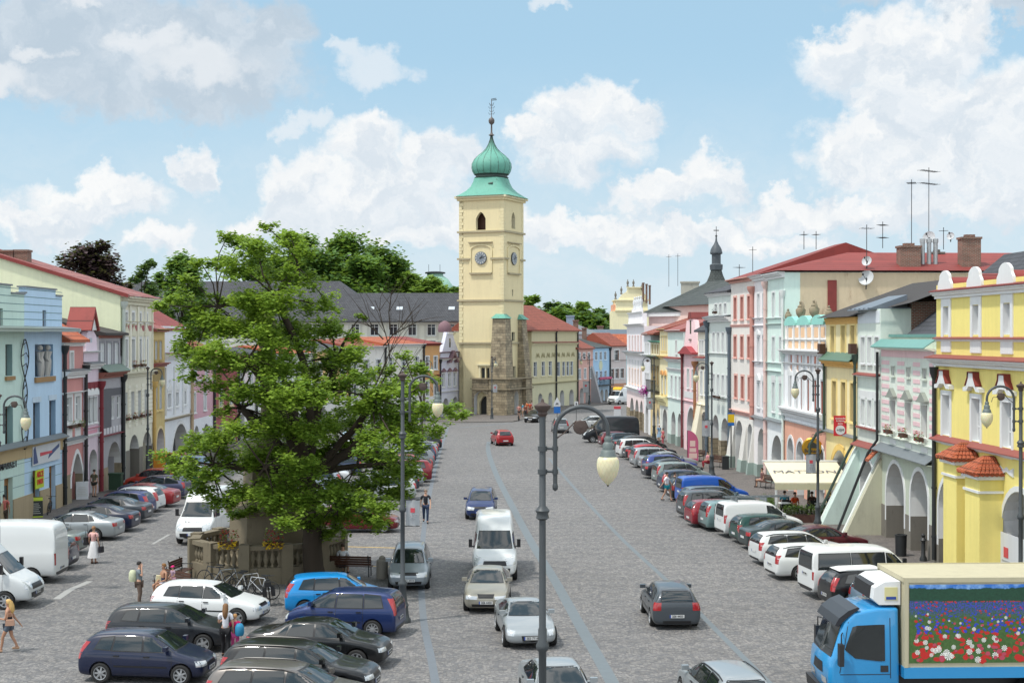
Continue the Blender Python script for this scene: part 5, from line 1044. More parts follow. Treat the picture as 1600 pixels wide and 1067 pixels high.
def rr(r, k, t):        # blend of square and round outlines
 a = 2*math.pi*(k+.5)/N; ca, sa = math.cos(a), math.sin(a); sqr = 1/max(abs(ca), abs(sa)); q = r*((1-t)*sqr+t); return q*ca, q*sa
for i, (r, z) in enumerate(prof):
 t = i/(len(prof)-1); b.v += [Vector((S/2+rr(r, k, t*.55)[0], S/2+rr(r, k, t*.55)[1], z)) for k in range(N)]
for i in range(len(prof)-1):
 for k in range(N): b.f.append((i*N+k, i*N+(k+1)%N, (i+1)*N+(k+1)%N, (i+1)*N+k)); b.m.append(0)
b.f.append(tuple(range(N-1, -1, -1))); b.m.append(0)
TH.part(b, 'skirt_roof', VERDI, 35)
c = (S/2, S/2, 0); zo = z0+2.55; b = MB(); b.lathe([(2.15, zo), (2.25, zo+.05), (2.3, zo+.15), (2.15, zo+.2), (2.1, zo+.4), (2.3, zo+.5), (2.35, zo+.57)], c, 16); TH.part(b, 'neck', surf('dark_copper', '3a4a44', .6, .3, 2), 40)
on_ = [(2.3, zo+.57), (2.55, zo+1.0), (2.66, zo+1.5), (2.62, zo+2.0), (2.32, zo+2.6), (1.82, zo+3.1), (1.22, zo+3.55), (.75, zo+4.05), (.42, zo+4.65), (.2, zo+5.3), (.12, zo+5.8)]
b = MB(); b.lathe([p for p in smooth_pts(on_, 3)], c, 16); od = TH.part(b, 'onion_dome', VERDI, 50)
b = MB()
for k in range(16):
 a = 2*math.pi*k/16; b.tube([(c[0]+(r+.01)*math.cos(a), c[1]+(r+.01)*math.sin(a), z) for r, z in on_], .028, 4)
TH.part(b, 'seams', surf('dark_copper', '3a4a44'), 0, od)
zf = zo+5.7; b = MB(); b.lathe([(.14, zf), (.42, zf+.12), (.2, zf+.3), (.12, zf+.5), (.1, zf+1.5), (.36, zf+1.75), (.42, zf+2.05), (.36, zf+2.3), (.1, zf+2.5), (.05, zf+2.7), (.045, zf+5.0)], c, 10); TH.part(b, 'finial', surf('finial_metal', '5b5350', .5, .2, 3), 50)
b = MB();
for q, (w, z) in enumerate(((.45, 3.0), (.3, 3.35), (.45, 3.8), (.25, 4.1), (.35, 4.3))): b.tube([(S/2-w, S/2, zf+z+.15), (S/2-w*.6, S/2, zf+z-.1), (S/2, S/2, zf+z), (S/2+w*.6, S/2, zf+z-.1), (S/2+w, S/2, zf+z+.15)], .03, 4)
b.box(S/2, S/2+.75, S/2-.02, S/2+.02, zf+4.75, zf+4.85); b.box(S/2+.1, S/2+.7, S/2-.02, S/2+.02, zf+4.95, zf+5.03); TH.part(b, 'weather_vane', DARKM)
b = MB(); b.M = Matrix.Translation((S/2+.9, .9, z0+1.6)) @ Matrix.Rotation(R(-50), 4, 'X'); b.box(-.3, .3, -.1, .25, 0, .5); TH.part(b, 'dormer', surf('dark_copper', '3a4a44'))
H = House('sage green town hall with red hipped roof right of the tower', (2.75, 199), (9.9, 215.3), 'town hall', 'town_hall', 14)
std(H, 'c5bd93', H.z(860, 519), [([836, 848.5, 859.5], 565, 587, 848, 1.25, dict(sw=.16, sur=P_('d2cba6'))), ([872.5, 880.5, 887, 893], 565, 587, 882, 1.2, dict(sw=.14, sur=P_('d2cba6')))], [(841, 847.5, 614.5), (857, 863, 613), (875, 881.5, 609.5), (889.5, 896.5, 608.5)], H.z(865, 598), 'c6c29c', 'cdd5dd', dirt=.15)
H.band(H.z(860, 519), .3, .5, P_('cfc79e')); H.band(H.z(860, 539), .3, .4, P_('cfc79e'), slope=.12, m2=BRNM); H.band(H.z(865, 599), .2, .3, P_('a9a27a'))
for k in range(8): b = MB(); u = H.W*(.12+k*.11); b.tube([(u-.6, -.03, H.z(860, 556)-.2), (u-.3, -.03, H.z(860, 556)+.4), (u, -.03, H.z(860, 556)-.1), (u+.3, -.03, H.z(860, 556)+.4), (u+.6, -.03, H.z(860, 556)-.2)], .09, 5); H.part(b, 'stucco_garland', P_('a39b74'))
ze = H.z(860, 519)+.3; H.roof(ze, H.z(822, 475)+.1, REDT, d0=-.6, d1=11, hr=5.5, x0=-4, x1=H.W+.4); H.pipe(H.u(868), .2, ze, DARKM, .13, .16); H.pipe(H.W-.1, .2, ze, DARKM, .11, .14)
FL = [(9.8, 215.2), (12.75, 222.3), (15.75, 229), (19.2, 233.5), (20.4, 246)]
def FH(lab, a, b, **k): return House(lab, on(FL, a), on(FL, b), **k)
H = FH('pink house with red roof at the street bend', 902.5, 926.5, depth=10)
std(H, 'cf9f93', H.z(914, 546), [([905, 912.5, 920], 551.5, 561, 914, .95, dict(sw=.14)), ([905.5, 914, 922], 576, 591, 914, .95, dict(sw=.12, pane=CURT))], [(906, 912, 606, 'a'), (915, 922, 605, 'a')], H.z(914, 600), 'c99a8f', 'c5cbd2'); H.band(H.z(914, 546), .25, .35, P_('b98a80')); H.band(H.z(914, 563), .15, .2, P_('b98a80')); H.roof(H.z(914, 546)+.2, H.z(905, 525)+1.4, REDT, d1=12, x0=-1, hr=2)
buttress(H, H.W-.9, H.W, 1.6, 5.5, P_('9d9fa3'), P_('9d9fa3'))
H = FH('sky blue house with iron balcony at the end of the street', 926.5, 952.5, depth=10)
std(H, '9ac4e4', H.z(940, 544), [([931.5, 938.5, 945.5], 550, 562, 938, .95, dict(sw=.12, sur=P_('c8dcec'))), ([932.5, 939, 946], 580, 594, 938, .95, dict(sw=.1, sur=P_('c8dcec')))], [(931, 936, 609), (938, 943, 608.5), (945, 950, 608)], H.z(940, 602), 'a3bfd4', 'c5cbd2', dirt=.1); H.band(H.z(940, 544), .2, .35, P_('8aa9c0')); H.roof(H.z(940, 544)+.2, H.z(940, 529), SLATE2, d1=10, hl=.5, hr=.5)
b = MB(); z = H.z(940, 601);
for k in range(12): b.box(.6+k*(H.W-1.2)/11-.03, .6+k*(H.W-1.2)/11+.03, -.9, -.84, z, z+1.1)
b.box(.5, H.W-.5, -.95, -.8, z+1.1, z+1.2); b.box(.5, H.W-.5, -.95, -.002, z-.15, z-.02); H.part(b, 'balcony', DARKM); b = MB(); [b.lathe([(0, 0), (.35, .15), (.3, .4), (0, .5)], (.8+k*.75, -.95, z+.8), 7) for k in range(7)]; H.part(b, 'balcony_flowers', surf('pink_petals', 'b55c78', .8, .4, 8)); b = MB(); b.lathe([(.8, -.04), (.8, -.001)], (H.u(938.5), 0, H.z(939, 571)), 12, 0, 'y'); H.part(b, 'round_emblem', P_('c9cfae'))
H = FH('greige house with terracotta base at the end of the street', 952.5, 978.5, depth=9)
std(H, 'cbbfbc', H.z(965, 542), [([963.5], 547, 563, 965, 1.3, dict(sw=.2)), ([956.5, 964, 972], 576, 591, 965, 1.0, dict(sw=.12))], [(954, 960, 605), (967, 973, 603)], H.z(965, 599), 'c08766', 'a96f50'); H.band(H.z(965, 542), .2, .3, P_('b9adaa')); H.band(H.z(965, 563.5), .12, .2, P_('a99d9a')); H.roof(H.z(965, 542)+.2, H.z(965, 520), REDT, d0=-.4, d1=7); H.pipe(.0, .2, H.z(953, 545), DARKM, .12, .15)
H = FH('slim mint house at the street end, partly behind blush house', 978.5, 983, depth=9)
H.wall(0, H.z(980, 545), H.windows([H.W*.5], 6, 1.6, 1.2), [P_('a8cfcf'), P_('a8cfcf')]); H.roof(H.z(980, 545), H.z(980, 530), SLATE)
t = thing('town_house', 'broad orange tiled roof behind the blue and greige houses', 'house', (13.5, 243, 0), R(3)); b = MB(); zz0 = EYE-16*243/F; b.box(-1, 11, 0, 8, 0, zz0); b.build('wall', P_('c9bca8'), t); b = MB(); b.add([(-1.5, -.5, zz0-.1), (11.5, -.5, zz0-.1), (11.5, 4, zz0+2.1), (-1.5, 4, zz0+2.1), (11.5, 8.5, zz0), (-1.5, 8.5, zz0)], [(0, 1, 2, 3), (3, 2, 4, 5)]); b.build('roof', ORANGET, t)
t = thing('town_house', 'grey blue roof strip above the orange tiled roof', 'house', (12, 254, 0), R(2)); b = MB(); b.box(0, 14, 0, 8, 0, EYE-.3); b.build('wall', P_('8b8f94'), t); b = MB(); b.add([(-.5, -.4, EYE-.2), (14.5, -.4, EYE-.2), (14.5, 4, EYE+1.2), (-.5, 4, EYE+1.2), (14.5, 8.4, EYE-.2), (-.5, 8.4, EYE-.2)], [(0, 1, 2, 3), (3, 2, 4, 5)]); b.build('roof', surf('blue_slate', '56636f'), t)
for i, (px, y0, y1, w, Yd, lab, m) in enumerate(((899.5, 500, 527, 8, 226, 'tall red brick chimney next to the town hall roof', BRICK), (913, 512, 527, 7, 232, 'shorter dark brick chimney behind the pink house', BRICK), (938, 509, 520, 9, 262, 'stubby red chimney on the grey blue roof', BRICK), (891, 493, 515, 12, 240, 'blue grey rendered chimney gable behind the town hall', surf('blue_render', '8e9cae')))):
 k = Yd/F; p = Wp(px, y1+6, Yd); t = thing('chimney', lab, 'chimney', tuple(p), 0); h = (y1+6-y0)*k; b = MB(); b.box(-w*k/2, w*k/2, -.5, .5, 0, h-.2); b.box(-w*k/2-.1, w*k/2+.1, -.6, .6, h-.199, h); b.build('stack', m, t)
t = thing('town_house', 'low white house end with grey roof beyond the town hall', 'house', (8.5, 236, 0), R(10)); b = MB(); b.box(0, 6, 0, 6, 0, EYE+.3); b.build('wall', P_('c9ccd2'), t); b = MB(); b.add([(-.3, -.3, EYE+.3), (6.3, -.3, EYE+.3), (6.3, 6.3, EYE+.3), (-.3, 6.3, EYE+.3), (3, 3, EYE+2)], [(0, 1, 4), (1, 2, 4), (2, 3, 4), (3, 0, 4)]); b.build('roof', GREYM, t)
# ---------------------------------------------------------------- vehicles
PLATEM = pbr('plate_white', (.62, .63, .62), .5); HEADM = pbr('headlight_glass', (.55, .58, .60), .12, .3, 1); TAILM = pbr('tail_light', (.34, .012, .015), .2, 0, 1); CHROME = pbr('chrome', (.6, .6, .6), .18, 1)
RIMM = surf('alloy', 'a7aaad', .35, .05, 2, .02, 20, 0, metal=.6); AMBER = pbr('amber', (.7, .25, .03), .3)
CGLASS = pbr('car_glass', (.012, .017, .019), .05, 0, 0, 1.0); CTRIM = pbr('car_trim', (.012, .012, .014), .35)
BLUEM = pbr('plate_blue', (.02, .06, .3), .5)
def ev(o):
 dg = bpy.context.evaluated_depsgraph_get(); me = bpy.data.meshes.new_from_object(o.evaluated_get(dg)); return me
def loft(st, name):
 b = MB(); n = 16
 for (x, zb, hw, zl, hr, zt) in st:
  zm = zb+.42*(zl-zb)
  half = [(0, zb), (.72*hw, zb), (.95*hw, zb+.05), (1.0*hw, zm), (.985*hw, zl-.10), (.93*hw, zl), (hr, zt-.06*(1 if zt-zl > .2 else .35)), (hr*.86, zt-.012), (0, zt+.018)]
  ring = half+[(-y, z) for y, z in half[-2:0:-1]]
  b.v += [Vector((x, y, z)) for y, z in ring]
 L = len(st)
 for i in range(L-1):
  for k in range(n): b.f.append((i*n+k, i*n+(k+1)%n, (i+1)*n+(k+1)%n, (i+1)*n+k)); b.m.append(0)
 b.f += [tuple(range(n-1, -1, -1)), tuple((L-1)*n+k for k in range(n))]; b.m += [0, 0]
 me = b.mesh(name, [RUBBER]); me.update()
 o = link(name, me); s = o.modifiers.new('s', 'SUBSURF'); s.levels = s.render_levels = 2
 m2 = ev(o); bpy.data.objects.remove(o); return m2
def wheel_mesh(r, w=.2, spokes=5):
 b = MB(); b.lathe([(r*.66, -w/2), (r*.9, -w/2), (r, -w*.36), (r, w*.36), (r*.9, w/2), (r*.66, w/2), (r*.66, -w/2)], n=24, ax='y'); t = b.mesh('tyre', RUBBER, 40)
 b = MB(); b.lathe([(r*.70, w*.40), (r*.68, w*.52), (r*.62, w*.50), (r*.60, w*.3), (r*.70, w*.40)], n=24, ax='y')
 for k in range(spokes):
  a = 2*math.pi*k/spokes; ca, sa = math.cos(a), math.sin(a); wd = r*.085*5/spokes*1.4
  p = lambda rr_, t_, y: (ca*rr_-sa*t_, y, sa*rr_+ca*t_)
  b.add([p(r*.08, -wd*1.2, w*.46), p(r*.64, -wd, w*.42), p(r*.64, wd, w*.42), p(r*.08, wd*1.2, w*.46), p(r*.08, -wd*1.2, w*.38), p(r*.64, -wd, w*.34), p(r*.64, wd, w*.34), p(r*.08, wd*1.2, w*.38)], [(0, 3, 2, 1), (4, 5, 6, 7), (0, 1, 5, 4), (2, 3, 7, 6)])
 b.lathe([(0, w*.52), (r*.14, w*.5), (r*.17, w*.42)], n=12, ax='y'); rm = b.mesh('rim', RIMM)
 b = MB(); b.lathe([(0, w*.28), (r*.62, w*.3)], n=16, ax='y'); dm = b.mesh('brake_disc', pbr('dark_disc', (.025, .025, .025), .7)); return t, rm, dm
TYPES = {}
def side_patch(bvh, bot, top, off, s, nr=5, nx=3):
 """conformal panel on the side: polylines in (x,z), projected along y"""
 return patch(bvh, bot, top, off, Vector((0, -s, 0)), Vector((1, 0, 0)), nr, nx)
def patch(bvh, bot, top, off, d, e, nr=5, nx=3):
 """rows between two polylines (s along e, z) projected along direction d on to the body"""
 def dens(l):
  o = []
  for a, c in zip(l, l[1:]):
   for k in range(nx): t = k/nx; o.append((a[0]+(c[0]-a[0])*t, a[1]+(c[1]-a[1])*t))
  return o+[l[-1]]
 B, T = dens(bot), dens(top); vs = []; ok = []
 for i in range(nr+1):
  t = i/nr
  for p, q in zip(B, T):
   s_, z = p[0]+(q[0]-p[0])*t, p[1]+(q[1]-p[1])*t
   o = e*s_+Vector((0, 0, z))-d*6
   h, nrm, _, _ = bvh.ray_cast(o, d)
   if h is None: vs.append(Vector((0, 0, -9))); ok.append(False)
   else: vs.append(h-d.normalized()*off); ok.append(True)
 n = len(B); fs = []
 for i in range(nr):
  for k in range(n-1):
   q = (i*n+k, i*n+k+1, (i+1)*n+k+1, (i+1)*n+k)
   if all(ok[v] for v in q):
    nn = (vs[q[1]]-vs[q[0]]).cross(vs[q[2]]-vs[q[0]]); fs.append(q if nn.dot(d) < 0 else q[::-1])
 return vs, fs
def make_type(key, st, wb, r, win, front, rear, fx=None, rails=False, spokes=5, mir=.9, over=None, wind=None, rwin=None, plz=(.42, .5), vanmir=False, cut=True):
 """win: list of (bottom polyline, top polyline) of the side glass; front/rear: dict of light and grille shapes"""
 body = loft(st, 'body'); L0, L1 = st[0][0], st[-1][0]; hw = max(s[2] for s in st); xc = (L0+L1)/2 if fx is None else fx
 xf, xr = xc+wb/2, xc-wb/2
 o = link('body', body); c = MB()
 for x in (xf, xr):
  for s in (-1, 1): c.lathe([(r+.055, 0), (r+.055, .34)], (x, (hw+.06 if s > 0 else -hw-.06)-(.34 if s > 0 else 0), r+.01), 20, 0, 'y')
 co = link('cut', c.mesh('cut', [RUBBER])); m = o.modifiers.new('b', 'BOOLEAN'); m.object = co; m.operation = 'DIFFERENCE'; m.solver = 'EXACT'
 bm = ev(o); bpy.data.objects.remove(o); bpy.data.objects.remove(co)
 bm.polygons.foreach_set('use_smooth', [True]*len(bm.polygons)); bm.set_sharp_from_angle(angle=R(38)); bm.materials.clear(); bm.materials.append(RUBBER)
 bvh = BVHTree.FromPolygons([v.co.copy() for v in body.vertices], [tuple(p.vertices) for p in body.polygons])
 parts = []      # (name, mesh, colour slot or None, children)
 def mk(name, vf, mat, sm=60):
  b = MB()
  for v, f in vf: b.add(v, f)
  parts.append((name, b.mesh(name, mat, sm), None))
 def grow(l, dx, dz):
  c0 = sum(p[0] for p in l)/len(l); return [(p[0]+(dx if p[0] > c0 else -dx), p[1]+dz) for p in l]
 trim = []
 for s in (-1, 1):
  for (bt, tp) in win: trim.append(side_patch(bvh, grow(bt, .035, -.03), grow(tp, .03, .028), .004, s))
  for (bt, tp) in win: mk('side_window', [side_patch(bvh, bt, tp, .009, s)], CGLASS)
 X = Vector((0, 1, 0))
 if wind: bt, tp = wind; trim.append(patch(bvh, grow(bt, .03, -.02), grow(tp, .03, .025), .006, Vector((-1, 0, 0)), X, 10, 14)); mk('windscreen', [patch(bvh, bt, tp, .014, Vector((-1, 0, 0)), X, 10, 14)], CGLASS)
 if rwin: bt, tp = rwin; trim.append(patch(bvh, grow(bt, .03, -.02), grow(tp, .03, .025), .006, Vector((1, 0, 0)), X, 10, 14)); mk('rear_window', [patch(bvh, bt, tp, .014, Vector((1, 0, 0)), X, 10, 14)], CGLASS)
 for tr_ in trim: mk('window_trim', [tr_], CTRIM)
 def lights(spec, fwd, name, mat):
  for s in (-1, 1):
   d = Vector((-fwd, -s*spec[2], 0)).normalized(); e = Vector((d.y, -d.x, 0)); e = e if e.y > 0 else -e
   (s0, s1, z0, z1, sk) = spec[0]; cen = Vector((L1 if fwd > 0 else L0, s*spec[1], 0)).dot(e)
   bt = [(cen+s*s0, z0), (cen+s*s1, z0+sk*.3)]; tp = [(cen+s*s0, z1-sk*.3), (cen+s*s1, z1+sk)]
   if s < 0: bt, tp = bt[::-1], tp[::-1]
   mk(name, [patch(bvh, bt, tp, .008, d, e, 4, 5)], mat)
 lights(front['lamp'], 1, 'headlight', HEADM); lights(rear['lamp'], -1, 'tail_light', TAILM)
 for nm, lst, d in (('grille', front.get('dark', []), Vector((-1, 0, 0))), ('bumper_trim', rear.get('dark', []), Vector((1, 0, 0)))):
  if lst: mk(nm, [patch(bvh, [(-y1, za), (y1, za)], [(-y2, zb_), (y2, zb_)], .006, d, X, 3, 8) for (y1, y2, za, zb_) in lst], CTRIM)
 gaps = over.get('gaps', []) if over else []
 z0, z1 = (over or {}).get('gz', (.3, .9))
 if gaps: mk('door_gap', [side_patch(bvh, [(x-.007, z0), (x+.007, z0)], [(x-.007+k*.1, z1), (x+.007+k*.1, z1)], .002, s, 6, 1) for s in (-1, 1) for (x, k) in gaps], CTRIM)
 if over and over.get('strip'): z = over['strip']; mk('rub_strip', [side_patch(bvh, [(xr+r+.12, z), (xf-r-.12, z)], [(xr+r+.12, z+.05), (xf-r-.12, z+.05)], .006, s, 1, 6) for s in (-1, 1)], CTRIM)
 for s in (-1, 1):
  for (x, z) in (over or {}).get('handles', []):
   h, _, _, _ = bvh.ray_cast(Vector((x, s*4, z)), Vector((0, -s, 0)))
   if h: b = MB(); y = h.y; b.box(x-.09, x+.09, min(y, y+s*.035), max(y, y+s*.035), z-.015, z+.015); parts.append(('door_handle', b.mesh('door_handle', CTRIM), None))
 h, _, _, _ = bvh.ray_cast(Vector((mir, 4, win[0][0][0][1]+.02)), Vector((0, -1, 0))); my = (h.y if h else hw*.9)
 for s in (-1, 1):
  b = MB(); z = win[0][0][0][1]+.04; w = .2 if not vanmir else .16; hh = .13 if not vanmir else .34
  ys = [s*(my+(.03 if not vanmir else .08)), s*(my+w+.03+(.04 if vanmir else 0))]; b.box(mir-.05, mir+.07, min(ys), max(ys), z, z+hh)
  b.tube([(mir, s*(my-.05), z+.03), (mir, s*(my+.08), z+.03)], .025, 5); me = b.mesh('mirror', [CTRIM]);
  parts.append(('mirror', me, None if vanmir else 'paint'))
 if rails:
  zt = max(s_[5] for s_ in st)
  for s in (-1, 1):
   b = MB(); xs = [s_[0] for s_ in st if s_[5] > zt-.12]; xa, xb = min(xs)+.1, max(xs)-.15; pts = []
   for k in range(7):
    x = xa+(xb-xa)*k/6; h, _, _, _ = bvh.ray_cast(Vector((x, s*hw*.66, 4)), Vector((0, 0, -1))); pts.append((x, s*hw*.66, (h.z if h else zt)+(.045 if 0 < k < 6 else .0)))
   b.tube(pts, .02, 6); parts.append(('roof_rail', b.mesh('roof_rail', CTRIM, 50), None))
 t, rm, dm = wheel_mesh(r, .21, spokes)
 plx = {}
 for fwd in (1, -1):
  h, _, _, _ = bvh.ray_cast(Vector((fwd*9, 0, plz[0 if fwd > 0 else 1])), Vector((-fwd, 0, 0))); plx[fwd] = h.x if h else (L1 if fwd > 0 else L0)
 TYPES[key] = dict(body=bm, parts=parts, wheel=(t, rm, dm), wx=(xr, xf), r=r, hw=hw, pl=plx, plz=plz)
GLYPH = ['2E1 3914', '4E7 0862', '3E2 3919', '1E9 2047', '5E3 7718', '2E8 4450']
plate_cache = {}
def car(key, label, x, y, heading, paint, cat='car', name='parked_car', group='cars parked in the square', plates=True, metal=.0, extra=None):
 T = TYPES[key]; t = thing(name, label, cat, (x, y, 0), R(heading), group)
 pm = pbr('paint_'+paint+('m' if metal else ''), paint, .35 if not metal else .38, metal, .6, .3)
 pm.node_tree.nodes['Principled BSDF'].inputs['Coat Roughness'].default_value = .04
 def add(nm, me, slot):
  o = link(nm, me, t)
  if slot: o.material_slots[0].link = 'OBJECT'; o.material_slots[0].material = pm
  return o
 bo = add('body', T['body'], 'paint')
 for nm, me, slot in T['parts']: add(nm, me, slot)
 for xx in T['wx']:
  for s in (-1, 1):
   w = link('wheel', T['wheel'][0], t, (xx, s*(T['hw']-.11), T['r']));
   if s < 0: w.rotation_euler = (0, 0, math.pi)
   w.name = 'wheel'
   link('rim', T['wheel'][1], w); link('brake_disc', T['wheel'][2], w)
 if plates:
  for fwd in (1, -1):
   z = T['plz'][0 if fwd > 0 else 1]; txt = rnd.choice(GLYPH)
   if 'p' not in plate_cache:
    b = MB(); b.box(-.26, .26, -.008, .0, -.055, .055, 0); b.box(-.26, -.215, -.010, -.001, -.055, .055, 1); plate_cache['p'] = b.mesh('number_plate', [PLATEM, BLUEM])
   p = link('number_plate', plate_cache['p'], t, (T['pl'][fwd]+fwd*.012, 0, z), R(90) if fwd > 0 else R(-90))
   if y < 62:
    if txt not in plate_cache: me = text_mesh(txt, .105, .002, .002); me.materials.append(INK); plate_cache[txt] = me
    q = link('lettering', plate_cache[txt], p, (.02, -.011, 0)); q.rotation_euler = (R(90), 0, 0)
 return t
make_type('hatch', [(-1.96, .32, .70, .62, .55, .74), (-1.93, .22, .80, .84, .70, .96), (-1.82, .18, .84, .92, .66, 1.18), (-1.62, .17, .85, .94, .60, 1.38), (-1.35, .17, .85, .94, .585, 1.44), (-.4, .17, .85, .92, .60, 1.47), (.25, .17, .85, .91, .60, 1.43), (.42, .17, .85, .90, .61, 1.38), (1.02, .17, .85, .88, .69, 1.00), (1.12, .17, .84, .87, .70, .95), (1.6, .18, .81, .78, .62, .83), (1.86, .2, .74, .66, .55, .69), (1.96, .28, .64, .55, .45, .58)],
 2.49, .30, [([(1.0, .97), (.12, .97)], [(.42, 1.33), (.08, 1.385)]), ([(.05, .97), (-.85, .98)], [(.02, 1.385), (-.80, 1.36)]), ([(-.92, .99), (-1.42, 1.02)], [(-.86, 1.355), (-1.24, 1.30)])],
 dict(lamp=((-.26, .20, .53, .67, .04), .66, .55), dark=[(.34, .36, .53, .60), (.5, .52, .27, .38)]), dict(lamp=((-.10, .14, .72, 1.22, -.02), .72, .6), dark=[(.62, .6, .24, .36)]),
 wind=([(-.58, 1.0), (.58, 1.0)], [(-.50, 1.37), (.50, 1.37)]), rwin=([(-.52, 1.02), (.52, 1.02)], [(-.46, 1.34), (.46, 1.34)]), over=dict(gaps=[(1.0, 0), (.06, .0), (-.86, -.15)], gz=(.3, .93), handles=[(.22, .82), (-.72, .83)], strip=.5), mir=.82, spokes=7, fx=.03)
make_type('golf', [(-2.06, .32, .72, .64, .56, .74), (-2.04, .24, .82, .86, .72, .94), (-1.98, .18, .86, .93, .66, 1.15), (-1.80, .17, .87, .95, .60, 1.36), (-1.5, .17, .87, .94, .59, 1.43), (-.5, .17, .87, .93, .61, 1.45), (.15, .17, .87, .92, .60, 1.41), (.35, .17, .87, .91, .61, 1.35), (.98, .17, .87, .90, .70, 1.0), (1.1, .17, .86, .89, .71, .96), (1.65, .18, .84, .82, .66, .86), (1.95, .2, .77, .72, .6, .75), (2.07, .28, .68, .58, .5, .62)],
 2.51, .31, [([(.92, .98), (.02, .98)], [(.36, 1.30), (.0, 1.365)]), ([(-.06, .98), (-.9, .99)], [(-.07, 1.365), (-.86, 1.35)]), ([(-.97, 1.0), (-1.5, 1.02)], [(-.93, 1.345), (-1.36, 1.29)])],
 dict(lamp=((-.30, .16, .54, .67, 0), .68, .45), dark=[(.33, .35, .63, .74), (.52, .54, .27, .38)]), dict(lamp=((-.16, .13, .70, .98, 0), .74, .5), dark=[(.5, .5, .24, .34)]),
 wind=([(-.60, 1.0), (.60, 1.0)], [(-.50, 1.34), (.50, 1.34)]), rwin=([(-.55, 1.02), (.55, 1.02)], [(-.47, 1.33), (.47, 1.33)]), over=dict(gaps=[(.98, 0), (-.02, 0), (-.95, -.2)], gz=(.3, .95), handles=[(.12, .83), (-.8, .84)], strip=.5), mir=.78, spokes=5, fx=.05)
make_type('sedan', [(-2.26, .34, .72, .70, .58, .80), (-2.23, .24, .80, .88, .70, .98), (-2.05, .18, .86, .95, .74, 1.04), (-1.55, .17, .88, .96, .74, 1.08), (-1.35, .17, .88, .96, .66, 1.16), (-.85, .17, .88, .95, .58, 1.38), (-.4, .17, .88, .94, .59, 1.42), (.2, .17, .88, .93, .60, 1.41), (.42, .17, .88, .92, .61, 1.35), (1.06, .17, .88, .91, .70, 1.0), (1.2, .17, .87, .9, .72, .95), (1.8, .18, .85, .83, .67, .86), (2.12, .2, .78, .72, .6, .75), (2.26, .28, .66, .58, .48, .61)],
 2.65, .32, [([(1.0, .98), (.05, .98)], [(.42, 1.30), (.03, 1.345)]), ([(-.02, .98), (-.86, 1.0)], [(-.03, 1.345), (-.74, 1.315)]), ([(-.92, 1.01), (-1.18, 1.03)], [(-.82, 1.29), (-.95, 1.24)])],
 dict(lamp=((-.30, .15, .55, .67, .02), .68, .5), dark=[(.28, .32, .60, .74), (.52, .54, .28, .38)]), dict(lamp=((-.22, .14, .74, .92, 0), .72, .5), dark=[(.5, .5, .22, .3)]),
 wind=([(-.62, 1.0), (.62, 1.0)], [(-.50, 1.34), (.50, 1.34)]), rwin=([(-.55, 1.12), (.55, 1.12)], [(-.46, 1.33), (.46, 1.33)]), over=dict(gaps=[(1.05, 0), (.02, 0), (-.85, -.25)], gz=(.3, .95), handles=[(.2, .84), (-.74, .85)]), mir=.86, spokes=7, fx=.08, plz=(.44, .62))
make_type('estate', [(-2.26, .34, .74, .68, .60, .80), (-2.25, .24, .82, .90, .72, .98), (-2.16, .18, .87, .95, .66, 1.22), (-2.0, .17, .88, .96, .61, 1.39), (-1.75, .17, .88, .95, .60, 1.44), (-.6, .17, .88, .94, .61, 1.46), (.15, .17, .88, .93, .60, 1.43), (.38, .17, .88, .92, .61, 1.36), (1.04, .17, .88, .91, .70, 1.0), (1.18, .17, .87, .9, .72, .95), (1.8, .18, .85, .83, .67, .86), (2.12, .2, .78, .72, .6, .75), (2.27, .28, .66, .58, .48, .61)],
 2.65, .32, [([(.98, .98), (.05, .98)], [(.38, 1.31), (.03, 1.375)]), ([(-.03, .98), (-.9, .99)], [(-.04, 1.375), (-.88, 1.365)]), ([(-.97, .99), (-1.85, 1.04)], [(-.95, 1.36), (-1.66, 1.31)])],
 dict(lamp=((-.30, .15, .55, .67, .02), .68, .5), dark=[(.34, .38, .60, .73), (.52, .54, .28, .38)]), dict(lamp=((-.10, .13, .72, 1.08, 0), .74, .55), dark=[(.62, .6, .23, .34)]),
 wind=([(-.62, 1.0), (.62, 1.0)], [(-.50, 1.35), (.50, 1.35)]), rwin=([(-.58, 1.02), (.58, 1.02)], [(-.48, 1.35), (.48, 1.35)]), over=dict(gaps=[(1.03, 0), (.0, 0), (-.93, -.1)], gz=(.3, .95), handles=[(.2, .84), (-.78, .85)]), mir=.84, rails=True, spokes=5, fx=.08, plz=(.44, .62))
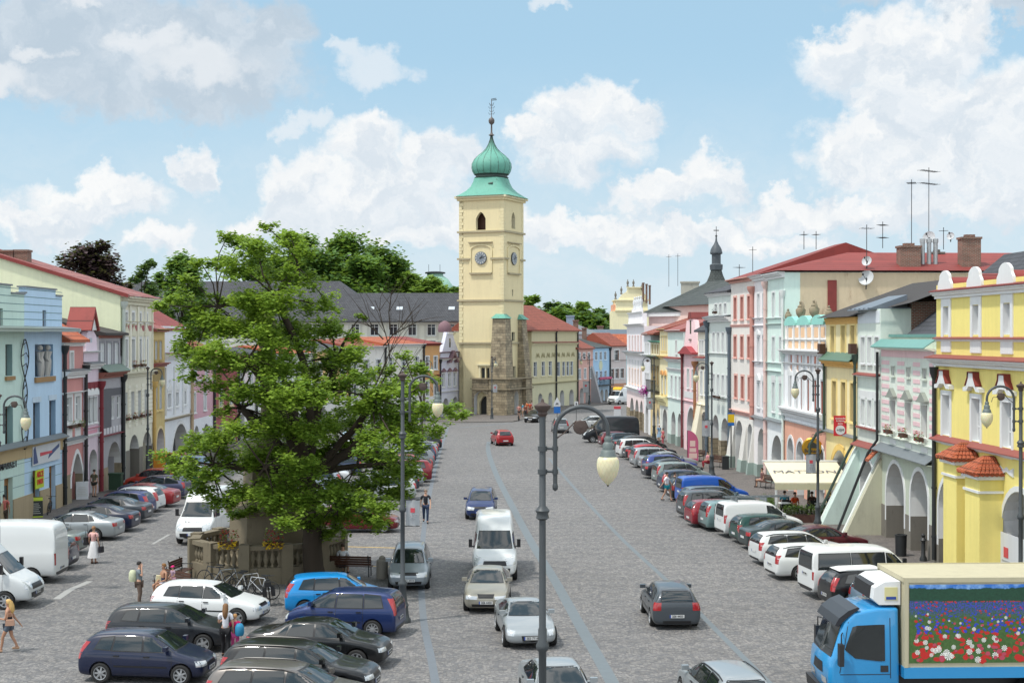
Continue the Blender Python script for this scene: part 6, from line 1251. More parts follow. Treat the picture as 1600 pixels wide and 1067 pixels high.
make_type('mpv', [(-2.0, .34, .72, .70, .60, .82), (-1.99, .24, .82, .92, .72, 1.0), (-1.92, .19, .86, .98, .68, 1.28), (-1.8, .18, .87, .99, .63, 1.50), (-1.55, .18, .87, .98, .62, 1.56), (-.5, .18, .87, .97, .63, 1.59), (.3, .18, .87, .96, .62, 1.55), (.55, .18, .87, .95, .63, 1.48), (1.22, .18, .87, .94, .71, 1.06), (1.32, .18, .86, .93, .71, 1.01), (1.7, .19, .83, .84, .64, .90), (1.93, .21, .76, .72, .58, .76), (2.03, .28, .66, .58, .48, .62)],
 2.49, .315, [([(1.16, 1.03), (.18, 1.02)], [(.56, 1.43), (.14, 1.49)]), ([(.1, 1.02), (-.82, 1.03)], [(.06, 1.49), (-.80, 1.48)]), ([(-.9, 1.03), (-1.55, 1.06)], [(-.87, 1.475), (-1.42, 1.43)])],
 dict(lamp=((-.28, .16, .56, .73, .04), .66, .5), dark=[(.36, .4, .64, .76), (.52, .54, .28, .4)]), dict(lamp=((-.09, .12, .80, 1.36, 0), .72, .6), dark=[(.64, .62, .24, .38)]),
 wind=([(-.6, 1.06), (.6, 1.06)], [(-.51, 1.48), (.51, 1.48)]), rwin=([(-.56, 1.06), (.56, 1.06)], [(-.49, 1.46), (.49, 1.46)]), over=dict(gaps=[(1.15, 0), (.12, 0), (-.84, -.1)], gz=(.3, 1.0), handles=[(.3, .88), (-.7, .89)], strip=.52), mir=1.0, spokes=9, fx=.05, plz=(.44, .62))
make_type('coupe', [(-2.10, .34, .74, .72, .60, .80), (-2.06, .24, .84, .90, .74, .95), (-1.85, .17, .90, .93, .74, 1.02), (-1.3, .16, .91, .93, .66, 1.14), (-.7, .16, .90, .90, .58, 1.27), (-.2, .16, .89, .88, .58, 1.30), (.1, .16, .89, .86, .59, 1.26), (.85, .16, .89, .84, .70, .92), (1.0, .16, .89, .83, .72, .87), (1.6, .17, .88, .76, .66, .78), (1.95, .19, .82, .64, .6, .67), (2.12, .26, .70, .5, .5, .54)],
 2.65, .33, [([(.8, .91), (-.45, .91)], [(.12, 1.18), (-.4, 1.22)]), ([(-.52, .92), (-1.0, .98)], [(-.47, 1.21), (-.8, 1.13)])],
 dict(lamp=((-.12, .2, .47, .64, .03), .74, .55), dark=[(.30, .34, .26, .48)]), dict(lamp=((-.2, .16, .72, .86, 0), .74, .5), dark=[(.5, .5, .22, .3)]),
 wind=([(-.62, .93), (.62, .93)], [(-.50, 1.23), (.50, 1.23)]), rwin=([(-.5, 1.04), (.5, 1.04)], [(-.46, 1.2), (.46, 1.2)]), over=dict(gaps=[(.85, 0), (-.45, 0)], gz=(.3, .88), handles=[(-.3, .76)]), mir=.7, spokes=6, fx=.05, plz=(.40, .6))
VG = dict(gaps=[(1.75, 0), (.72, 0), (-.55, 0)], gz=(.4, 1.3))
make_type('van', [(-2.75, .42, .86, .80, .78, 1.0), (-2.74, .34, .93, 1.30, .88, 1.60), (-2.70, .30, .96, 1.40, .86, 2.20), (-2.6, .3, .97, 1.42, .82, 2.45), (-2.2, .3, .97, 1.42, .80, 2.55), (-1, .3, .97, 1.42, .80, 2.58), (.6, .3, .97, 1.40, .79, 2.56), (.95, .3, .97, 1.38, .76, 2.46), (1.25, .3, .97, 1.34, .74, 2.12), (1.95, .3, .97, 1.28, .80, 1.36), (2.1, .3, .96, 1.22, .80, 1.27), (2.55, .3, .92, 1.02, .74, 1.08), (2.72, .32, .84, .84, .66, .88), (2.78, .38, .74, .7, .56, .74)],
 3.6, .34, [([(1.86, 1.33), (.9, 1.33)], [(1.38, 1.88), (.88, 1.92)])],
 dict(lamp=((-.22, .20, .74, 1.02, .10), .76, .55), dark=[(.50, .52, .72, .92), (.84, .82, .36, .62)]), dict(lamp=((-.03, .1, .8, 1.3, 0), .84, .5), dark=[(.8, .8, .36, .5)]),
 wind=([(-.74, 1.36), (.74, 1.36)], [(-.64, 2.0), (.64, 2.0)]), over=VG, mir=1.72, vanmir=True, spokes=7, fx=.05, plz=(.56, .6), rwin=None)
make_type('minibus', [(-2.4, .40, .82, .80, .76, 1.0), (-2.39, .32, .90, 1.15, .84, 1.40), (-2.36, .28, .92, 1.18, .80, 1.80), (-2.25, .28, .93, 1.2, .76, 1.96), (-1.8, .28, .93, 1.2, .75, 2.02), (0, .28, .93, 1.2, .75, 2.03), (.75, .28, .93, 1.2, .74, 1.98), (.98, .28, .93, 1.18, .74, 1.88), (1.62, .28, .93, 1.16, .80, 1.24), (1.72, .28, .92, 1.14, .80, 1.18), (2.2, .28, .88, .98, .74, 1.03), (2.38, .30, .80, .8, .66, .84), (2.44, .38, .7, .66, .56, .7)],
 2.93, .33, [([(1.5, 1.22), (.72, 1.22)], [(1.05, 1.72), (.70, 1.78)]), ([(.62, 1.22), (-.75, 1.22)], [(.6, 1.80), (-.75, 1.80)]), ([(-.83, 1.22), (-2.15, 1.22)], [(-.83, 1.80), (-2.1, 1.80)])],
 dict(lamp=((-.22, .16, .68, .90, .03), .72, .5), dark=[(.45, .45, .68, .82), (.8, .78, .32, .5)]), dict(lamp=((-.05, .08, .8, 1.12, 0), .82, .5), dark=[(.8, .8, .32, .46)]),
 wind=([(-.72, 1.24), (.72, 1.24)], [(-.60, 1.83), (.60, 1.83)]), rwin=([(-.70, 1.20), (.70, 1.20)], [(-.64, 1.80), (.64, 1.80)]), over=dict(gaps=[(1.45, 0), (.66, 0), (-.79, 0)], gz=(.4, 1.15), strip=.62), mir=1.35, vanmir=True, spokes=7, fx=.08, plz=(.5, .95))
make_type('boxvan', [(-2.18, .36, .80, .76, .72, .9), (-2.17, .28, .87, 1.06, .80, 1.3), (-2.13, .24, .89, 1.1, .76, 1.66), (-2.0, .23, .9, 1.1, .70, 1.80), (-1.5, .23, .9, 1.1, .69, 1.84), (-.3, .23, .9, 1.08, .69, 1.84), (.35, .23, .9, 1.04, .67, 1.78), (.6, .23, .9, 1.02, .67, 1.68), (1.25, .23, .9, 1.0, .76, 1.12), (1.38, .23, .89, .98, .76, 1.06), (1.9, .24, .86, .9, .70, .94), (2.12, .26, .78, .76, .62, .8), (2.2, .32, .68, .62, .52, .66)],
 2.68, .32, [([(1.15, 1.08), (.2, 1.08)], [(.66, 1.56), (.17, 1.62)])],
 dict(lamp=((-.3, .16, .66, .86, .05), .68, .5), dark=[(.4, .42, .62, .76), (.6, .6, .3, .42)]), dict(lamp=((-.05, .1, .78, 1.2, 0), .8, .5), dark=[(.7, .7, .26, .4)]),
 wind=([(-.66, 1.12), (.66, 1.12)], [(-.55, 1.66), (.55, 1.66)]), rwin=([(-.6, 1.12), (.6, 1.12)], [(-.54, 1.66), (.54, 1.66)]), over=dict(gaps=[(1.1, 0), (.15, 0), (-.9, 0)], gz=(.3, 1.05), handles=[(.3, .95)]), mir=1.0, spokes=7, fx=.05, plz=(.45, .9))
PK = 'cars parked in the row along the right side'; PLG = 'cars parked nose in along the left side'; PF = 'cars parked in the near left corner'; MV = 'vehicles moving on the roadway'; PM = 'cars parked in the middle rows'
SIL, SILB, GRY, DGRY, BLK, DBLU, BLU, NBLU, WHT, RED, DRED, GRN, TEALC = '9da3a6', '9a968a', '6a7177', '3c4146', '101214', '141d38', '23427e', '1d2f5c', 'd9dcdc', '9c1c22', '6e1822', '123f38', '7f9a9a'
def veh(key, label, px, py, head, paint, dx=0, dy=0, **k):
 p = G(px, py); return car(key, label, p.x+dx, p.y+dy, head, paint, **k)
HX = {k: (TYPES[k]['pl'][1], TYPES[k]['pl'][-1]) for k in TYPES}
def vf(key, label, px, py, head, paint, end=1, **k):       # pixel marks the bumper (front end=1, rear end=-1) on the ground
 p = G(px, py); L = HX[key][0] if end > 0 else HX[key][1]; a = R(head)
 return car(key, label, p.x-math.cos(a)*L, p.y-math.sin(a)*L, head, paint, **k)
mk = dict(name='moving_car', group=MV)
C1 = vf('van', 'tall white van with headlights on, driving behind the silver-beige saloon', 773, 911, -89, WHT, name='moving_van', group=MV, cat='van')
vf('sedan', 'silver-beige saloon driving towards the camera ahead of the white van', 759, 960, -91, SILB, metal=.5, **mk)
vf('coupe', 'low silver sports coupe with flared wings behind the lamp post', 831, 1016, -84, SIL, metal=.5, **mk)
car('sedan', 'silver saloon at the bottom edge cut by the frame, behind the lamp post', 1.25, 39.3, -83, SIL, metal=.5, **mk)
vf('mpv', 'dark blue high roofed car following the white van', 750, 813, -91, NBLU, **mk)
vf('hatch', 'small red hatchback driving away towards the tower', 790, 697, 101, RED, end=-1, **mk)
vf('golf', 'dark grey hatchback seen from behind in the right lane', 1058, 985, 92, '4a5056', end=-1, metal=.4, **mk)
car('estate', 'silver estate with roof rails at the bottom edge, right lane', 5.85, 39.3, 98, SIL, metal=.5, **mk)
vf('mpv', 'silver high-roofed car driving away near the traffic sign', 877, 677, 92, SIL, end=-1, metal=.5, **mk)
vf('golf', 'black car with lit headlights coming round the tower corner', 828, 660.5, -108, BLK, **mk)
vf('van', 'white delivery van with yellow cab roof at the far end', 955, 632.5, -128, WHT, name='moving_van', group=MV, cat='van')
def pc(key, label, x, y, h, paint, g=PF, **k): return car(key, label, x, y, h, paint, group=g, **k)
pc('hatch', 'dark blue five-door hatchback with silver wheels at bottom left', -11.05, 43.3, -7, DBLU)
pc('golf', 'dark grey hatchback next to woman with the pink girl', -11.35, 47.6, -6, '23262b')
pc('golf', 'white hatchback between dark grey hatchback and stone balustrade', -11.0, 52.0, -10, WHT)
pc('sedan', 'black saloon with chrome window line next to the blue people carrier', -6.1, 45.3, -9, BLK)
pc('estate', 'black estate between the black saloon and the silver-railed estate', -6.15, 41.7, -9, '15171a')
pc('estate', 'grey brown estate with silver roof rails at the bottom edge', -6.0, 38.9, -9, '6c6865', metal=.5)
pc('mpv', 'blue people carrier with red tail lights by the second lamp post', -5.85, 49.9, 171, NBLU, metal=.3)
pc('hatch', 'bright sky blue hatchback behind the blue people carrier', -6.6, 53.7, 8, '1583c4')
vf('mpv', 'silver grey people carrier beside the second lamp post, facing the camera', 638, 924, -88, '8f989f', metal=.5, name='parked_car', group=PF)
veh('golf', 'red car parked across behind the bench and tree trunk', 561, 833, 0, DRED, 0, .85, group=PF)
vk = dict(name='parked_van', cat='van')
p = G(88, 912); car('van', 'white high van with ladder rack at left edge', p.x-2.75, p.y+.75, 180, WHT, group=PLG, **vk)
p = G(47, 952); car('van', 'light silver van nosing in at left edge, black bumper', p.x-2.75, p.y+.9, -2, 'c5c9ca', group=PLG, **vk)
M1 = vf('van', 'white van parked facing the camera in front of the stone monument', 300, 853, -92, WHT, group=PM, **vk)
for (k, lab, px, py, c, h, mt) in (('golf', 'dark blue hatchback half hidden by the white high van', 115, 888, DBLU, 178, 0), ('sedan', 'grey green saloon between the blue hatchback and silver saloon', 131, 865, '707a76', 177, .4), ('sedan', 'silver saloon with fully visible side behind the woman in the white skirt', 188, 842, SIL, 176, .5),
 ('sedan', 'dark blue saloon just behind the big silver saloon', 213, 829, DBLU, 176, 0), ('sedan', 'dark grey saloon with red tail lamp, third behind the silver saloon', 233, 815, '3a4048', 175, .3), ('hatch', 'blue hatchback tucked between dark grey saloon and white hatchback', 238, 806, '1e2f66', 175, 0), ('hatch', 'white hatchback next to the burgundy red saloon on the left', 253, 799, WHT, 175, 0),
 ('sedan', 'burgundy red saloon next to the white hatchback on the left', 277, 791, '8a2228', 175, 0), ('estate', 'violet grey estate on the left beyond the burgundy saloon', 294, 778, '474b66', 175, .3), ('hatch', 'orange red hatchback roof showing beyond the violet grey estate', 284, 765, 'a53c30', 175, 0), ('estate', 'dark green estate partly behind the parked white van', 318, 763, '14402f', 175, 0),
 ('coupe', 'white coupe beyond the dark green estate', 330, 751, WHT, 175, 0), ('golf', 'pale blue car beyond the white coupe on the left', 326, 742, '8099b0', 175, .4), ('golf', 'red car farthest along the left row by the wide arch', 300, 736, 'a02024', 175, 0)):
 vf(k, lab, px, py, h, c, end=-1, group=PLG, metal=mt)
for (k, lab, px, py, c, h, mt) in (('golf', 'grey blue car hidden behind the blue truck cab', 1338, 962, '7d97ab', 9, .4), ('hatch', 'black mini hatchback with white roof beside the blue truck', 1288, 948, BLK, 9, 0), ('minibus', 'white minibus with dark windows, second row end', 1258, 932, WHT, 9, 0), ('estate', 'white estate with sporty wheels beside the white minibus', 1203, 903, WHT, 10, 0), ('estate', 'white estate with black lower bumper and tall red lamps', 1178, 881, 'd3d6d6', 10, 0),
 ('sedan', 'maroon saloon parked deeper in beyond the white estates', 1212, 868, '4e1822', 10, 0), ('sedan', 'dark green grey saloon beside the green hatchback', 1160, 858, '2c3b3c', 10, .3), ('golf', 'petrol green hatchback beside the white box van', 1146, 848, GRN, 10, 0), ('boxvan', 'white box van with blue advert and roof ladder', 1124, 838, WHT, 10, 0), ('mpv', 'teal silver hatchback beside the white box van with the advert', 1097, 828, TEALC, 10, .5),
 ('golf', 'dark red hatchback beside the teal silver car', 1075, 822, '7d1626', 10, 0), ('mpv', 'dark grey people carrier beside the dark red hatchback', 1062, 809, '565c60', 10, .5), ('estate', 'blue grey estate beyond the dark grey people carrier', 1066, 798, '6d7f88', 10, .5), ('boxvan', 'bright blue box van left of the cafe awning', 1060, 790, '1450a8', 10, 0), ('golf', 'black hatchback being loaded by the man in blue shorts', 1045, 781, BLK, 10, 0),
 ('hatch', 'navy hatchback between silver green hatchback and the loaded black car', 1030, 768, '28364c', 10, 0), ('mpv', 'silver green hatchback in the middle of the right row', 1022, 757, '8c9a98', 10, .5), ('sedan', 'black saloon with spoiler beyond the silver green hatchback', 1005, 747, '1a1d26', 10, 0), ('golf', 'violet blue car beyond the black saloon with spoiler', 1006, 740, '3c4c8c', 10, .3), ('sedan', 'silver saloon with big red lamp in the right row', 1000, 734, SIL, 10, .5),
 ('mpv', 'pale silver car left of the silver saloon with red lamp', 987, 730, 'a8adb0', 10, .5), ('hatch', 'bright red hatchback between silver and black cars, far right row', 984, 722, 'b01e2a', 10, 0), ('sedan', 'black navy saloon beside the bright red hatchback', 975, 718, '141824', 10, 0), ('mpv', 'white car beside black off-roader in the far right row', 965, 714, WHT, 10, 0), ('mpv', 'black off-roader in the far right row', 972, 709, '15181b', 10, 0),
 ('sedan', 'dark green saloon beyond the black off-roader', 958, 705, '25373a', 10, .2), ('estate', 'slate blue estate last but one before the camper van', 950, 701, '31424f', 10, .2), ('golf', 'wine red car beside the black camper van', 937, 698, '5e1624', 10, 0)):
 vf(k, lab, px, py, h, c, end=-1, group=PK, metal=mt)
p = G(955, 692); car('van', 'black camper van parked broadside in the far right row', p.x, p.y+1, 183, '1b2026', group=PK, **vk)
p = G(922, 670); car('sedan', 'white saloon behind the black camper van', p.x+.3, p.y+.8, 190, 'cdd1d2', group=PK)
mid = [(690, 702, '15181c'), (686, 709, '4a525a'), (684, 716, '8d949a'), (681, 723, '33415c'), (679, 730, '6f767d'), (676, 738, '90262c'), (675, 745, '2a323a'), (674, 752, '7a1c26'), (662, 758, '9aa2a8'), (655, 767, '333c48'), (650, 779, 'aeb4b6')]
names = ['black', 'slate', 'silver', 'navy', 'grey', 'red', 'charcoal', 'dark red', 'light silver', 'steel blue', 'whitish silver']
for i, (px, py, c) in enumerate(mid):
 vf(['golf', 'sedan', 'estate', 'mpv'][i % 4], '%s car with its tail to the roadway, %s' % (names[i], 'beside the tree crown at right' if i < 8 else 'glimpsed under the lower leaves'), px, py, 186, c, end=-1, group=PM)
cs = ['d2d5d6', '6a7076', '8e9aa6', 'c9ccce', '31405c', 'a0a6aa', '7a1c26', 'd0d3d4', '55606a', '8fa9bb']
nn = ['white', 'grey', 'pale blue', 'off-white', 'navy', 'silver', 'crimson', 'bright white', 'steel grey', 'light blue']
for i, c in enumerate(cs):
 car(['estate', 'golf', 'hatch', 'sedan'][i % 4], '%s car of the inner row seen only through the tree leaves' % nn[i], -13.2-.25*(i % 2)-(i*.08), 84+i*5.6, 4 if i % 2 else 186, c, group=PM)
b = MB(); b.box(-.45, .45, -.12, .12, 0, .12);
for lab, px in (): pass
# ---------------------------------------------------------------- trees and plants
def leafmat(name, c1, c2, trans=.35):
 m = bpy.data.materials.new(name); m.use_nodes = True; T = NT(m.node_tree)
 P = T.n('ShaderNodeTexCoord').outputs['Object']; n = T.noise(P, .55, 3, .6)[0]; n2 = T.noise(P, 5, 2, .5)[0]
 g = T.n('ShaderNodeNewGeometry').outputs['Random Per Island']
 f = T.m('ADD', T.m('MULTIPLY', T.smooth(n, .3, .7), .5), T.m('ADD', T.m('MULTIPLY', g, .35), T.m('MULTIPLY', n2, .15)))
 c = T.mix(f, (*hexc(c1), 1), (*hexc(c2), 1))
 a = T.n('ShaderNodeBsdfPrincipled', {'Base Color': c, 'Roughness': .55, 'Specular IOR Level': .35})
 b = T.n('ShaderNodeBsdfTranslucent', {'Color': T.mix(.5, c, (.30, .42, .04, 1))})
 x = T.n('ShaderNodeMixShader', {0: trans, 1: a.outputs[0], 2: b.outputs[0]}); T.n('ShaderNodeOutputMaterial', {'Surface': x.outputs[0]}); return m
BARK = surf('bark', '3a3128', .95, .25, 2, .6, 12, .3, '1c1814', stretch=(3, 3, .6))
MAPLE = leafmat('maple_leaves', '446b24', 'a6c24e', .45)
def leaves(b, cen, rad, n, size, flat=.8, rn=rnd, droop=0.):
 """leaf clump: many small folded leaves, denser towards the shell and the top"""
 cx, cy, cz = cen
 for _ in range(n):
  x, y, z = rn.gauss(0, .5), rn.gauss(0, .5), rn.gauss(0, .5)
  px, py, pz = cx+x*rad, cy+y*rad, cz+z*rad*flat
  s = size*rn.uniform(.6, 1.25); a = rn.uniform(0, 6.283); tl = rn.uniform(-.7, .7);
  ux, uy, uz = math.cos(a)*s, math.sin(a)*s, rn.uniform(-.45, .15)*s
  vx, vy, vz = -math.sin(a)*s*.8, math.cos(a)*s*.8, tl*s*.8
  i = len(b.v)
  b.v += [Vector((px-ux, py-uy, pz-uz)), Vector((px-vx*.9, py-vy*.9, pz-vz*.9)), Vector((px+ux, py+uy, pz+uz)), Vector((px+vx*.9, py+vy*.9, pz+vz*.9))]
  b.f.append((i, i+1, i+2, i+3)); b.m.append(0)
def limb(b, p0, p1, r0, r1, rn, n=5, bend=.12):
 p0, p1 = Vector(p0), Vector(p1); L = (p1-p0).length; pts = []
 off = Vector((rn.uniform(-1, 1), rn.uniform(-1, 1), rn.uniform(.1, .7)))*L*bend
 for k in range(n+1): t = k/n; pts.append(p0.lerp(p1, t)+off*math.sin(math.pi*t)+Vector((rn.uniform(-1, 1), rn.uniform(-1, 1), rn.uniform(-1, 1)))*L*.02*(0 < k < n))
 b.tube(pts, [r0+(r1-r0)*k/n for k in range(n+1)], 7 if r0 > .1 else 5); return pts
rn = random.Random(3)
TP = G(497, 911); TP.z = 0
t = thing('maple_tree', 'big maple with dark leaning trunk in front of the stone monument', 'tree', tuple(TP)); kk = 60.2/F
def tp(px, py, dy=0.): return Vector(((px-497)*kk, dy, EYE-(py-525)*kk))
BL = [(372,375,22),(400,392,26),(440,375,24),(462,398,26),(352,372,14),(425,360,12),(455,368,14),(345,410,22),(322,415,18),(385,425,32),(430,430,34),(475,440,30),(300,440,16),(272,470,22),(300,482,20),(255,480,13),(342,468,20),(398,470,36),(445,480,36),(492,478,30),(512,476,12),
(330,500,30),(300,520,24),(375,510,38),(425,525,40),(475,525,38),(515,515,30),(285,548,22),(310,565,28),(345,555,34),(395,565,40),(445,575,40),(495,570,36),(540,560,28),(545,526,16),(560,590,26),(300,590,14),(345,605,26),
(520,610,32),(480,620,38),(430,620,40),(390,615,26),(606,582,16),(610,610,28),(575,630,30),(640,580,22),(660,605,24),(655,640,28),(620,650,32),(690,645,22),(712,652,14),(705,640,14),(680,675,20),(640,685,28),(598,680,32),(550,665,34),(500,670,38),(450,665,36),(405,665,30),
(365,680,26),(330,690,28),(310,712,24),(340,730,32),(385,715,34),(430,715,38),(480,720,38),(530,710,36),(575,725,36),(615,735,34),(300,700,14),(300,735,16),(325,760,20),(355,775,28),(400,765,34),(445,765,32),(490,770,36),(535,765,32),(575,770,32),(605,775,26),(380,800,18),(362,805,14),
(470,795,26),(510,805,26),(550,800,26),(590,800,24),(430,790,16),(520,828,18),(500,835,14),(480,815,14),(632,770,16),(660,700,10),(645,735,14),(350,640,14),(630,560,14),(560,495,10)]
cr = MB(); wood = MB(); hubs = []
fork = tp(480, 745); limb(wood, (0, 0, -.1), fork, .46, .34, rn, 6, .03)
for (hx, hy, hz, r) in ((455, 600, -.5, .26), (430, 470, .3, .14), (400, 560, -1.8, .18), (370, 640, 1.2, .15), (345, 720, -1.5, .13), (560, 700, .5, .2), (590, 620, -1.2, .13), (520, 560, 1.6, .16), (600, 730, 2.0, .11), (430, 720, -2.4, .13), (660, 640, .3, .09), (540, 780, -2.3, .1), (340, 480, .2, .08), (470, 420, -.6, .08)):
 p = tp(hx, hy, hz); base = fork if r > .12 or hy > 600 else min(hubs, key=lambda h: (h[0]-p).length)[0]
 limb(wood, base, p, min(r*1.25, .4), r, rn, 7, .08); hubs.append((p, r))
for (x, y, r) in BL:
 n_ = 2 if r > 24 and rn.random() < .72 else 1
 for q in range(n_):
  rad = r*kk*1.08; spread = min(4.6, 1.2+(abs(y-350)/110)); dy = (rn.uniform(-1, 1)*spread) if r > 20 else rn.uniform(-1.0, 1.0)
  if n_ == 2: dy = abs(dy)*(-1 if q else 1)
  c = tp(x, y, dy); h = min(hubs, key=lambda h: (h[0]-c).length)
  limb(wood, h[0], c, max(.035, h[1]*.4), .02, rn, 4, .1)
  for s in range(5+int(rad*9)):
   a = rn.uniform(0, 6.28); e = rn.uniform(-.6, .9); rr_ = rad*rn.uniform(.2, 1.0); cc = c+Vector((math.cos(a)*rr_, math.sin(a)*rr_, e*rr_*.8)); sr = rad*rn.uniform(.16, .42)
   leaves(cr, cc, sr+.08, int(92*(sr/.3)**1.6)+12, .088, .75, rn)
for (x0, y0, x1, y1) in ((600, 640, 640, 560), (560, 690, 622, 520), (610, 560, 588, 470), (600, 540, 640, 500), (600, 530, 560, 490), (610, 515, 615, 450), (620, 520, 660, 500)):
 pp = limb(wood, tp(x0, y0, -.5), tp(x1, y1, -.8), .07 if y0 > 600 else .03, .012, rn, 5, .07)
 for q in range(5): limb(wood, pp[rn.randrange(1, 5)], pp[-1]+Vector((rn.uniform(-1, 1), rn.uniform(-.5, .5), rn.uniform(-.2, 1.1))), .015, .006, rn, 3, .1)
cr.build('crown', MAPLE, t); wood.build('trunk', BARK, t, 60)
def tree(name, label, x, y, z0, h, w, m, seed, n=26, leaf=.3, dens=1., low=.25, group=None, clump=.30, trunk=.35):
 rn = random.Random(seed); t = thing(name, label, 'tree', (x, y, z0), 0, group); cr = MB(); wd = MB()
 top = limb(wd, (0, 0, -1), (0, 0, h*.62), trunk, trunk*.4, rn, 5, .03)
 for i in range(n):
  f = (i+.5)/n; zc = low+(1-low)*f; prof = math.sin(math.pi*min(1, (zc-low)/(1-low)*.85+.12))**.7; a = i*2.4; rr_ = w/2*prof*rn.uniform(.45, .92)*(0.75 if f > .9 else 1)
  c = Vector((math.cos(a)*rr_, math.sin(a)*rr_, h*(zc*.93+rn.uniform(-.03, .03)))); limb(wd, top[min(5, 1+int(f*5))], c, trunk*.25, .03, rn, 3, .1)
  R_ = w*clump*rn.uniform(.6, 1.05)
  for s in range(4):
   d = Vector((rn.uniform(-1, 1), rn.uniform(-1, 1), rn.uniform(-.5, .9)))*R_*.7; leaves(cr, c+d, R_*rn.uniform(.5, .75), int(130*dens), leaf, .8, rn)
 cr.build('crown', m, t); wd.build('trunk', BARK, t, 60); return t
GR1 = leafmat('dark_leaves', '365526', '658a44', .35); GR2 = leafmat('mid_leaves', '426630', '7b9f4e', .38); COP = leafmat('copper_leaves', '332a30', '584448', .15); GR3 = leafmat('light_leaves', '587a34', '9dbb5c', .4); FAR = leafmat('far_leaves', '3c5c38', '6c8c58', .35)
def tat(name, label, px, ytop, Y, wpx, m, seed, z0=0, **k):
 p = Wp(px, ytop, Y); tree(name, label, p.x, Y, z0, p.z-z0, wpx*Y/F, m, seed, **k)
tat('copper_beech', 'dark purple copper beech above the cream firewall', 143, 371, 150, 98, COP, 11, n=30, leaf=.26, dens=1.5)
tat('tree', 'small green tree left of the copper beech', 80, 400, 152, 44, GR1, 12, n=12, leaf=.26)
tat('tree', 'slender pale tree right of the copper beech', 230, 393, 156, 46, FAR, 13, n=14, leaf=.24, dens=.7)
tat('tree', 'brownish round tree between copper beech and slender tree', 196, 432, 160, 50, leafmat('brownish_leaves', '3a3420', '6b6a42', .2), 14, n=12, leaf=.26)
tat('tree', 'round green tree left behind the big maple', 285, 385, 165, 82, GR2, 15, n=22, leaf=.28, dens=1.1)
for i, (px, yt, Y, w, m, lab) in enumerate(((470, 378, 262, 110, GR2, 'broad tree at the left of the wooded rise'), (540, 371, 268, 120, GR2, 'tallest broad tree crowning the wooded rise'), (600, 392, 262, 100, GR1, 'dark broad tree right of the tallest on the rise'), (640, 425, 258, 60, GR3, 'lighter tree at the right foot of the rise'), (675, 438, 256, 60, GR3, 'yellow green tree by the copper dome'), (708, 440, 258, 42, GR1, 'dark tree touching the tower edge'), (500, 395, 255, 90, GR1, 'dark tree in front of the rise, left'), (565, 405, 254, 90, GR2, 'mid green tree in front of the rise, centre'), (415, 400, 262, 90, GR1, 'dark tree on the rise behind the maple top'), (620, 410, 268, 70, GR2, 'mid green tree at the shoulder of the rise'))):
 tat('tree', lab, px, yt, Y, w, m, 30+i, z0=2, n=30, leaf=.46, dens=1.3, low=.2)
for i, (px, yt, Y, w, m, lab) in enumerate(((828, 462, 290, 36, GR3, 'pale tree just right of the tower'), (858, 474, 300, 50, FAR, 'tree with dark top right of the tower behind red roof'), (888, 476, 305, 40, GR1, 'dark conifer-like tree behind the town hall roof'), (905, 474, 300, 40, GR3, 'light green tree above the chimneys'), (930, 484, 300, 56, FAR, 'dark green tree left of the baroque gable'), (952, 490, 300, 40, GR1, 'dark tree beside the salmon wall'), (870, 486, 292, 60, GR2, 'low green tree behind the town hall roof ridge'), (915, 495, 290, 70, GR1, 'low dark tree behind the chimneys'))):
 tat('tree', lab, px, yt, Y, w, m, 50+i, z0=0, n=22, leaf=.5, dens=1.2, low=.3)
FLR = pbr('red_petals', (.42, .03, .025), .7); FLY = pbr('yellow_petals', (.75, .52, .02), .7); FLM = pbr('magenta_petals', (.45, .03, .33), .7); BOXM = surf('box_brown', '4a3428', .8)
def flowers(label, p, w, d, h, mats, seed, rz=0, name='flower_box', box=True, group=None, n=90, size=.045, hang=0):
 rn = random.Random(seed); t = thing(name, label, 'flowers', p, rz, group)
 if box: b = MB(); b.box(-w/2, w/2, -d/2, d/2, 0, .18); b.build('planter', BOXM, t)
 for i, m in enumerate(mats):
  b = MB()
  for _ in range(n):
   x, y, z = rn.uniform(-w/2, w/2), rn.uniform(-d, d)*.7, rn.uniform(.1-hang, h) if i == 0 else rn.uniform(.15-hang*.8, h*1.05); leaves(b, (x, y, z), .05, 2, size, 1, rn)
  b.build(['foliage', 'blossom', 'blossom'][i], m, t)
 return t
def onf(H, px, z, out=.25): p = H.A+H.d*H.u(px); n = Vector((H.d.y, -H.d.x, 0)); p = p+n*out; return (p.x, p.y, z)
# ---------------------------------------------------------------- people
SKIN = pbr('skin', (.50, .29, .20), .55); SKIN2 = pbr('skin_tanned', (.40, .21, .13), .55)
def skinmesh(joints, edges, name, m, sub=1):
 """joints: {key: (x,y,z,r)}; one continuous skinned surface"""
 keys = list(joints); idx = {k: i for i, k in enumerate(keys)}
 me = bpy.data.meshes.new(name); me.from_pydata([joints[k][:3] for k in keys], [(idx[a], idx[b]) for a, b in edges], [])
 o = link(name, me); md = o.modifiers.new('k', 'SKIN'); sv = me.skin_vertices[0].data
 for k in keys: r = joints[k][3]; r = r if isinstance(r, tuple) else (r, r); sv[idx[k]].radius = r
 sv[0].use_root = True; s = o.modifiers.new('s', 'SUBSURF'); s.levels = s.render_levels = sub
 m2 = ev(o); bpy.data.objects.remove(o); m2.polygons.foreach_set('use_smooth', [True]*len(m2.polygons)); m2.materials.clear(); m2.materials.append(m); m2.name = name; return m2
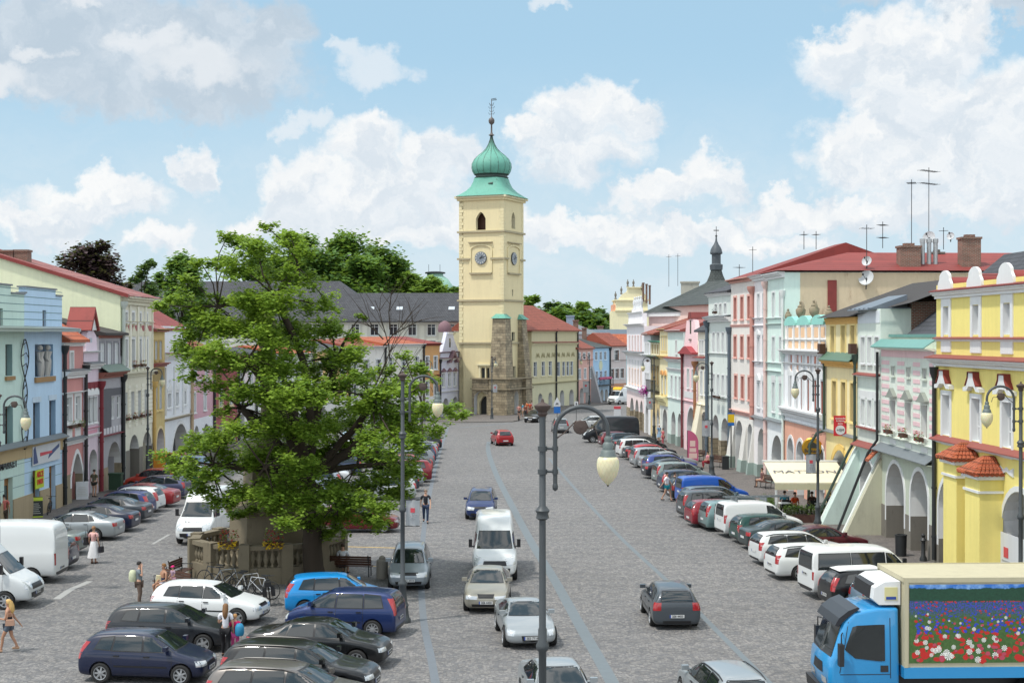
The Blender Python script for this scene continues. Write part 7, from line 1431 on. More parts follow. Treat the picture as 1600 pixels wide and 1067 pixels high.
def person(label, p, rz, pose='stand', top='ffffff', legs='22335a', hair='2a1c14', height=1.72, female=False, longhair=False, shorts=False, skirt=None, bare=False, tan=False, cap=None, shoes='2a2522', arms=None, step=.0, detail=1, group=None):
 """faces local +x; sit pose puts the hips at seat height"""
 s = height/1.75; t = thing('person', label, 'person', p, rz, group); sk = SKIN2 if tan else SKIN
 sw = .185 if female else .205; hw = .10; sit = pose == 'sit'; hz = .47/s if sit else .93
 J = {'pel': (0, 0, hz, (.13, .12) if not female else (.14, .125)), 'wai': (.0, 0, hz+.17, (.12, .105) if not female else (.105, .095)), 'che': (.0, 0, hz+.37, (.15, .115)), 'neb': (0, 0, hz+.53, (.075, .07)), 'nec': (.01, 0, hz+.60, .052), 'chi': (.025, 0, hz+.67, (.062, .06)), 'hea': (.015, 0, hz+.755, (.085, .078)), 'cro': (.0, 0, hz+.83, (.062, .058)), 'nos': (.098, 0, hz+.715, .013)}
 E = [('pel', 'wai'), ('wai', 'che'), ('che', 'neb'), ('neb', 'nec'), ('nec', 'chi'), ('chi', 'hea'), ('hea', 'cro'), ('hea', 'nos')]
 arms = arms or {}
 for q, y in (('l', 1), ('r', -1)):
  A = arms.get(q, 'down'); sz = hz+.49; sh = (0, y*sw, sz)
  el, ha = {'down': ((-.02, y*(sw+.06), sz-.30), (.06, y*(sw+.07), sz-.55)), 'swing': ((.14*y*1, y*(sw+.05), sz-.29), (.30*y, y*(sw+.04), sz-.48)), 'fwd': ((.06, y*(sw+.05), sz-.28), (.30, y*(sw-.04), sz-.24)), 'face': ((.16, y*(sw+.05), sz-.20), (.12, y*.10, sz+.14)), 'lap': ((.05, y*(sw+.05), sz-.28), (.28, y*.08, sz-.36)), 'hip': ((-.05, y*(sw+.14), sz-.26), (.06, y*(sw-.02), sz-.42))}[A]
  J['sh'+q] = (*sh, .058); J['el'+q] = (*el, .040); J['wr'+q] = (*ha, .027)
  d = (Vector(ha)-Vector(el)).normalized(); c = Vector(ha)+d*.06; J['pa'+q] = (*c, (.036, .018)); E += [('neb', 'sh'+q), ('sh'+q, 'el'+q), ('el'+q, 'wr'+q), ('wr'+q, 'pa'+q)]
  if detail:
   side = d.cross(Vector((0, 0, 1))); side = side.normalized() if side.length > .1 else Vector((1, 0, 0))
   if abs(d.z) > .8: side = Vector((1, 0, 0))
   for f in range(4):
    k = (f-1.5)*.019; L = (.07, .085, .08, .062)[f]; a = c+d*.04+side*k; bq = a+d*L*.55+Vector((0, -y*.008, 0)); e = a+d*L+Vector((0, -y*.03, 0)); J['f%s%d' % (q, f)] = (*a, .009); J['g%s%d' % (q, f)] = (*bq, .008); J['h%s%d' % (q, f)] = (*e, .007); E += [('pa'+q, 'f%s%d' % (q, f)), ('f%s%d' % (q, f), 'g%s%d' % (q, f)), ('g%s%d' % (q, f), 'h%s%d' % (q, f))]
   a = c+side*.04-d*.01; e = a+d*.045+side*.018; J['t'+q] = (*a, .010); J['u'+q] = (*e, .008); E += [('pa'+q, 't'+q), ('t'+q, 'u'+q)]
  st_ = step*y
  if sit: hip, kn, an = (.0, y*hw, hz-.01), (.44, y*(hw+.03), hz+.02), (.42+.05*y, y*(hw+.02), .08)
  else: hip, kn, an = (0, y*hw, hz-.04), (.05+st_*.55, y*hw, .50), (st_*(1. if st_ > 0 else 1.15), y*hw*.9, .08+(.06 if st_ < 0 else 0))
  J['hi'+q] = (*hip, .092); J['kn'+q] = (*kn, .056); J['an'+q] = (*an, .037); J['he'+q] = (an[0]-.03, an[1], an[2]-.03, .034); J['to'+q] = (an[0]+.15, an[1]+y*.02, an[2]-.04, (.038, .028)); E += [('pel', 'hi'+q), ('hi'+q, 'kn'+q), ('kn'+q, 'an'+q), ('an'+q, 'he'+q), ('an'+q, 'to'+q)]
  mid = [(hip[i]+kn[i])/2 for i in range(3)]; J['th'+q] = (*mid, .078); cf = [kn[i]*.65+an[i]*.35 for i in range(3)]; J['ca'+q] = (cf[0]-.015, cf[1], cf[2], .054)
  E.remove(('hi'+q, 'kn'+q)); E.remove(('kn'+q, 'an'+q)); E += [('hi'+q, 'th'+q), ('th'+q, 'kn'+q), ('kn'+q, 'ca'+q), ('ca'+q, 'an'+q)]
 J = {k: (v[0]*s, v[1]*s, v[2]*s, (tuple(r*s for r in v[3]) if isinstance(v[3], tuple) else v[3]*s)) for k, v in J.items()}
 link('body', skinmesh(J, E, 'body', sk), t)
 def grow(keys, g, over={}):
  o = {}
  for k in keys: x, y, z, r = J[k]; r = r if isinstance(r, tuple) else (r, r); o[k] = (x, y, z, (r[0]+g, r[1]+g))
  o.update(over); return o
 tk = ['pel', 'wai', 'che', 'neb']; te = [('pel', 'wai'), ('wai', 'che'), ('che', 'neb')]
 if not bare:
  for q in 'lr':
   a, b_ = J['sh'+q], J['el'+q]; m_ = tuple(a[i]*.45+b_[i]*.55 for i in range(3))
   tk.append('sh'+q); te.append(('neb', 'sh'+q))
 T = grow(tk, .016*s);
 if not bare:
  for q in 'lr':
   a, b_ = J['sh'+q], J['el'+q]; m_ = tuple(a[i]*.4+b_[i]*.6 for i in range(3)); T['sl'+q] = (*m_, (.066*s, .066*s)); te.append(('sh'+q, 'sl'+q))
  T['neb'] = (*J['neb'][:3], (.10*s, .085*s))
 else: del T['neb']; te = te[:2]
 link('shirt', skinmesh(T, te, 'shirt', pbr('cloth_'+top, top, .85)), t)
 lm = pbr('cloth_'+legs, legs, .85)
 if skirt:
  b = MB(); z1, z0 = J['wai'][2]-.02, (skirt)*s; n = 18; pr = [(.125*s, z1), (.17*s, z1-.14*s), (.21*s, z1-.32*s), (.25*s+.03, z0)]
  for (r, z) in pr: b.v += [Vector((math.cos(2*math.pi*k/n)*r*(1+.08*math.sin(5*2*math.pi*k/n)*(z < z1-.3)), math.sin(2*math.pi*k/n)*r*(1+.08*math.cos(6*2*math.pi*k/n)*(z < z1-.3)), z)) for k in range(n)]
  for i in range(len(pr)-1): b.f += [(i*n+k, (i+1)*n+k, (i+1)*n+(k+1)%n, i*n+(k+1)%n) for k in range(n)]; b.m += [0]*n
  b.build('skirt', lm, t, 60)
 else:
  ks = ['pel', 'hil', 'thl', 'knl', 'hir', 'thr', 'knr']; le = [('pel', 'hil'), ('hil', 'thl'), ('thl', 'knl'), ('pel', 'hir'), ('hir', 'thr'), ('thr', 'knr')]
  if shorts:
   ks = [k for k in ks if 'kn' not in k]; le = [e for e in le if 'kn' not in e[1]]
  else: ks += ['cal', 'car', 'anl', 'anr']; le += [('knl', 'cal'), ('cal', 'anl'), ('knr', 'car'), ('car', 'anr')]
  link('trousers' if not shorts else 'shorts', skinmesh(grow(ks, .016*s), le, 'trousers', lm), t)
 hm = pbr('hair_'+hair, hair, .7); hd = J['hea']; b = MB(); r = .108*s
 for (i0, zz) in ((0, 0),): pass
 pr = [(0, 1.0), (.5, .92), (.85, .62), (1.0, .2), (.98, -.2)]
 n = 14; base = Vector((hd[0]-.012*s, 0, hd[2]+.005*s))
 for (a, h) in pr: b.v += [base+Vector((math.cos(2*math.pi*k/n)*a*r*(.82 if math.cos(2*math.pi*k/n) > .6 and h < .3 else 1), math.sin(2*math.pi*k/n)*a*r*.88, h*r*1.12+(.055*s if math.cos(2*math.pi*k/n) > .45 and h < .3 else 0))) for k in range(n)]
 for i in range(len(pr)-1): b.f += [(i*n+k, (i+1)*n+k, (i+1)*n+(k+1)%n, i*n+(k+1)%n) for k in range(n)]; b.m += [0]*n
 if longhair: b.tube([base+Vector((-.05*s, 0, .02)), base+Vector((-.10*s, 0, -.12*s)), base+Vector((-.12*s, 0, -.28*s)), base+Vector((-.11*s, 0, -.40*s))], [.085*s, .10*s, .085*s, .03*s], 8)
 b.build('hair', hm, t, 70)
 if cap: b = MB(); b.lathe([(.118*s, .02*s), (.112*s, .07*s), (.07*s, .115*s), (0, .125*s)], tuple(base), 12); b.box(base.x+.07*s, base.x+.19*s, -.06*s, .06*s, base.z+.02*s, base.z+.035*s); b.build('cap', pbr('cloth_'+cap, cap, .8), t, 60)
 for q in 'lr':
  a, c = J['he'+q], J['to'+q]; b = MB(); b.tube([(a[0]-.02*s, a[1], a[2]-.0*s), ((a[0]+c[0])/2, (a[1]+c[1])/2, (a[2]+c[2])/2+.005), (c[0]+.03*s, c[1], c[2]-.003)], [.046*s, .05*s, .036*s], 7); b.build('shoe', pbr('shoe_'+shoes, shoes, .6), t, 60)
 e = MB()
 for y in (-1, 1): e.lathe([(0, .012), (.011*s, .006), (.011*s, 0)], (hd[0]+.072*s, y*.032*s, hd[2]-.01*s), 6, 0, 'x')
 e.box(hd[0]+.068*s, hd[0]+.082*s, -.022*s, .022*s, hd[2]-.078*s, hd[2]-.07*s); e.build('face_features', pbr('face_dark', (.09, .03, .025), .6), t)
 return t
def pp(label, px, py, deg, z=0, **k):
 p = G(px, py); return person(label, (p.x, p.y, z), R(deg), **k)
def bag(label, p, rz, col, w=.36, h=.26, strap=True, name='handbag', sh=.3):
 t = thing(name, label, 'bag', p, rz); b = MB(); b.prism([(-w/2, 0), (w/2, 0), (w*.42, h), (-w*.42, h)], -.07, .07); b.build('pouch', pbr('bag_'+col, col, .6), t)
 if strap: b = MB(); b.tube([(-w*.35, 0, h-.02), (-w*.2, 0, h+sh), (w*.2, 0, h+sh), (w*.35, 0, h-.02)], .012, 5); b.build('strap', pbr('bag_'+col, col, .6), t)
 return t
pp('blonde woman in black strapless top and denim shorts walking at left edge', 13, 1018, 185, top='15151a', legs='56606c', hair='c9a566', female=True, longhair=True, bare=True, tan=True, shorts=True, step=.24, arms={'l': 'fwd', 'r': 'swing'}, shoes='b08d70', height=1.68)
p = G(17, 1018); bag('beige handbag held by the blonde woman', (p.x+.06, p.y-.28, .92), .2, 'b08a74', .30, .19, True, 'handbag', .2)
pp('woman with white skirt and pink top seen from behind, carrying dark bags', 146, 880, 80, top='d8a9a4', legs='e4e4e6', skirt=.28, hair='8f6a48', female=True, height=1.66, shoes='6a4a3a')
p = G(136, 880); bag('black shoulder bag at the left side of the woman in the white skirt', (p.x-.02, p.y, .85), 1.2, '15151a', .34, .36); p = G(155, 880); bag('small dark bag in the right hand of the woman in the white skirt', (p.x+.08, p.y, .5), 1.2, '1c1c26', .26, .28)
pp('dark haired woman with backpack holding hand to her face', 217, 946, 5, top='6f7a80', legs='6b5a50', hair='17120f', female=True, height=1.66, arms={'r': 'face', 'l': 'down'})
p = G(217, 946); t = thing('backpack', 'pale green backpack on the dark haired woman', 'bag', (p.x-.24, p.y-.02, .92), 0); b = MB(); b.lathe([(.0, 0), (.13, .02), (.16, .14), (.15, .34), (.09, .45), (0, .47)], n=10); b.build('pack', pbr('pack_green', (.50, .53, .36), .8), t, 60)
pp('woman in navy top sitting on the bench beside the child', 256, 931, -135, z=0, pose='sit', top='1d2440', legs='c6c6d4', shorts=True, hair='8a6238', female=True, height=1.68, arms={'l': 'lap', 'r': 'lap'}, bare=True, tan=True)
pp('small child with bright pink hat sitting on the bench', 270, 929, -135, z=.18, pose='sit', top='a78ea0', legs='d4a8b8', shorts=True, hair='5a4030', height=1.05, cap='d81c78', arms={'l': 'lap', 'r': 'lap'})
p = G(252, 931); bag('cream tote bag on the bench beside the sitting woman', (p.x-.05, p.y+.1, .48), .3, 'd9d0a8', .42, .34, False)
pp('woman in white top and black leggings walking beside the pink girl', 352, 1026, 95, top='dcdce2', legs='15151a', hair='7a5838', female=True, longhair=True, height=1.68, step=.12, arms={'l': 'fwd', 'r': 'down'})
pp('girl in pink clothes with a blue backpack walking with the woman in white', 367, 1024, 100, top='c01c5c', legs='d85a98', hair='a5794a', female=True, height=1.32, step=.12)
p = G(375, 1024); t = thing('backpack', 'turquoise and black backpack on the girl in pink', 'bag', (p.x, p.y-.12, .66), R(100)); b = MB(); b.lathe([(0, 0), (.13, .02), (.16, .12), (.15, .3), (.09, .4), (0, .42)], n=10); b.build('pack', pbr('pack_blue', (.02, .22, .4), .7), t, 60)
pp('man in black polo shirt and jeans walking along the roadway', 665, 817, -85, top='20222a', legs='24344f', hair='8a7a6a', height=1.82, step=.18, arms={'l': 'swing', 'r': 'swing'}, shoes='15151a')
pp('man in white shirt and turquoise shorts walking at the right car row', 1042, 783, -25, top='e4e4e8', legs='1f9aa8', shorts=True, hair='1c1410', height=1.80, step=.26, arms={'l': 'swing', 'r': 'swing'}, shoes='23232a')
pp('person in dark clothes loading the open car boot, orange bag beside', 1054, 780, 0, top='1d1d22', legs='1d1d22', hair='1c1410', height=1.7, arms={'l': 'fwd', 'r': 'fwd'})
pp('man in salmon shirt by the green chalk board at left edge', 6, 829, 110, z=.11, top='b5635a', legs='4a4038', hair='1a1410', height=1.78)
pp('person in olive clothes standing in the gabled pink house arch', 147, 779, 70, z=.11, top='5b5844', legs='3a3c34', shorts=True, hair='2a1c14', height=1.72)
# ---------------------------------------------------------------- street furniture
GLOBE = None
def mkglobe():
 m = bpy.data.materials.new('lamp_globe'); m.use_nodes = True; T = NT(m.node_tree); P = T.n('ShaderNodeTexCoord').outputs['Object']; s = T.n('ShaderNodeSeparateXYZ', {0: P}).outputs
 a = T.m('MULTIPLY', T.m('ARCTAN2', s[1], s[0]), 16/(2*math.pi)); z = T.m('MULTIPLY', s[2], 6.)
 l1 = T.m('ABSOLUTE', T.m('SUBTRACT', T.m('FRACT', T.m('ADD', a, z)), .5)); l2 = T.m('ABSOLUTE', T.m('SUBTRACT', T.m('FRACT', T.m('SUBTRACT', a, z)), .5))
 l = T.m('MAXIMUM', T.smooth(l1, .42, .5), T.smooth(l2, .42, .5)); n = T.noise(P, 7, 4, .6)[0]
 c = T.mix(T.m('MULTIPLY', l, .35), T.mix(n, (.66, .60, .36, 1), (.76, .72, .52, 1)), (.40, .34, .18, 1))
 b = T.n('ShaderNodeBsdfPrincipled', {'Base Color': c, 'Roughness': .35, 'Subsurface Weight': .3}); T.n('ShaderNodeOutputMaterial', {'Surface': b.outputs[0]}); return m
GLOBE = mkglobe(); FITT = surf('lamp_fitting', '66706f', .55, .2, 6, .2, 40, .3, '3a3a36', .2); LP = surf('lamp_post_paint', '484d50', .5, .14, 5, .12, 40, .3, '3b3a38', .2); CAPM = surf('rusty_cap', '4c3f3a', .7, .3, 9, .3, 40)
def lamp(label, x, y, H, ang, reach=1.32, gd=.45, z0=0, group='lamp posts of the square'):
 """post with a swan-neck bracket carrying a hanging globe; ang = direction of the arm"""
 t = thing('lamp_post', label, 'lamp post', (x, y, z0), R(ang), group); s = H/9.1
 b = MB(); r = .072*s; b.lathe([(.30*s, 0), (.30*s, .12), (.24*s, .2), (.20*s, .55), (.23*s, .62), (.17*s, .75), (.13*s, 1.3), (.17*s, 1.36), (.17*s, 1.45), (r*1.15, 1.55), (r*1.1, H*.44), (r*1.7, H*.445), (r*1.9, H*.455), (r*1.2, H*.465), (r*1.25, H*.49), (r, H*.495), (r*.95, H*.735), (r*1.9, H*.74), (r*1.6, H*.75), (r*2.1, H*.757), (r*.95, H*.768), (r*.9, H-.28*s)], n=14); b.build('post', LP, t, 45)
 b = MB(); b.lathe([(r*.9, H-.30*s), (r*1.5, H-.24*s), (r*1.3, H-.2*s), (r*2.3, H-.12*s), (r*2.4, H-.07*s), (r*1.2, H-.03*s), (r*.5, H), (r*.3, H+.06*s), (0, H+.07*s)], n=12); b.build('post_cap', CAPM, t, 45)
 xa = .26*s; zb, zt = H-1.72*s, H-.42*s; R_ = (reach*s-xa)/2; b = MB(); cz = H-.30*s-R_*.55
 pts = [(xa, 0, zb), (xa, 0, cz-.05)]+[(xa+R_-R_*math.cos(math.pi*k/14), 0, cz+R_*.92*math.sin(math.pi*k/14)) for k in range(15)]+[(xa+2*R_, 0, cz-.12*s)]
 b.tube(pts, [.045*s]*len(pts), 8); b.lathe([(0, zb-.1*s), (.05*s, zb-.07*s), (.06*s, zb), (.045*s, zb+.06*s)], (xa, 0, 0), 8)
 for z in (H-.95*s, H-1.42*s): b.tube([(0, 0, z), (xa, 0, z)], .028*s, 6); b.lathe([(.062*s, z-.05*s), (.062*s, z+.05*s)], (xa, 0, 0), 8); b.lathe([(r*1.35, z-.05*s), (r*1.35, z+.05*s)], n=10)
 ar = b.build('bracket', LP, t, 50)
 b = MB(); c = (xa+R_*.95, cz+R_*.15); b.tube([(xa+.02, 0, cz-.15*s), (xa+.2*s, 0, cz-.02*s), (c[0]-.1*s, 0, c[1]+.12*s), (c[0]+.1*s, 0, c[1]+.13*s), (c[0]+.16*s, 0, c[1]), (c[0]+.05*s, 0, c[1]-.13*s), (c[0]-.1*s, 0, c[1]-.08*s)], .014*s, 5); b.tube([(c[0]+.1*s, 0, c[1]-.02), (c[0]+.3*s, 0, c[1]-.02*s), (c[0]+.36*s, 0, c[1]-.2*s)], .012*s, 5)
 b.lathe([(0, -.07*s), (.05*s, -.06*s), (.13*s, -.05*s), (.15*s, 0), (.13*s, .05*s), (.05*s, .06*s), (0, .07*s)], (c[0], 0, c[1]), 12, 0, 'y'); b.build('scroll', CAPM, ar, 50)
 xg, zg = xa+2*R_, cz-.12*s; g = gd/2; b = MB(); b.lathe([(.05*s, zg+.02), (.08*s, zg-.03*s), (.07*s, zg-.1*s), (.11*s, zg-.14*s), (.11*s, zg-.26*s), (.14*s, zg-.28*s), (.15*s, zg-.33*s), (g*.72, zg-.36*s), (g*.78, zg-.40*s), (g*.6, zg-.42*s)], (xg, 0, 0), 14); b.build('lamp_holder', FITT, t, 45)
 z1 = zg-.40*s; pr = [(g*.74, 0), (g*.93, -.12*gd), (g, -.36*gd), (g*.95, -.6*gd), (g*.78, -.85*gd), (g*.5, -1.06*gd), (g*.2, -1.2*gd), (.015, -1.26*gd)]
 b = MB(); b.lathe(smooth_pts(pr, 3), n=24); o = b.build('globe', GLOBE, t, 80); o.location = (xg, 0, z1)
 b = MB(); b.lathe([(0, -1.33*gd), (.02, -1.31*gd), (.024, -1.27*gd), (.012, -1.25*gd)], n=8); o2 = b.build('globe_tip', DARKM, o); return t
lamp('nearest lamp post, tall grey with rusty cap, arm and globe to the right', .62, 28.9, 9.06, 2, 1.34, .46)
p = G(629, 972); lamp('lamp post beside the blue people carrier with a white banner', p.x, p.y, 9.06, 0, 1.28, .42)
p = G(1278, 838); lamp('lamp post beside the cafe awning with a banner', p.x, p.y, 8.6, 180, 1.25, .42, .11)
lamp('lamp post at the right edge in front of the yellow house', 18.0, 50.3, 8.62, 180, 1.27, .42, .11)
lamp('lamp post with banner near the yellow timetable sign', 14.75, 105, 8.4, 180, 1.25, .42, .11)
p = G(1022, 690); lamp('lamp post far right next to the magenta flower ball', p.x, p.y, 8.3, 180, 1.2, .42, .11)
lamp('lamp post in front of the cream ornate house on the left', -26.0, 101.5, 8.1, 0, 1.15, .42, .11)
lamp('lamp post just outside the left edge, only arm and globe showing', -20.6, 57, 8.1, 0, 1.25, .42)
lamp('lamp post standing before the tower entrance', -2.5, 176.8, 7.9, 60, 1.1, .45)
lamp('lamp post peeking out behind the second lamp, near the lavender house', -8.9, 139, 8.1, 0, 1.2, .42)
p = G(921, 633); lamp('lamp post before the pink house at the bend, arm left', p.x, p.y, 7.6, 180, 1.5, .45)
p = G(917, 640); lamp('lamp post at the bend, arm right to the blue house', p.x-.4, 224, 7.8, 0, 1.6, .45)
BAN = surf('banner_white', 'c9cccf', .8, .06, 2, .1); BR = pbr('banner_red', (.55, .06, .08), .6); BG = pbr('banner_grey', (.35, .37, .40), .7)
def banner(label, x, y, z, w, h, side=1, rz=0):
 t = thing('banner', label, 'banner', (x, y, z), rz); b = MB(); x0, x1 = (0.12, .12+w) if side > 0 else (-.12-w, -.12)
 n = 6
 for k in range(n): a, c = x0+(x1-x0)*k/n, x0+(x1-x0)*(k+1)/n; ya, yc = .03*math.sin(k*1.3), .03*math.sin((k+1)*1.3); b.add([(a, ya, 0), (c, yc, 0), (c, yc, h), (a, ya, h)], [(0, 1, 2, 3), (3, 2, 1, 0)])
 cl = b.build('cloth', BAN, t, 70); m = (x0+x1)/2; b = MB(); b.box(m-w*.16, m+w*.16, -.05, -.034, h*.52, h*.52+w*.32); b.build('emblem', BR, cl); b = MB(); [b.box(m-w*(.3-.06*k), m+w*(.3-.06*k), -.05, -.034, h*(.42-.09*k), h*(.42-.09*k)+h*.025) for k in range(3)]; b.build('lettering', BG, cl)
 b = MB(); b.tube([(0, 0, h), (x1 if side > 0 else x0, 0, h)], .02, 5); b.tube([(0, 0, 0), (x1 if side > 0 else x0, 0, 0)], .02, 5); b.build('rods', DARKM, t)
p = G(629, 972); banner('white banner with red emblem on the lamp post by the people carrier', p.x, p.y, 3.5, .5, .95)
p = G(1278, 838); banner('white banner on the lamp post in front of the cafe awning', p.x, p.y-.12, 3.3, .52, .98, -1)
banner('white banner on the lamp post near the timetable sign', 14.75, 104.85, 3.0, .62, 1.2, -1); p = G(1022, 690); banner('small banner on the lamp post by the flower ball', p.x, p.y, 3.2, .6, 1.1, -1); banner('white banner on the lamp post before the tower', -2.5, 176.7, 3.4, .55, 1.0); p = G(921, 633); banner('white banner on the lamp post before the pink house at the bend', p.x-1.1, p.y, 1.9, .9, 1.7)
t = thing('banner', 'tall white banner hanging in the right arch of the yellow house', 'banner', onf(YH, 1587, .35, .1), YH.rz); b = MB(); b.box(-1.6, 1.4, 0, .03, 0, 2.3); c = b.build('cloth', BAN, t); b = MB(); b.box(-.9, -.45, -.02, -.005, 1.35, 1.75); b.build('emblem', BR, c); b = MB(); [b.box(-1.1+.05*k, -.25-.05*k, -.02, -.005, 1.2-.14*k, 1.24-.14*k) for k in range(3)]; b.build('lettering', BG, c)
MC_ = Vector(((418-800)*62.6/F, 62.9, 0)); MON = surf('monument_stone', '766d5b', .9, .18, 1.2, .35, 16, .55, '35322a')
t = thing('monument', 'old stone column monument with stepped plinth behind the maple', 'monument', tuple(MC_), R(22.5))
b = MB(); b.lathe([(3.3, 0), (3.3, .28), (3.1, .29), (3.1, .5)], n=8); b.build('steps', MON, t)
b = MB(); b.lathe([(1.95, .51), (1.95, .8), (1.78, .9), (1.72, 2.6), (1.9, 2.72), (1.92, 2.95), (1.5, 3.05), (1.42, 3.25)], n=8); b.build('plinth', MON, t)
b = MB(); b.lathe([(1.35, 3.26), (1.3, 4.9), (1.55, 5.05), (1.55, 5.25), (1.0, 5.4), (.95, 5.7)], n=4, sq=True); b.build('pedestal', MON, t)
b = MB(); b.lathe([(.5, 5.7), (.45, 6.0), (.36, 6.1), (.34, 8), (.30, 9.8), (.42, 9.9), (.5, 10.3), (.55, 10.4)], n=16); b.build('column', MON, t, 40); b = MB(); b.lathe([(.3, 10.4), (.36, 10.8), (.25, 11.3), (.3, 11.7), (.13, 12.0), (.16, 12.2), (0, 12.4)], n=10); b.build('statue', MON, t, 60)
t = thing('balustrade', 'octagonal stone balustrade round the monument', 'balustrade', tuple(MC_), R(22.5)); RB = 3.25; N = 12
bal = MB(); bal.lathe([(.09, 0), (.09, .06), (.055, .1), (.11, .26), (.115, .34), (.055, .56), (.05, .62), (.09, .66), (.09, .72)], n=8); balm = bal.mesh('baluster', MON, 50)
def rail(z0, z1, w, nm):
 b = MB()
 for k in range(N):
  a0, a1 = 2*math.pi*k/N, 2*math.pi*(k+1)/N; P = lambda r, a, z: (r*math.cos(a), r*math.sin(a), z)
  b.add([P(RB-w, a0, z0), P(RB+w, a0, z0), P(RB+w, a1, z0), P(RB-w, a1, z0), P(RB-w, a0, z1), P(RB+w, a0, z1), P(RB+w, a1, z1), P(RB-w, a1, z1)], [(0, 3, 2, 1), (4, 5, 6, 7), (1, 2, 6, 5), (3, 0, 4, 7)])
 b.build(nm, MON, t)
rail(0, .68, .24, 'base_wall'); rail(1.42, 1.6, .22, 'handrail')
for k in range(N):
 a = 2*math.pi*k/N; b = MB(); b.M = Matrix.Rotation(a, 4, 'Z'); b.box(RB-.2, RB+.27, -.24, .24, 0, 1.66); b.build('pier', MON, t)
 a1 = 2*math.pi*(k+1)/N
 for q in range(5): f = (q+1)/6; o = link('baluster', balm, t, (RB*(math.cos(a)*(1-f)+math.cos(a1)*f), RB*(math.sin(a)*(1-f)+math.sin(a1)*f), .69))
GRN_ = MAPLE
for px, lab in ((358, 'flower trough with red and yellow flowers, left one on the balustrade'), (428, 'flower trough with red and yellow flowers, right one on the balustrade')):
 p = Wp(px, 525, 59.6); flowers(lab, (p.x, p.y, 1.62), .75, .3, .62, [GRN_, FLR], px, name='flower_trough', n=60); p2 = thing('flower_cluster', 'yellow blossoms hanging from the %s balustrade trough' % ('left' if px < 400 else 'right'), 'flowers', (p.x, p.y-.2, 1.55)); rn = random.Random(px); b = MB(); [leaves(b, (rn.uniform(-.42, .42), rn.uniform(-.15, .1), rn.uniform(-.05, .25)), .05, 2, .05, 1, rn) for _ in range(80)]; b.build('blossom', FLY, p2)
STB = surf('bollard_stone', '8a857c', .9, .15, 3, .3, 20, .3)
for px, py, m, lab, k in ((597, 903, STB, 'stone bollard next to the silver grey people carrier', 1.), (465, 945, STB, 'stone bollard beside the parked bicycles', 1.1), (1443, 880, DARKM, 'slim black bollard in front of the brown downpipe', 1.15)):
 p = G(px, py); t = thing('bollard', lab, 'bollard', (p.x, p.y, 0)); b = MB()
 if m is STB: b.lathe([(.25, 0), (.25, .75*k), (.2, .8*k), (.13, .82*k), (.14, .88*k), (.09, .95*k), (0, .98*k)], n=12)
 else: b.lathe([(.17, 0), (.17, .25), (.1, .35), (.09, 1.0), (.16, 1.06), (.12, 1.12), (.07, 1.18), (.1, 1.3), (0, 1.38)], n=10)
 b.build('shaft', m, t, 40)
p = G(1408, 872); t = thing('litter_bin', 'black cylindrical litter bin near the second arch of the green pink house', 'bin', (p.x, p.y, .11)); b = MB(); b.lathe([(.25, 0), (.27, .95), (.29, .96), (.29, 1.0), (.2, 1.0), (.2, .8)], n=16); b.build('bin', DARKM, t, 40)
p = G(1139, 735); t = thing('litter_bin', 'dark square litter bin on the pole of the yellow sign', 'bin', (p.x-.3, p.y-.2, .11)); b = MB(); b.box(-.25, .25, -.2, .2, 0, .95); b.box(-.28, .28, -.23, .23, .951, 1.02); b.build('bin', DARKM, t)
p = G(181, 770); t = thing('litter_bin', 'green waste container in front of the grey house', 'bin', (p.x, p.y, .11)); b = MB(); b.box(-.4, .4, -.3, .3, .1, 1.1); b.box(-.44, .44, -.34, .34, 1.101, 1.22); b.build('bin', surf('bin_green', '24402c', .6), t)
p = G(250, 743); t = thing('postbox', 'orange yellow upright box beside the narrow ochre house', 'box', (p.x, p.y, .11)); b = MB(); b.box(-.42, .42, -.3, .3, 0, 1.55); b.box(-.46, .46, -.34, .34, 1.551, 1.66); b.build('cabinet', surf('postbox_orange', 'd9892c', .5), t)
def bench(label, x, y, rz, w=1.7, z=0):
 t = thing('bench', label, 'bench', (x, y, z), rz); b = MB()
 for k in range(4): b.box(-w/2, w/2, .0+k*.115, .095+k*.115, .43, .46)
 b.build('seat', BROWN, t); b = MB()
 for k in range(4): b.M = Matrix.Translation((0, .49, .52+k*.1)) @ Matrix.Rotation(R(-14), 4, 'X'); b.box(-w/2, w/2, 0, .03, 0, .085)
 b.build('backrest', BROWN, t)
 for s in (-1, 1): b = MB(); x0 = s*(w/2-.12); b.tube([(x0, .02, 0), (x0, .03, .42), (x0, .45, .42), (x0, .42, 0)], .025, 5); b.tube([(x0, .45, .42), (x0, .60, .95)], .025, 5); b.tube([(x0, .03, .42), (x0, .0, .66), (x0, .48, .66)], .02, 5); b.build('leg', DARKM, t)
 return t
p = G(549, 898); bench('dark bench with a seated man, right of the maple trunk', p.x, p.y, R(172), 2.0)
person('man in white shirt sitting on the bench seen from behind', (p.x-.35, p.y-.2, .04), R(82), pose='sit', top='dcdfe4', legs='3a3c44', shorts=True, hair='3a2a1c', height=1.8, arms={'r': 'lap', 'l': 'lap'})
p = G(258, 931); bench('bench with woman and child left of the balustrade', p.x-.05, p.y+.28, R(-44)+R(0), 2.0); p = G(292, 908); bench('empty dark bench against the left side of the balustrade', p.x, p.y, R(80), 1.4)
p = G(1085, 722); bench('bench beside the pink flag banner', p.x, p.y, R(-60), 1.6, .11); p = G(1116, 732); bench('bench with a sitting woman by the lamp post', p.x, p.y, R(-60), 1.6, .11); p = G(1188, 765); bench('bench left of the cafe awning', p.x, p.y, R(-70), 1.6, .11)
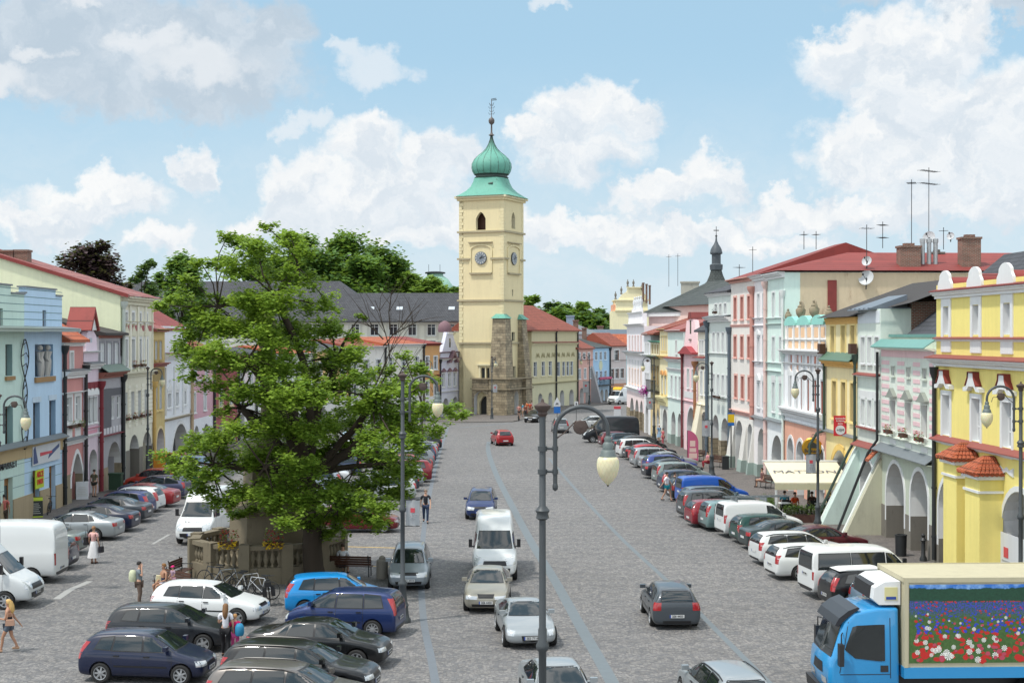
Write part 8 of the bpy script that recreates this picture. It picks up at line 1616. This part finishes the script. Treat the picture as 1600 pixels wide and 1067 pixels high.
p = G(1106, 733); person('woman in pink top and red trousers sitting by the lamp post', (p.x, p.y, .11), R(200), pose='sit', top='c98a90', legs='8c2a34', hair='15100e', female=True, height=1.66, arms={'l': 'lap', 'r': 'lap'}, detail=0)
p = G(1191, 763); person('person with bare legs sitting on the bench by the cafe', (p.x, p.y, .11), R(190), pose='sit', top='7c5a58', legs='b08a86', shorts=True, hair='3a2418', female=True, height=1.66, detail=0); p = G(1030, 692); person('woman in blue dress standing near the yellow house arch', (p.x, p.y, .11), R(-60), top='7f9cb8', legs='8aa2ba', skirt=.5, hair='b0804a', female=True, cap='d8d8d8', height=1.66, detail=0); p = G(1036, 698); person('person in pink beside the woman in the blue dress', (p.x, p.y, .11), R(200), top='c66a70', legs='b85f66', hair='5a3a24', female=True, height=1.6, detail=0)
def bike(label, x, y, rz, col, z=0, lean=6, bags=False):
 t = thing('bicycle', label, 'bicycle', (x, y, z), rz); t.rotation_euler = (R(lean), 0, rz)
 for xx in (-.52, .52):
  b = MB(); b.lathe([(.335, -.02), (.36, 0), (.335, .02), (.32, 0), (.335, -.02)], n=24, ax='y')
  for k in range(10): a = math.pi*2*k/10; b.tube([(0, 0, 0), (.33*math.cos(a), 0, .33*math.sin(a))], .004, 3)
  w = b.build('wheel', RUBBER, t); w.location = (xx, 0, .36)
 b = MB(); bb = (-.08, 0, .3); st_ = (-.2, 0, .82); hd_ = (.38, 0, .86); hl = (.42, 0, .72)
 for a, c in ((bb, st_), (st_, hd_), (bb, hl), (bb, (-.52, 0, .36)), ((-.2, 0, .78), (-.52, 0, .36)), (hd_, hl)): b.tube([a, c], .017, 6)
 b.tube([hl, (.52, 0, .36)], .015, 5); b.build('frame', pbr('bike_'+col, col, .35), t)
 b = MB(); b.tube([hd_, (.36, 0, 1.0)], .014, 5); b.tube([(.3, -.28, 1.02), (.38, -.1, 1.0), (.38, .1, 1.0), (.3, .28, 1.02)], .013, 5); b.build('handlebar', DARKM, t)
 b = MB(); b.tube([st_, (-.22, 0, .92)], .013, 5); b.prism([(-.38, -.08), (-.38, .08), (-.05, .02), (-.05, -.02)], .92, .97, 0, 'xy'); b.build('saddle', DARKM, t)
 b = MB(); b.lathe([(0, -.05), (.09, -.05), (.09, -.04), (0, -.04)], (-.08, 0, .3), 12, 0, 'y'); b.tube([(-.08, -.1, .3), (.02, -.1, .16)], .01, 4); b.tube([(-.08, .1, .3), (-.18, .1, .44)], .01, 4); b.build('crank', DARKM, t)
 if bags: b = MB(); b.box(-.72, -.36, -.24, -.08, .38, .74); b.box(-.72, -.36, .08, .24, .38, .74); b.box(-.74, -.34, -.12, .12, .76, .94); b.build('pannier', BLACK, t)
 return t
for i, (px, py, rz, c, lab, bg) in enumerate(((422, 942, 100, '1c1c20', 'black touring bicycle with panniers, rightmost of the bunch', 1), (405, 936, 165, 'b8bcc0', 'silver bicycle leaning next to the pannier bicycle', 0), (388, 930, 20, 'c8c8c8', 'white framed bicycle in the middle of the bunch', 0), (372, 928, 150, '22262c', 'dark mountain bicycle in the bunch', 0), (352, 922, 15, '8a9094', 'grey bicycle at the left of the bunch', 0), (335, 918, 160, '26303c', 'navy bicycle leaning at the balustrade foot', 0))):
 p = G(px, py); bike(lab, p.x, p.y, R(rz), c, 0, 6 if i % 2 else -6, bg)
p = G(76, 806); bike('bicycle parked before the light blue house', p.x, p.y, R(100), '3a4048', .11); p = G(1098, 710); bike('bicycle leaning by the cream house arch', p.x, p.y, R(10), '4a5a5c', .11)
p = G(811, 658); bike('bicycle ridden beside the black car at the tower', p.x, p.y, R(-95), '30343a'); person('cyclist in salmon shirt by the black car at the tower', (p.x, p.y, .28), R(-95), top='b57a70', legs='2c2626', shorts=True, hair='3a2a20', height=1.75, arms={'l': 'fwd', 'r': 'fwd'}, detail=0)
for i, (px, py, c, l, lab) in enumerate(((817, 650, '2f8fae', 'e0e0e0', 'person in bright blue shirt in the group at the tower'), (823, 647, 'd2703a', 'a04a30', 'person in orange shirt in the group at the tower'), (828, 648, 'b8442c', '5a3a30', 'person in red shirt in the group at the tower'), (821, 652, '8a5040', '30343a', 'person in brown shirt in front of the group at the tower'), (831, 646, 'c9b4b0', '4a4a50', 'person in pale shirt at the right of the tower group'))):
 p = G(px, py+2); person(lab, (p.x, p.y, .1), R(180+40*i), top=c, legs=l, hair='4a3424', height=1.7, detail=0, shorts=i % 2 == 0)
def aboard(label, px, py, w, h, board, headc, z=.11, rz=0, txt=None, base=None):
 p = G(px, py); t = thing('sign_board', label, 'sign', (p.x, p.y, z), R(rz)); b = MB()
 for s in (-1, 1): b.add([(-w/2, s*.28, 0), (w/2, s*.28, 0), (w/2, s*.03, h), (-w/2, s*.03, h), (-w/2, s*.25, 0), (w/2, s*.25, 0), (w/2, s*.0, h), (-w/2, 0, h)], [(0, 1, 2, 3), (7, 6, 5, 4), (0, 3, 7, 4), (1, 5, 6, 2), (3, 2, 6, 7)] if s < 0 else [(3, 2, 1, 0), (4, 5, 6, 7), (4, 7, 3, 0), (2, 6, 5, 1), (7, 6, 2, 3)])
 o = b.build('board', board, t); b = MB(); a = math.atan2(.25, h); b.M = Matrix.Translation((0, -.285, 0)) @ Matrix.Rotation(-a, 4, 'X')
 if headc: b.box(-w/2, w/2, -.012, .0, h*.83, h*1.0); b.box(-w/2, w/2, -.012, 0, .02, .08); b.build('header', headc, o); b = MB(); b.M = Matrix.Translation((0, -.285, 0)) @ Matrix.Rotation(-a, 4, 'X')
 for k in range(6): wd = w*(.38-.05*(k % 3)); b.box(-wd, wd, -.010, -.0, h*(.2+.095*k), h*(.2+.095*k)+.03)
 b.build('writing', pbr('chalk', (.5, .5, .46), .8), o)
 return t
LIME = pbr('lime_sign', (.50, .62, .03), .5); CHB = pbr('chalk_black', (.025, .03, .028), .7)
aboard('black chalk board with lime header, leftmost on the pavement', 20, 818, .9, 1.1, CHB, LIME, rz=25)
aboard('black chalk board with lime header near the bicycle', 52, 811, 1.0, 1.15, CHB, LIME, rz=22)
aboard('white poster stand with pink emblem before the pink gabled house', 128, 782, .75, 1.1, BAN, None, rz=20)
t = thing('sale_sign', 'lime green sale sign with red letters on the light blue house', 'sign', onf(BH, 54, 1.75, .3), BH.rz); b = MB(); b.box(-.7, .7, 0, .05, 0, 1.05); o = b.build('board', LIME, t); m_ = pbr('red_ink', (.6, .03, .02), .5); text('AKCE', .45, m_, o, (0, -.02, .78), bold=.012); text('DNES', .40, m_, o, (0, -.02, .36), bold=.012)
t = thing('shop_banner', 'white shop banner with blue and red print on the light blue house', 'banner', onf(BH, 70.5, 3.05, .1), BH.rz); b = MB(); W_ = BH.u(92)-BH.u(49); b.box(-W_/2, W_/2, 0, .03, 0, 1.25); o = b.build('cloth', BAN, t); b = MB(); b.prism([(-W_/2+.1, .08), (-W_/2+.9, .1), (-W_/2+.4, 1.1), (-W_/2+.12, .9)], -.012, -.002); b.prism([(.2, .2), (W_/2-.2, .75), (W_/2-.2, .95), (.5, .55)], -.012, -.002); b.build('print', pbr('navy_ink', (.05, .08, .2), .6), o); b = MB(); b.prism([(-1.2, .45), (.9, .5), (.9, .62), (-1.2, .66)], -.014, -.003); b.build('print', BR, o)
p = G(1083, 722); t = thing('feather_flag', 'pink rounded advert flag before the pink gabled house', 'flag', (p.x-.6, p.y-1.0, .11), R(-5)); t.scale = (.72, .72, .6); b = MB(); b.prism([(0, .2), (1.25, .2)]+[(1.25*math.cos(a*math.pi/20), 2.6+1.7*math.sin(a*math.pi/20)) for a in range(11)], 0, .03); o = b.build('cloth', pbr('pink_cloth', (.50, .10, .20), .7), t); b = MB(); b.box(.2, 1.1, -.01, -.002, .5, 1.2); b.box(.25, 1.0, -.01, -.002, 1.35, 1.9); b.box(.3, .9, -.01, -.002, 2.1, 2.9); b.build('print', pbr('pink_print', (.7, .5, .45), .7), o); b = MB(); b.tube([(0, 0, 0), (0, 0, 4.3)], .03, 5); b.build('pole', DARKM, t)
p = G(1142, 733); t = thing('sign_post', 'yellow and blue timetable sign on grey pole by the beige house', 'sign', (p.x, p.y-.1, .11), R(0)); b = MB(); b.tube([(0, 0, 0), (0, 0, 4.6)], .05, 6); b.build('pole', LP, t); b = MB(); b.box(-.24, .24, -.1, -.04, 3.55, 4.2); b.build('panel', pbr('sign_yellow', (.72, .48, .01), .5), t); b = MB(); b.box(-.24, .24, -.1, -.04, 3.3, 3.549); b.box(-.28, .28, -.09, -.05, 4.2, 4.3); b.build('blue_panel', pbr('sign_blue', (.01, .13, .45), .5), t)
t = thing('traffic_sign', 'white triangular topped sign with blue panel at the street bend', 'sign', (870.5*0+ (870.5-800)*168/F, 168, 0)); b = MB(); b.tube([(0, .05, 0), (0, .05, 3.6)], .04, 6); b.build('pole', LP, t); b = MB(); b.prism([(-.4, 2.1), (.4, 2.1), (.4, 2.45), (.0, 3.2), (-.4, 2.45)], -.03, .0); b.build('panel', BAN, t); b = MB(); b.box(-.38, .38, -.035, .01, 1.3, 2.05); b.build('blue_panel', pbr('sign_blue', (.01, .13, .45), .5), t); b = MB(); b.box(-.12, .12, -.045, -.031, 2.4, 2.5); b.box(-.2, .2, -.045, -.031, 2.3, 2.36); b.build('symbol', INK, t)
t = thing('traffic_sign', 'small white sign with black symbol right of the triangular sign', 'sign', ((900.5-800)*172/F, 172, 0)); b = MB(); b.tube([(0, .05, 0), (0, .05, 3)], .035, 6); b.build('pole', LP, t); b = MB(); b.box(-.22, .22, -.03, 0, 1.7, 2.5); b.build('panel', BAN, t); b = MB(); b.box(-.04, .04, -.04, -.031, 1.8, 2.35); b.box(-.1, .1, -.04, -.031, 2.2, 2.27); b.build('symbol', INK, t)
p = G(967, 655); t = thing('parking_meter', 'red and white ticket machine beyond the camper van', 'ticket machine', (p.x-.2, p.y, 0)); b = MB(); b.box(-.4, .4, -.25, .25, 0, 1.3); b.build('cabinet', BAN, t); b = MB(); b.box(-.42, .42, -.27, .27, 1.301, 1.62); b.build('hood', BR, t)
aw = on(RLINE, 1240); cy = 84.5
t = thing('awning', 'cream cafe awning with lettering on white posts', 'awning', (18.95, 83, .11), R(180)); b = MB()   # local x away from camera, y towards the square
L_, D_ = 4.25, 3.5; z0, z1 = 2.1, 2.95
b.add([(0, 0, z1), (L_, 0, z1), (L_, D_, z0), (0, D_, z0), (0, 0, z1-.05), (L_, 0, z1-.05), (L_, D_, z0-.05), (0, D_, z0-.05)], [(0, 1, 2, 3), (7, 6, 5, 4), (3, 2, 6, 7), (0, 3, 7, 4), (1, 5, 6, 2)]); fab = surf('awning_cloth', 'ddd6bd', .85, .05, 1, .1); b.build('canopy', fab, t)
b = MB(); b.box(0, L_, D_, D_+.02, z0-.4, z0-.06); b.build('valance', surf('valance_cloth', 'c3bd9f', .85), t); b = MB(); b.box(-.1, L_+.1, -.1, .08, z1, z1+.1); b.build('rail', WHITE, t)
for x in (.1, L_-.1): b = MB(); b.box(x-.06, x+.06, D_-.2, D_-.08, 0, z0-.06); b.build('post', WHITE, t)
me = text_mesh('MATTONI', .75, .004); me.materials.append(pbr('grey_ink', (.15, .15, .17), .6)); o = link('lettering', me, t, (L_*.5, D_*.52, (z0+z1)/2+.03)); o.rotation_euler = (math.atan2(z1-z0, D_), 0, math.pi); o.scale = (1.15, .8, 1)
HEDGE = leafmat('hedge_leaves', '263a18', '55702f', .2)
def hedge(label, x, y, rz, L, n=9):
 t = thing('hedge_planter', label, 'planter', (x, y, .11), rz); b = MB(); b.box(0, L, -.3, .3, 0, .42); b.build('trough', surf('trough_brown', '4d3029', .7, .2, 2, .2), t); rn = random.Random(int(x*10)); b = MB(); [leaves(b, (rn.uniform(.15, L-.15), rn.uniform(-.2, .2), .72+rn.uniform(-.15, .12)), .26, 26, .05, .9, rn) for _ in range(int(L*22))]; b.build('foliage', HEDGE, t)
hedge('long clipped hedge in a brown trough before the cafe awning', 14.9, 78.7, 0, 3.6); hedge('short clipped hedge along the left side of the cafe', 14.5, 79.2, R(84), 4.6)
for i, (x, y, rz, c, lab) in enumerate(((15.8, 82.4, 90, '3d93a8', 'cafe guest in turquoise shirt under the awning'), (16.25, 81.7, -60, 'd8501c', 'cafe guest in orange shirt under the awning'), (17.3, 82.0, 100, '4a3230', 'cafe guest in brown shirt beneath the awning middle'), (18.2, 81.6, 180, '2a2426', 'cafe guest in black shirt beneath the awning near end'))):
 person(lab, (x, y, .11), R(rz), pose='sit', top=c, legs='30303a', hair='2a1c14', height=1.75, arms={'l': 'lap', 'r': 'fwd'}, detail=0); tt = thing('cafe_chair', 'dark cafe chair under ' + lab.split('guest')[1].strip(), 'chair', (x, y, .11), R(rz)); b = MB(); b.box(-.22, .2, -.22, .22, .38, .42); b.build('seat', DARKM, tt); b = MB(); b.box(-.28, -.24, -.2, .2, .42, .85); b.build('backrest', DARKM, tt); [MB().tube([(u, v, 0), (u*.9, v*.9, .38)], .018, 5).build('leg', DARKM, tt) for u in (-.2, .18) for v in (-.2, .2)]
for i, (x, y) in enumerate(((15.6, 81.6), (17.7, 81.3))): tt = thing('cafe_table', 'round cafe table between the %s guests' % ('two far' if i == 0 else 'near'), 'table', (x, y, .11)); b = MB(); b.lathe([(.4, .70), (.4, .73)], n=16); b.build('table_top', WHITE, tt); b = MB(); b.lathe([(.22, 0), (.2, .03), (.03, .06), (.03, .7)], n=10); b.build('table_leg', DARKM, tt)
t = thing('hanging_sign', 'round gold beer sign over the cafe arches', 'sign', (18.15, 86, 3.65), R(-12)); b = MB(); b.lathe([(0, -.12), (.55, -.12), (.62, -.06), (.62, .06), (.55, .12), (0, .12)], n=24, ax='y'); o = b.build('disc', surf('sign_gold', 'b58a28', .35, .1, 2, .05, 20, 0, metal=.6), t, 40); text('Bernard', .28, INK, o, (0, -.14, -.18), bold=.008); b = MB(); b.prism([(-.3, .0), (.28, -.02), (.3, .2), (.1, .34), (-.2, .3)], -.15, -.13); b.build('emblem', CHB, o); b = MB(); b.tube([(.0, .0, .62), (0, 0, .8), (1.1, 0, .8)], .025, 5); b.build('bracket', DARKM, t)
t = thing('hanging_sign', 'red sign with white disc and lettering on the yellow house', 'sign', onf(H4, 1322, H4.z(1322, 681), .35), R(-8)); b = MB(); b.box(-.35, .4, -.04, .04, 0, 1.15); o = b.build('panel', pbr('sign_red', (.52, .02, .03), .45), t); b = MB(); b.lathe([(0, -.06), (.27, -.06), (.27, -.041)], (.02, 0, .34), 20, 0, 'y'); b.build('disc', BAN, o); wm_ = pbr('white_ink', (.75, .75, .75), .6)
text('cesnecka', .16, wm_, o, (.02, -.05, 1.0)); text('koleno', .16, wm_, o, (.02, -.05, .86)); text('pivo', .16, wm_, o, (.02, -.05, .71)); text('+GM', .2, INK, o, (.02, -.07, .34)); b = MB(); b.tube([(.3, .1, 1.2), (1.0, .1, 1.2)], .02, 5); b.build('bracket', DARKM, t)
for H_, lst in ((None, ()),): pass
i = 0
def fb(H, px, z, lab, mats=None, w=.9, out=.28):
 global i; i += 1; flowers(lab, onf(H, px, z, out), w, .22, .45, mats or [MAPLE, FLR], 100+i, H.rz, n=34, hang=.25, group='flower boxes on window sills')
RG = [o for o in COL.objects if o.get('label', '').startswith('pale green house with pink')][0]
class _V: pass
def mkH(A, B): h = House.__new__(House); h.A = Vector((*A, 0)); h.B = Vector((*B, 0)); h.W = (h.B-h.A).length; h.d = (h.B-h.A).normalized(); h.rz = math.atan2(h.d.y, h.d.x); return h
hg = mkH(on(RLINE, 1376), on(RLINE, 1462))
for px, n_ in ((1396, 'left'), (1420, 'middle'), (1445, 'right')): fb(hg, px, hg.z(1420, 683), 'red geraniums under the %s pediment window' % n_)
hl = mkH(on(LLINE, 97), on(LLINE, 130)); [fb(hl, px, hl.z(112, 668), 'green window plants under the %s window of the salmon house' % n_, [MAPLE, GR3], 1.0, .25) for px, n_ in ((108, 'left'), (121.5, 'right'))]
hc = mkH(on(LLINE, 190), on(LLINE, 238)); [fb(hc, px, hc.z(212, 653), 'red flowers at the %s lower window of the cream ornate house' % n_, None, .8, .2) for px, n_ in ((196.5, 'first'), (207.5, 'second'), (218, 'third'), (228, 'fourth'))]; [fb(hc, px, hc.z(212, 573), 'red flowers at the %s upper window of the cream ornate house' % n_, None, 1.0, .25) for px, n_ in ((208, 'second'), (219, 'third'))]
p = G(1009, 675); t = thing('flower_ball', 'big magenta flower ball hanging on the blush end house', 'flowers', tuple(Wp(1009, 611, 150))); rn = random.Random(5); b = MB(); [leaves(b, (0, 0, 0), .62, 60, .09, .75, rn) for _ in range(10)]; b.build('blossom', FLM, t)
hm_ = mkH(on(RLINE, 1107), on(RLINE, 1142)); [fb(hm_, px, hm_.z(1124, y), 'dark planter with white flowers, %s window of the grey green house' % n_, [CHB, BAN], .9, .5) for px, y, n_ in ((1126, 490, 'upper'), (1124, 621, 'left lower'), (1131, 621, 'right lower'))]
for px, H_, lab in ((1409, hg, 'hanging fern in the left arch of the green pink house'), (1446, hg, 'hanging fern in the right arch of the green pink house'), (175, mkH(on(LLINE, 154), on(LLINE, 190)), 'hanging fern in the arch of the grey house'), (206, hc, 'hanging fern in the left arch of the cream ornate house'), (226, hc, 'hanging fern in the right arch of the cream ornate house')):
 q = onf(H_, px, H_.z(px, 752 if px > 1000 else 697+(212-px)*.3), -.6); t = thing('hanging_basket', lab, 'plant', q); rn = random.Random(px); b = MB(); [leaves(b, (0, 0, rn.uniform(-.3, .1)), .3, 24, .07, 1.2, rn) for _ in range(5)]; b.build('foliage', GR2, t); b = MB(); b.tube([(0, 0, 0), (0, 0, .9)], .01, 4); b.build('cord', DARKM, t)
# ---------------------------------------------------------------- truck
def truck():
 t = thing('truck', 'blue delivery truck with flower meadow picture on its box', 'truck', (11.0, 40.4, 0), R(180+2)); CB = pbr('truck_blue', (.02, .26, .56), .35, 0, .8); CRM = surf('box_cream', 'b5ae93', .7, .06, 1, .05, 20, .2); DK = pbr('truck_dark', (.02, .02, .022), .5)
 prof = [(.32, .75), (2.15, .55), (2.2, .95), (2.16, 1.45), (2.08, 1.55), (1.78, 2.45), (1.55, 2.72), (.9, 2.85), (.32, 2.85)]; b = MB(); hw = 1.1
 n = len(prof); v = []
 for yy, k in ((-hw+.0, 1), (-hw+.0, 1)): pass
 ys = [(-hw, .0), (-hw*.9, .09), (0, .14), (hw*.9, .09), (hw, .0)]
 for (y, bulge) in ys: v += [(x+(bulge if x > 1 else 0), y*(1 if z < 1.6 else 1-.09*(z-1.6)/1.2), z+(bulge*.25 if z > 2.4 else 0)) for x, z in prof]
 f = [tuple(range(n-1, -1, -1)), tuple(4*n+k for k in range(n))]+[(i_*n+k, i_*n+(k+1) % n, (i_+1)*n+(k+1) % n, (i_+1)*n+k) for i_ in range(4) for k in range(n)]
 b.add(v, f); me = b.mesh('cab_raw', [CB]); o = link('c', me); bv = o.modifiers.new('b', 'BEVEL'); bv.width = .07; bv.segments = 3; bv.limit_method = 'ANGLE'; bv.angle_limit = R(40)
 c = MB(); [c.lathe([(.56, -.36 if s < 0 else 0), (.56, 0 if s < 0 else .36)], (1.22, s*(hw+.02), .5), 20, 0, 'y') for s in (-1, 1)]; co = link('cc', c.mesh('cc', [CB])); m = o.modifiers.new('k', 'BOOLEAN'); m.object = co; m.operation = 'DIFFERENCE'
 cm = ev(o); bpy.data.objects.remove(o); bpy.data.objects.remove(co); cm.polygons.foreach_set('use_smooth', [True]*len(cm.polygons)); cm.set_sharp_from_angle(angle=R(35)); cab = link('cab', cm, t)
 bvh = BVHTree.FromPolygons([q.co.copy() for q in cm.vertices], [tuple(q.vertices) for q in cm.polygons])
 X = Vector((0, 1, 0)); b = MB(); b.add(*patch(bvh, [(-.95, 1.52), (.95, 1.52)], [(-.88, 2.5), (.88, 2.5)], .012, Vector((-1, 0, 0)), X, 8, 8)); b.build('windscreen', CGLASS, t, 60)
 for s in (-1, 1):
  b = MB(); b.add(*side_patch(bvh, [(1.85, 1.75), (1.55, 1.5), (.9, 1.42), (.72, 1.42)], [(1.62, 2.36), (1.5, 2.4), (.9, 2.42), (.72, 2.42)], .012, s, 6, 4)); b.build('side_window', CGLASS, t, 60)
  b = MB(); b.add(*side_patch(bvh, [(.56, .95), (.58, .95)], [(.56, 2.6), (.58, 2.6)], .006, s)); b.add(*side_patch(bvh, [(1.98, 1.1), (2.0, 1.1)], [(1.72, 2.5), (1.74, 2.5)], .006, s)); b.add(*side_patch(bvh, [(.57, 1.05), (1.98, 1.05)], [(.57, 1.07), (1.98, 1.07)], .006, s)); b.add(*side_patch(bvh, [(.63, 1.12), (.85, 1.12)], [(.63, 1.3), (.85, 1.3)], .008, s)); b.build('door_gap', DK, t)
  b = MB(); b.box(1.95, 2.08, s*1.2, s*1.42, 1.35, 1.95) if s > 0 else b.box(1.95, 2.08, -1.42, -1.2, 1.35, 1.95); b.tube([(1.9, s*1.05, 2.2), (2.0, s*1.3, 2.2), (2.0, s*1.3, 1.95)], .02, 5); b.build('mirror', DK, t)
  b = MB(); b.add(*patch(bvh, [(s*.6-.22, .72), (s*.6+.22, .72)], [(s*.6-.22, .92), (s*.6+.22, .92)], .012, Vector((-1, 0, 0)), X)); b.build('headlight', HEADM, t)
  b = MB(); b.lathe([(.34, .15), (.47, .15), (.5, .1), (.5, -.1), (.47, -.15), (.34, -.15)], (1.22, s*.93, .5), 24, 0, 'y'); w = b.build('wheel', RUBBER, t, 40); b = MB(); b.lathe([(0, s*.1), (.16, s*.12), (.2, s*.05), (.34, s*.14)], (1.22, s*.93, .5), 20, 0, 'y'); b.build('rim', RIMM, w, 40)
  b = MB(); b.lathe([(.34, .28), (.47, .28), (.5, .2), (.5, -.2), (.47, -.28), (.34, -.28)], (-3.6, s*.9, .5), 24, 0, 'y'); b.build('wheel', RUBBER, t, 40)
 b = MB(); b.add(*patch(bvh, [(-.5, 1.0), (.5, 1.0)], [(-.42, 1.28), (.42, 1.28)], .012, Vector((-1, 0, 0)), X, 3, 6)); b.build('grille', DK, t)
 b = MB(); b.prism([(1.9, .32), (2.36, .32), (2.4, .62), (1.9, .66)], -1.12, 1.12); b.build('bumper', DK, t)
 b = MB(); b.prism([(1.78, 2.58), (2.0, 2.36), (2.1, 2.40), (1.98, 2.60), (1.72, 2.80), (1.45, 2.90), (1.4, 2.86)], -1.0, 1.0); b.build('sun_visor', pbr('visor_dark', (.02, .022, .028), .35), t)
 bx0, bx1, bz0, bz1, bw = -6.6, .22, .98, 3.72, 1.25
 b = MB(); b.box(bx0, bx1, -bw, bw, bz0+.3, bz1); box = b.build('cargo_box', CRM, t); b = MB();
 for s in (-1, 1):
  y0, y1 = sorted((s*bw, s*(bw+.035))); b.box(bx0, bx1+.02, y0, y1, bz1-.1, bz1+.03); b.box(bx1-.09, bx1+.02, y0, y1, bz0+.3, bz1-.1)
 b.box(bx1, bx1+.035, -bw, bw, bz1-.1, bz1+.03); b.build('edge_trim', CRM, box)
 b = MB(); b.box(bx0, bx1+.03, -bw-.03, bw+.03, bz0, bz0+.298); b.build('lower_rail', CB, t)
 b = MB(); b.box(bx0, .2, -.45, .45, .6, .95); b.box(-2.4, -.9, -1.1, -.6, .45, .85); b.build('chassis', DK, t)
 PW = bx1-.12-bx0-.1; rn = random.Random(9)
 for s in (1,):
  y = bw+.02; z0_, z1_ = bz0+.42, bz1-.16; H_ = z1_-z0_
  m = bpy.data.materials.new('meadow_print'); m.use_nodes = True; T = NT(m.node_tree); P = T.n('ShaderNodeTexCoord').outputs['Object']; sx = T.n('ShaderNodeSeparateXYZ', {0: P}).outputs; v_ = T.m('DIVIDE', T.m('SUBTRACT', sx[2], z0_), H_)
  n1 = T.noise(P, 14, 4, .6)[0]; n2 = T.noise(P, 3, 4, .6)[0]; vv = T.m('ADD', v_, T.m('MULTIPLY', T.m('SUBTRACT', n2, .5), .10))
  mead = T.mix(n1, (.015, .05, .012, 1), (.10, .20, .05, 1)); blu = T.mix(T.smooth(T.noise(P, 22, 3, .6)[0], .42, .6), (.03, .09, .06, 1), (.06, .07, .42, 1)); wood_ = T.mix(n1, (.006, .03, .016, 1), (.02, .09, .05, 1)); sky_ = T.mix(T.smooth(n2, .4, .7), (.03, .16, .55, 1), (.3, .5, .75, 1))
  c = T.mix(T.smooth(v_, .55, .72), mead, blu); c = T.mix(T.smooth(vv, .77, .80), c, wood_); c = T.mix(T.smooth(vv, .94, .955), c, sky_); bb = T.n('ShaderNodeBsdfPrincipled', {'Base Color': c, 'Roughness': .4}); T.n('ShaderNodeOutputMaterial', {'Surface': bb.outputs[0]})
  b = MB(); b.box(bx0+.1, bx1-.12, y-.018, y, z0_, z1_);
  cols = [('poppy', (.50, .02, .015)), ('cornflower', (.03, .06, .50)), ('daisy', (.80, .80, .76)), ('pink_flower', (.45, .06, .10))]
  for ci, (nm, cc) in enumerate(cols):
   N_ = (430, 520, 90, 110)[ci]
   for _ in range(N_):
    f = rn.random();
    if ci == 2: f = f*.62
    if ci == 1: f = .35+.42*f
    f = min(f, .78); r_ = (.022+.10*(1-f)**1.8)*rn.uniform(.5, 1.15)*(1.1 if ci == 0 else .85); x = rn.uniform(bx0+.25, bx1-.27); z = z0_+.08+f*(H_-.1); k = rn.randrange(6, 9); a0 = rn.random()*6; yo = y+.001+ci*.0012+rn.random()*.001
    if ci == 2:
     for q in range(9): a = a0+q*.698; b.add([(x, yo, z), (x+r_*math.cos(a-.22), yo, z+r_*math.sin(a-.22)), (x+r_*1.1*math.cos(a), yo, z+r_*1.1*math.sin(a)), (x+r_*math.cos(a+.22), yo, z+r_*math.sin(a+.22))], [(3, 2, 1, 0)], ci+1)
    else: b.add([(x+r_*rn.uniform(.6, 1.1)*math.cos(a0+6.283*q/k), yo, z+.8*r_*rn.uniform(.6, 1.1)*math.sin(a0+6.283*q/k)) for q in range(k)], [tuple(range(k-1, -1, -1))], ci+1)
  b.build('picture', [m]+[pbr('print_'+nm, cc, .5) for nm, cc in cols], box)
 b = MB(); b.prism([(bx1+.036, 2.95), (.85, 2.95), (1.02, 3.1), (.98, 3.42), (.7, 3.58), (bx1+.036, 3.60)], -.95, .95); cu = b.build('cooling_unit', WHITE, t)
 b = MB(); b.prism([(.80, 3.0), (1.05, 3.08), (1.01, 3.44), (.75, 3.52)], -.9, .62); b.build('fan_grille', DK, cu); b = MB(); b.box(.34, .7, .95, .965, 3.08, 3.44); b.build('label_panel', pbr('label_yellow', (.62, .58, .30), .5), cu); b = MB(); b.box(.38, .66, .965, .972, 3.1, 3.18); b.build('label_print', BLUEM, cu)
 return t
truck()
def vpart(root, nm, b, m): return b.build(nm, m, root)
b = MB(); b.box(-.32, .62, -.0, .02, 0, .0);
for o in list(COL.objects):
 lb = o.get('label', '')
 if lb.startswith('white delivery van with yellow'): b = MB(); b.prism([(.6, 2.58), (1.24, 2.2), (1.3, 2.26), (1.0, 2.62), (.6, 2.66)], -.74, .74); b.build('yellow_cab_roof', pbr('van_yellow', (.75, .45, .01), .4), o)
 if lb.startswith('white box van with blue advert'):
  for s in (1,): b = MB(); b.box(-1.55, .0, .905, .915, 1.18, 1.66); q = b.build('advert', pbr('advert_blue', (.04, .28, .55), .5), o); text('www.kondrat.net', .2, pbr('white_ink', (.75, .75, .75), .6), q, (-.78, .925, 1.52), rot=(R(90), 0, math.pi), bold=.004)
  b = MB(); [b.box(-1.9, 1.6, y, y+.05, 2.0, 2.06) for y in (-.2, .25)]; [b.box(-1.8+k*.34, -1.77+k*.34, -.15, .25, 2.01, 2.05) for k in range(10)]; [b.box(x, x+.05, -.5, .5, 1.83, 2.0) for x in (-1.4, .2)]; b.build('roof_ladder', GREYM, o)
 if lb.startswith('white van parked facing'):
  q = text('artprodukt', .17, INK, o, (2.35, -.1, 1.155), rot=(R(14), 0, R(90)), bold=.003)
 if lb.startswith('white high van with ladder'): b = MB(); [b.tube([(-2.3+dx, .9*0-.85+.0, 2.42), (-2.45+dx, -.9, 2.6), (-2.62+dx*.5, -.96, 2.1)], .025, 5) for dx in (0, .35)]; b.build('ladder_rack', DARKM, o)
 if lb.startswith('black mini'): b = MB(); b.prism([(-1.55, 1.435), (-1.2, 1.485), (.1, 1.50), (.3, 1.455)], -.5, .5); b.build('white_roof', WHITE, o)
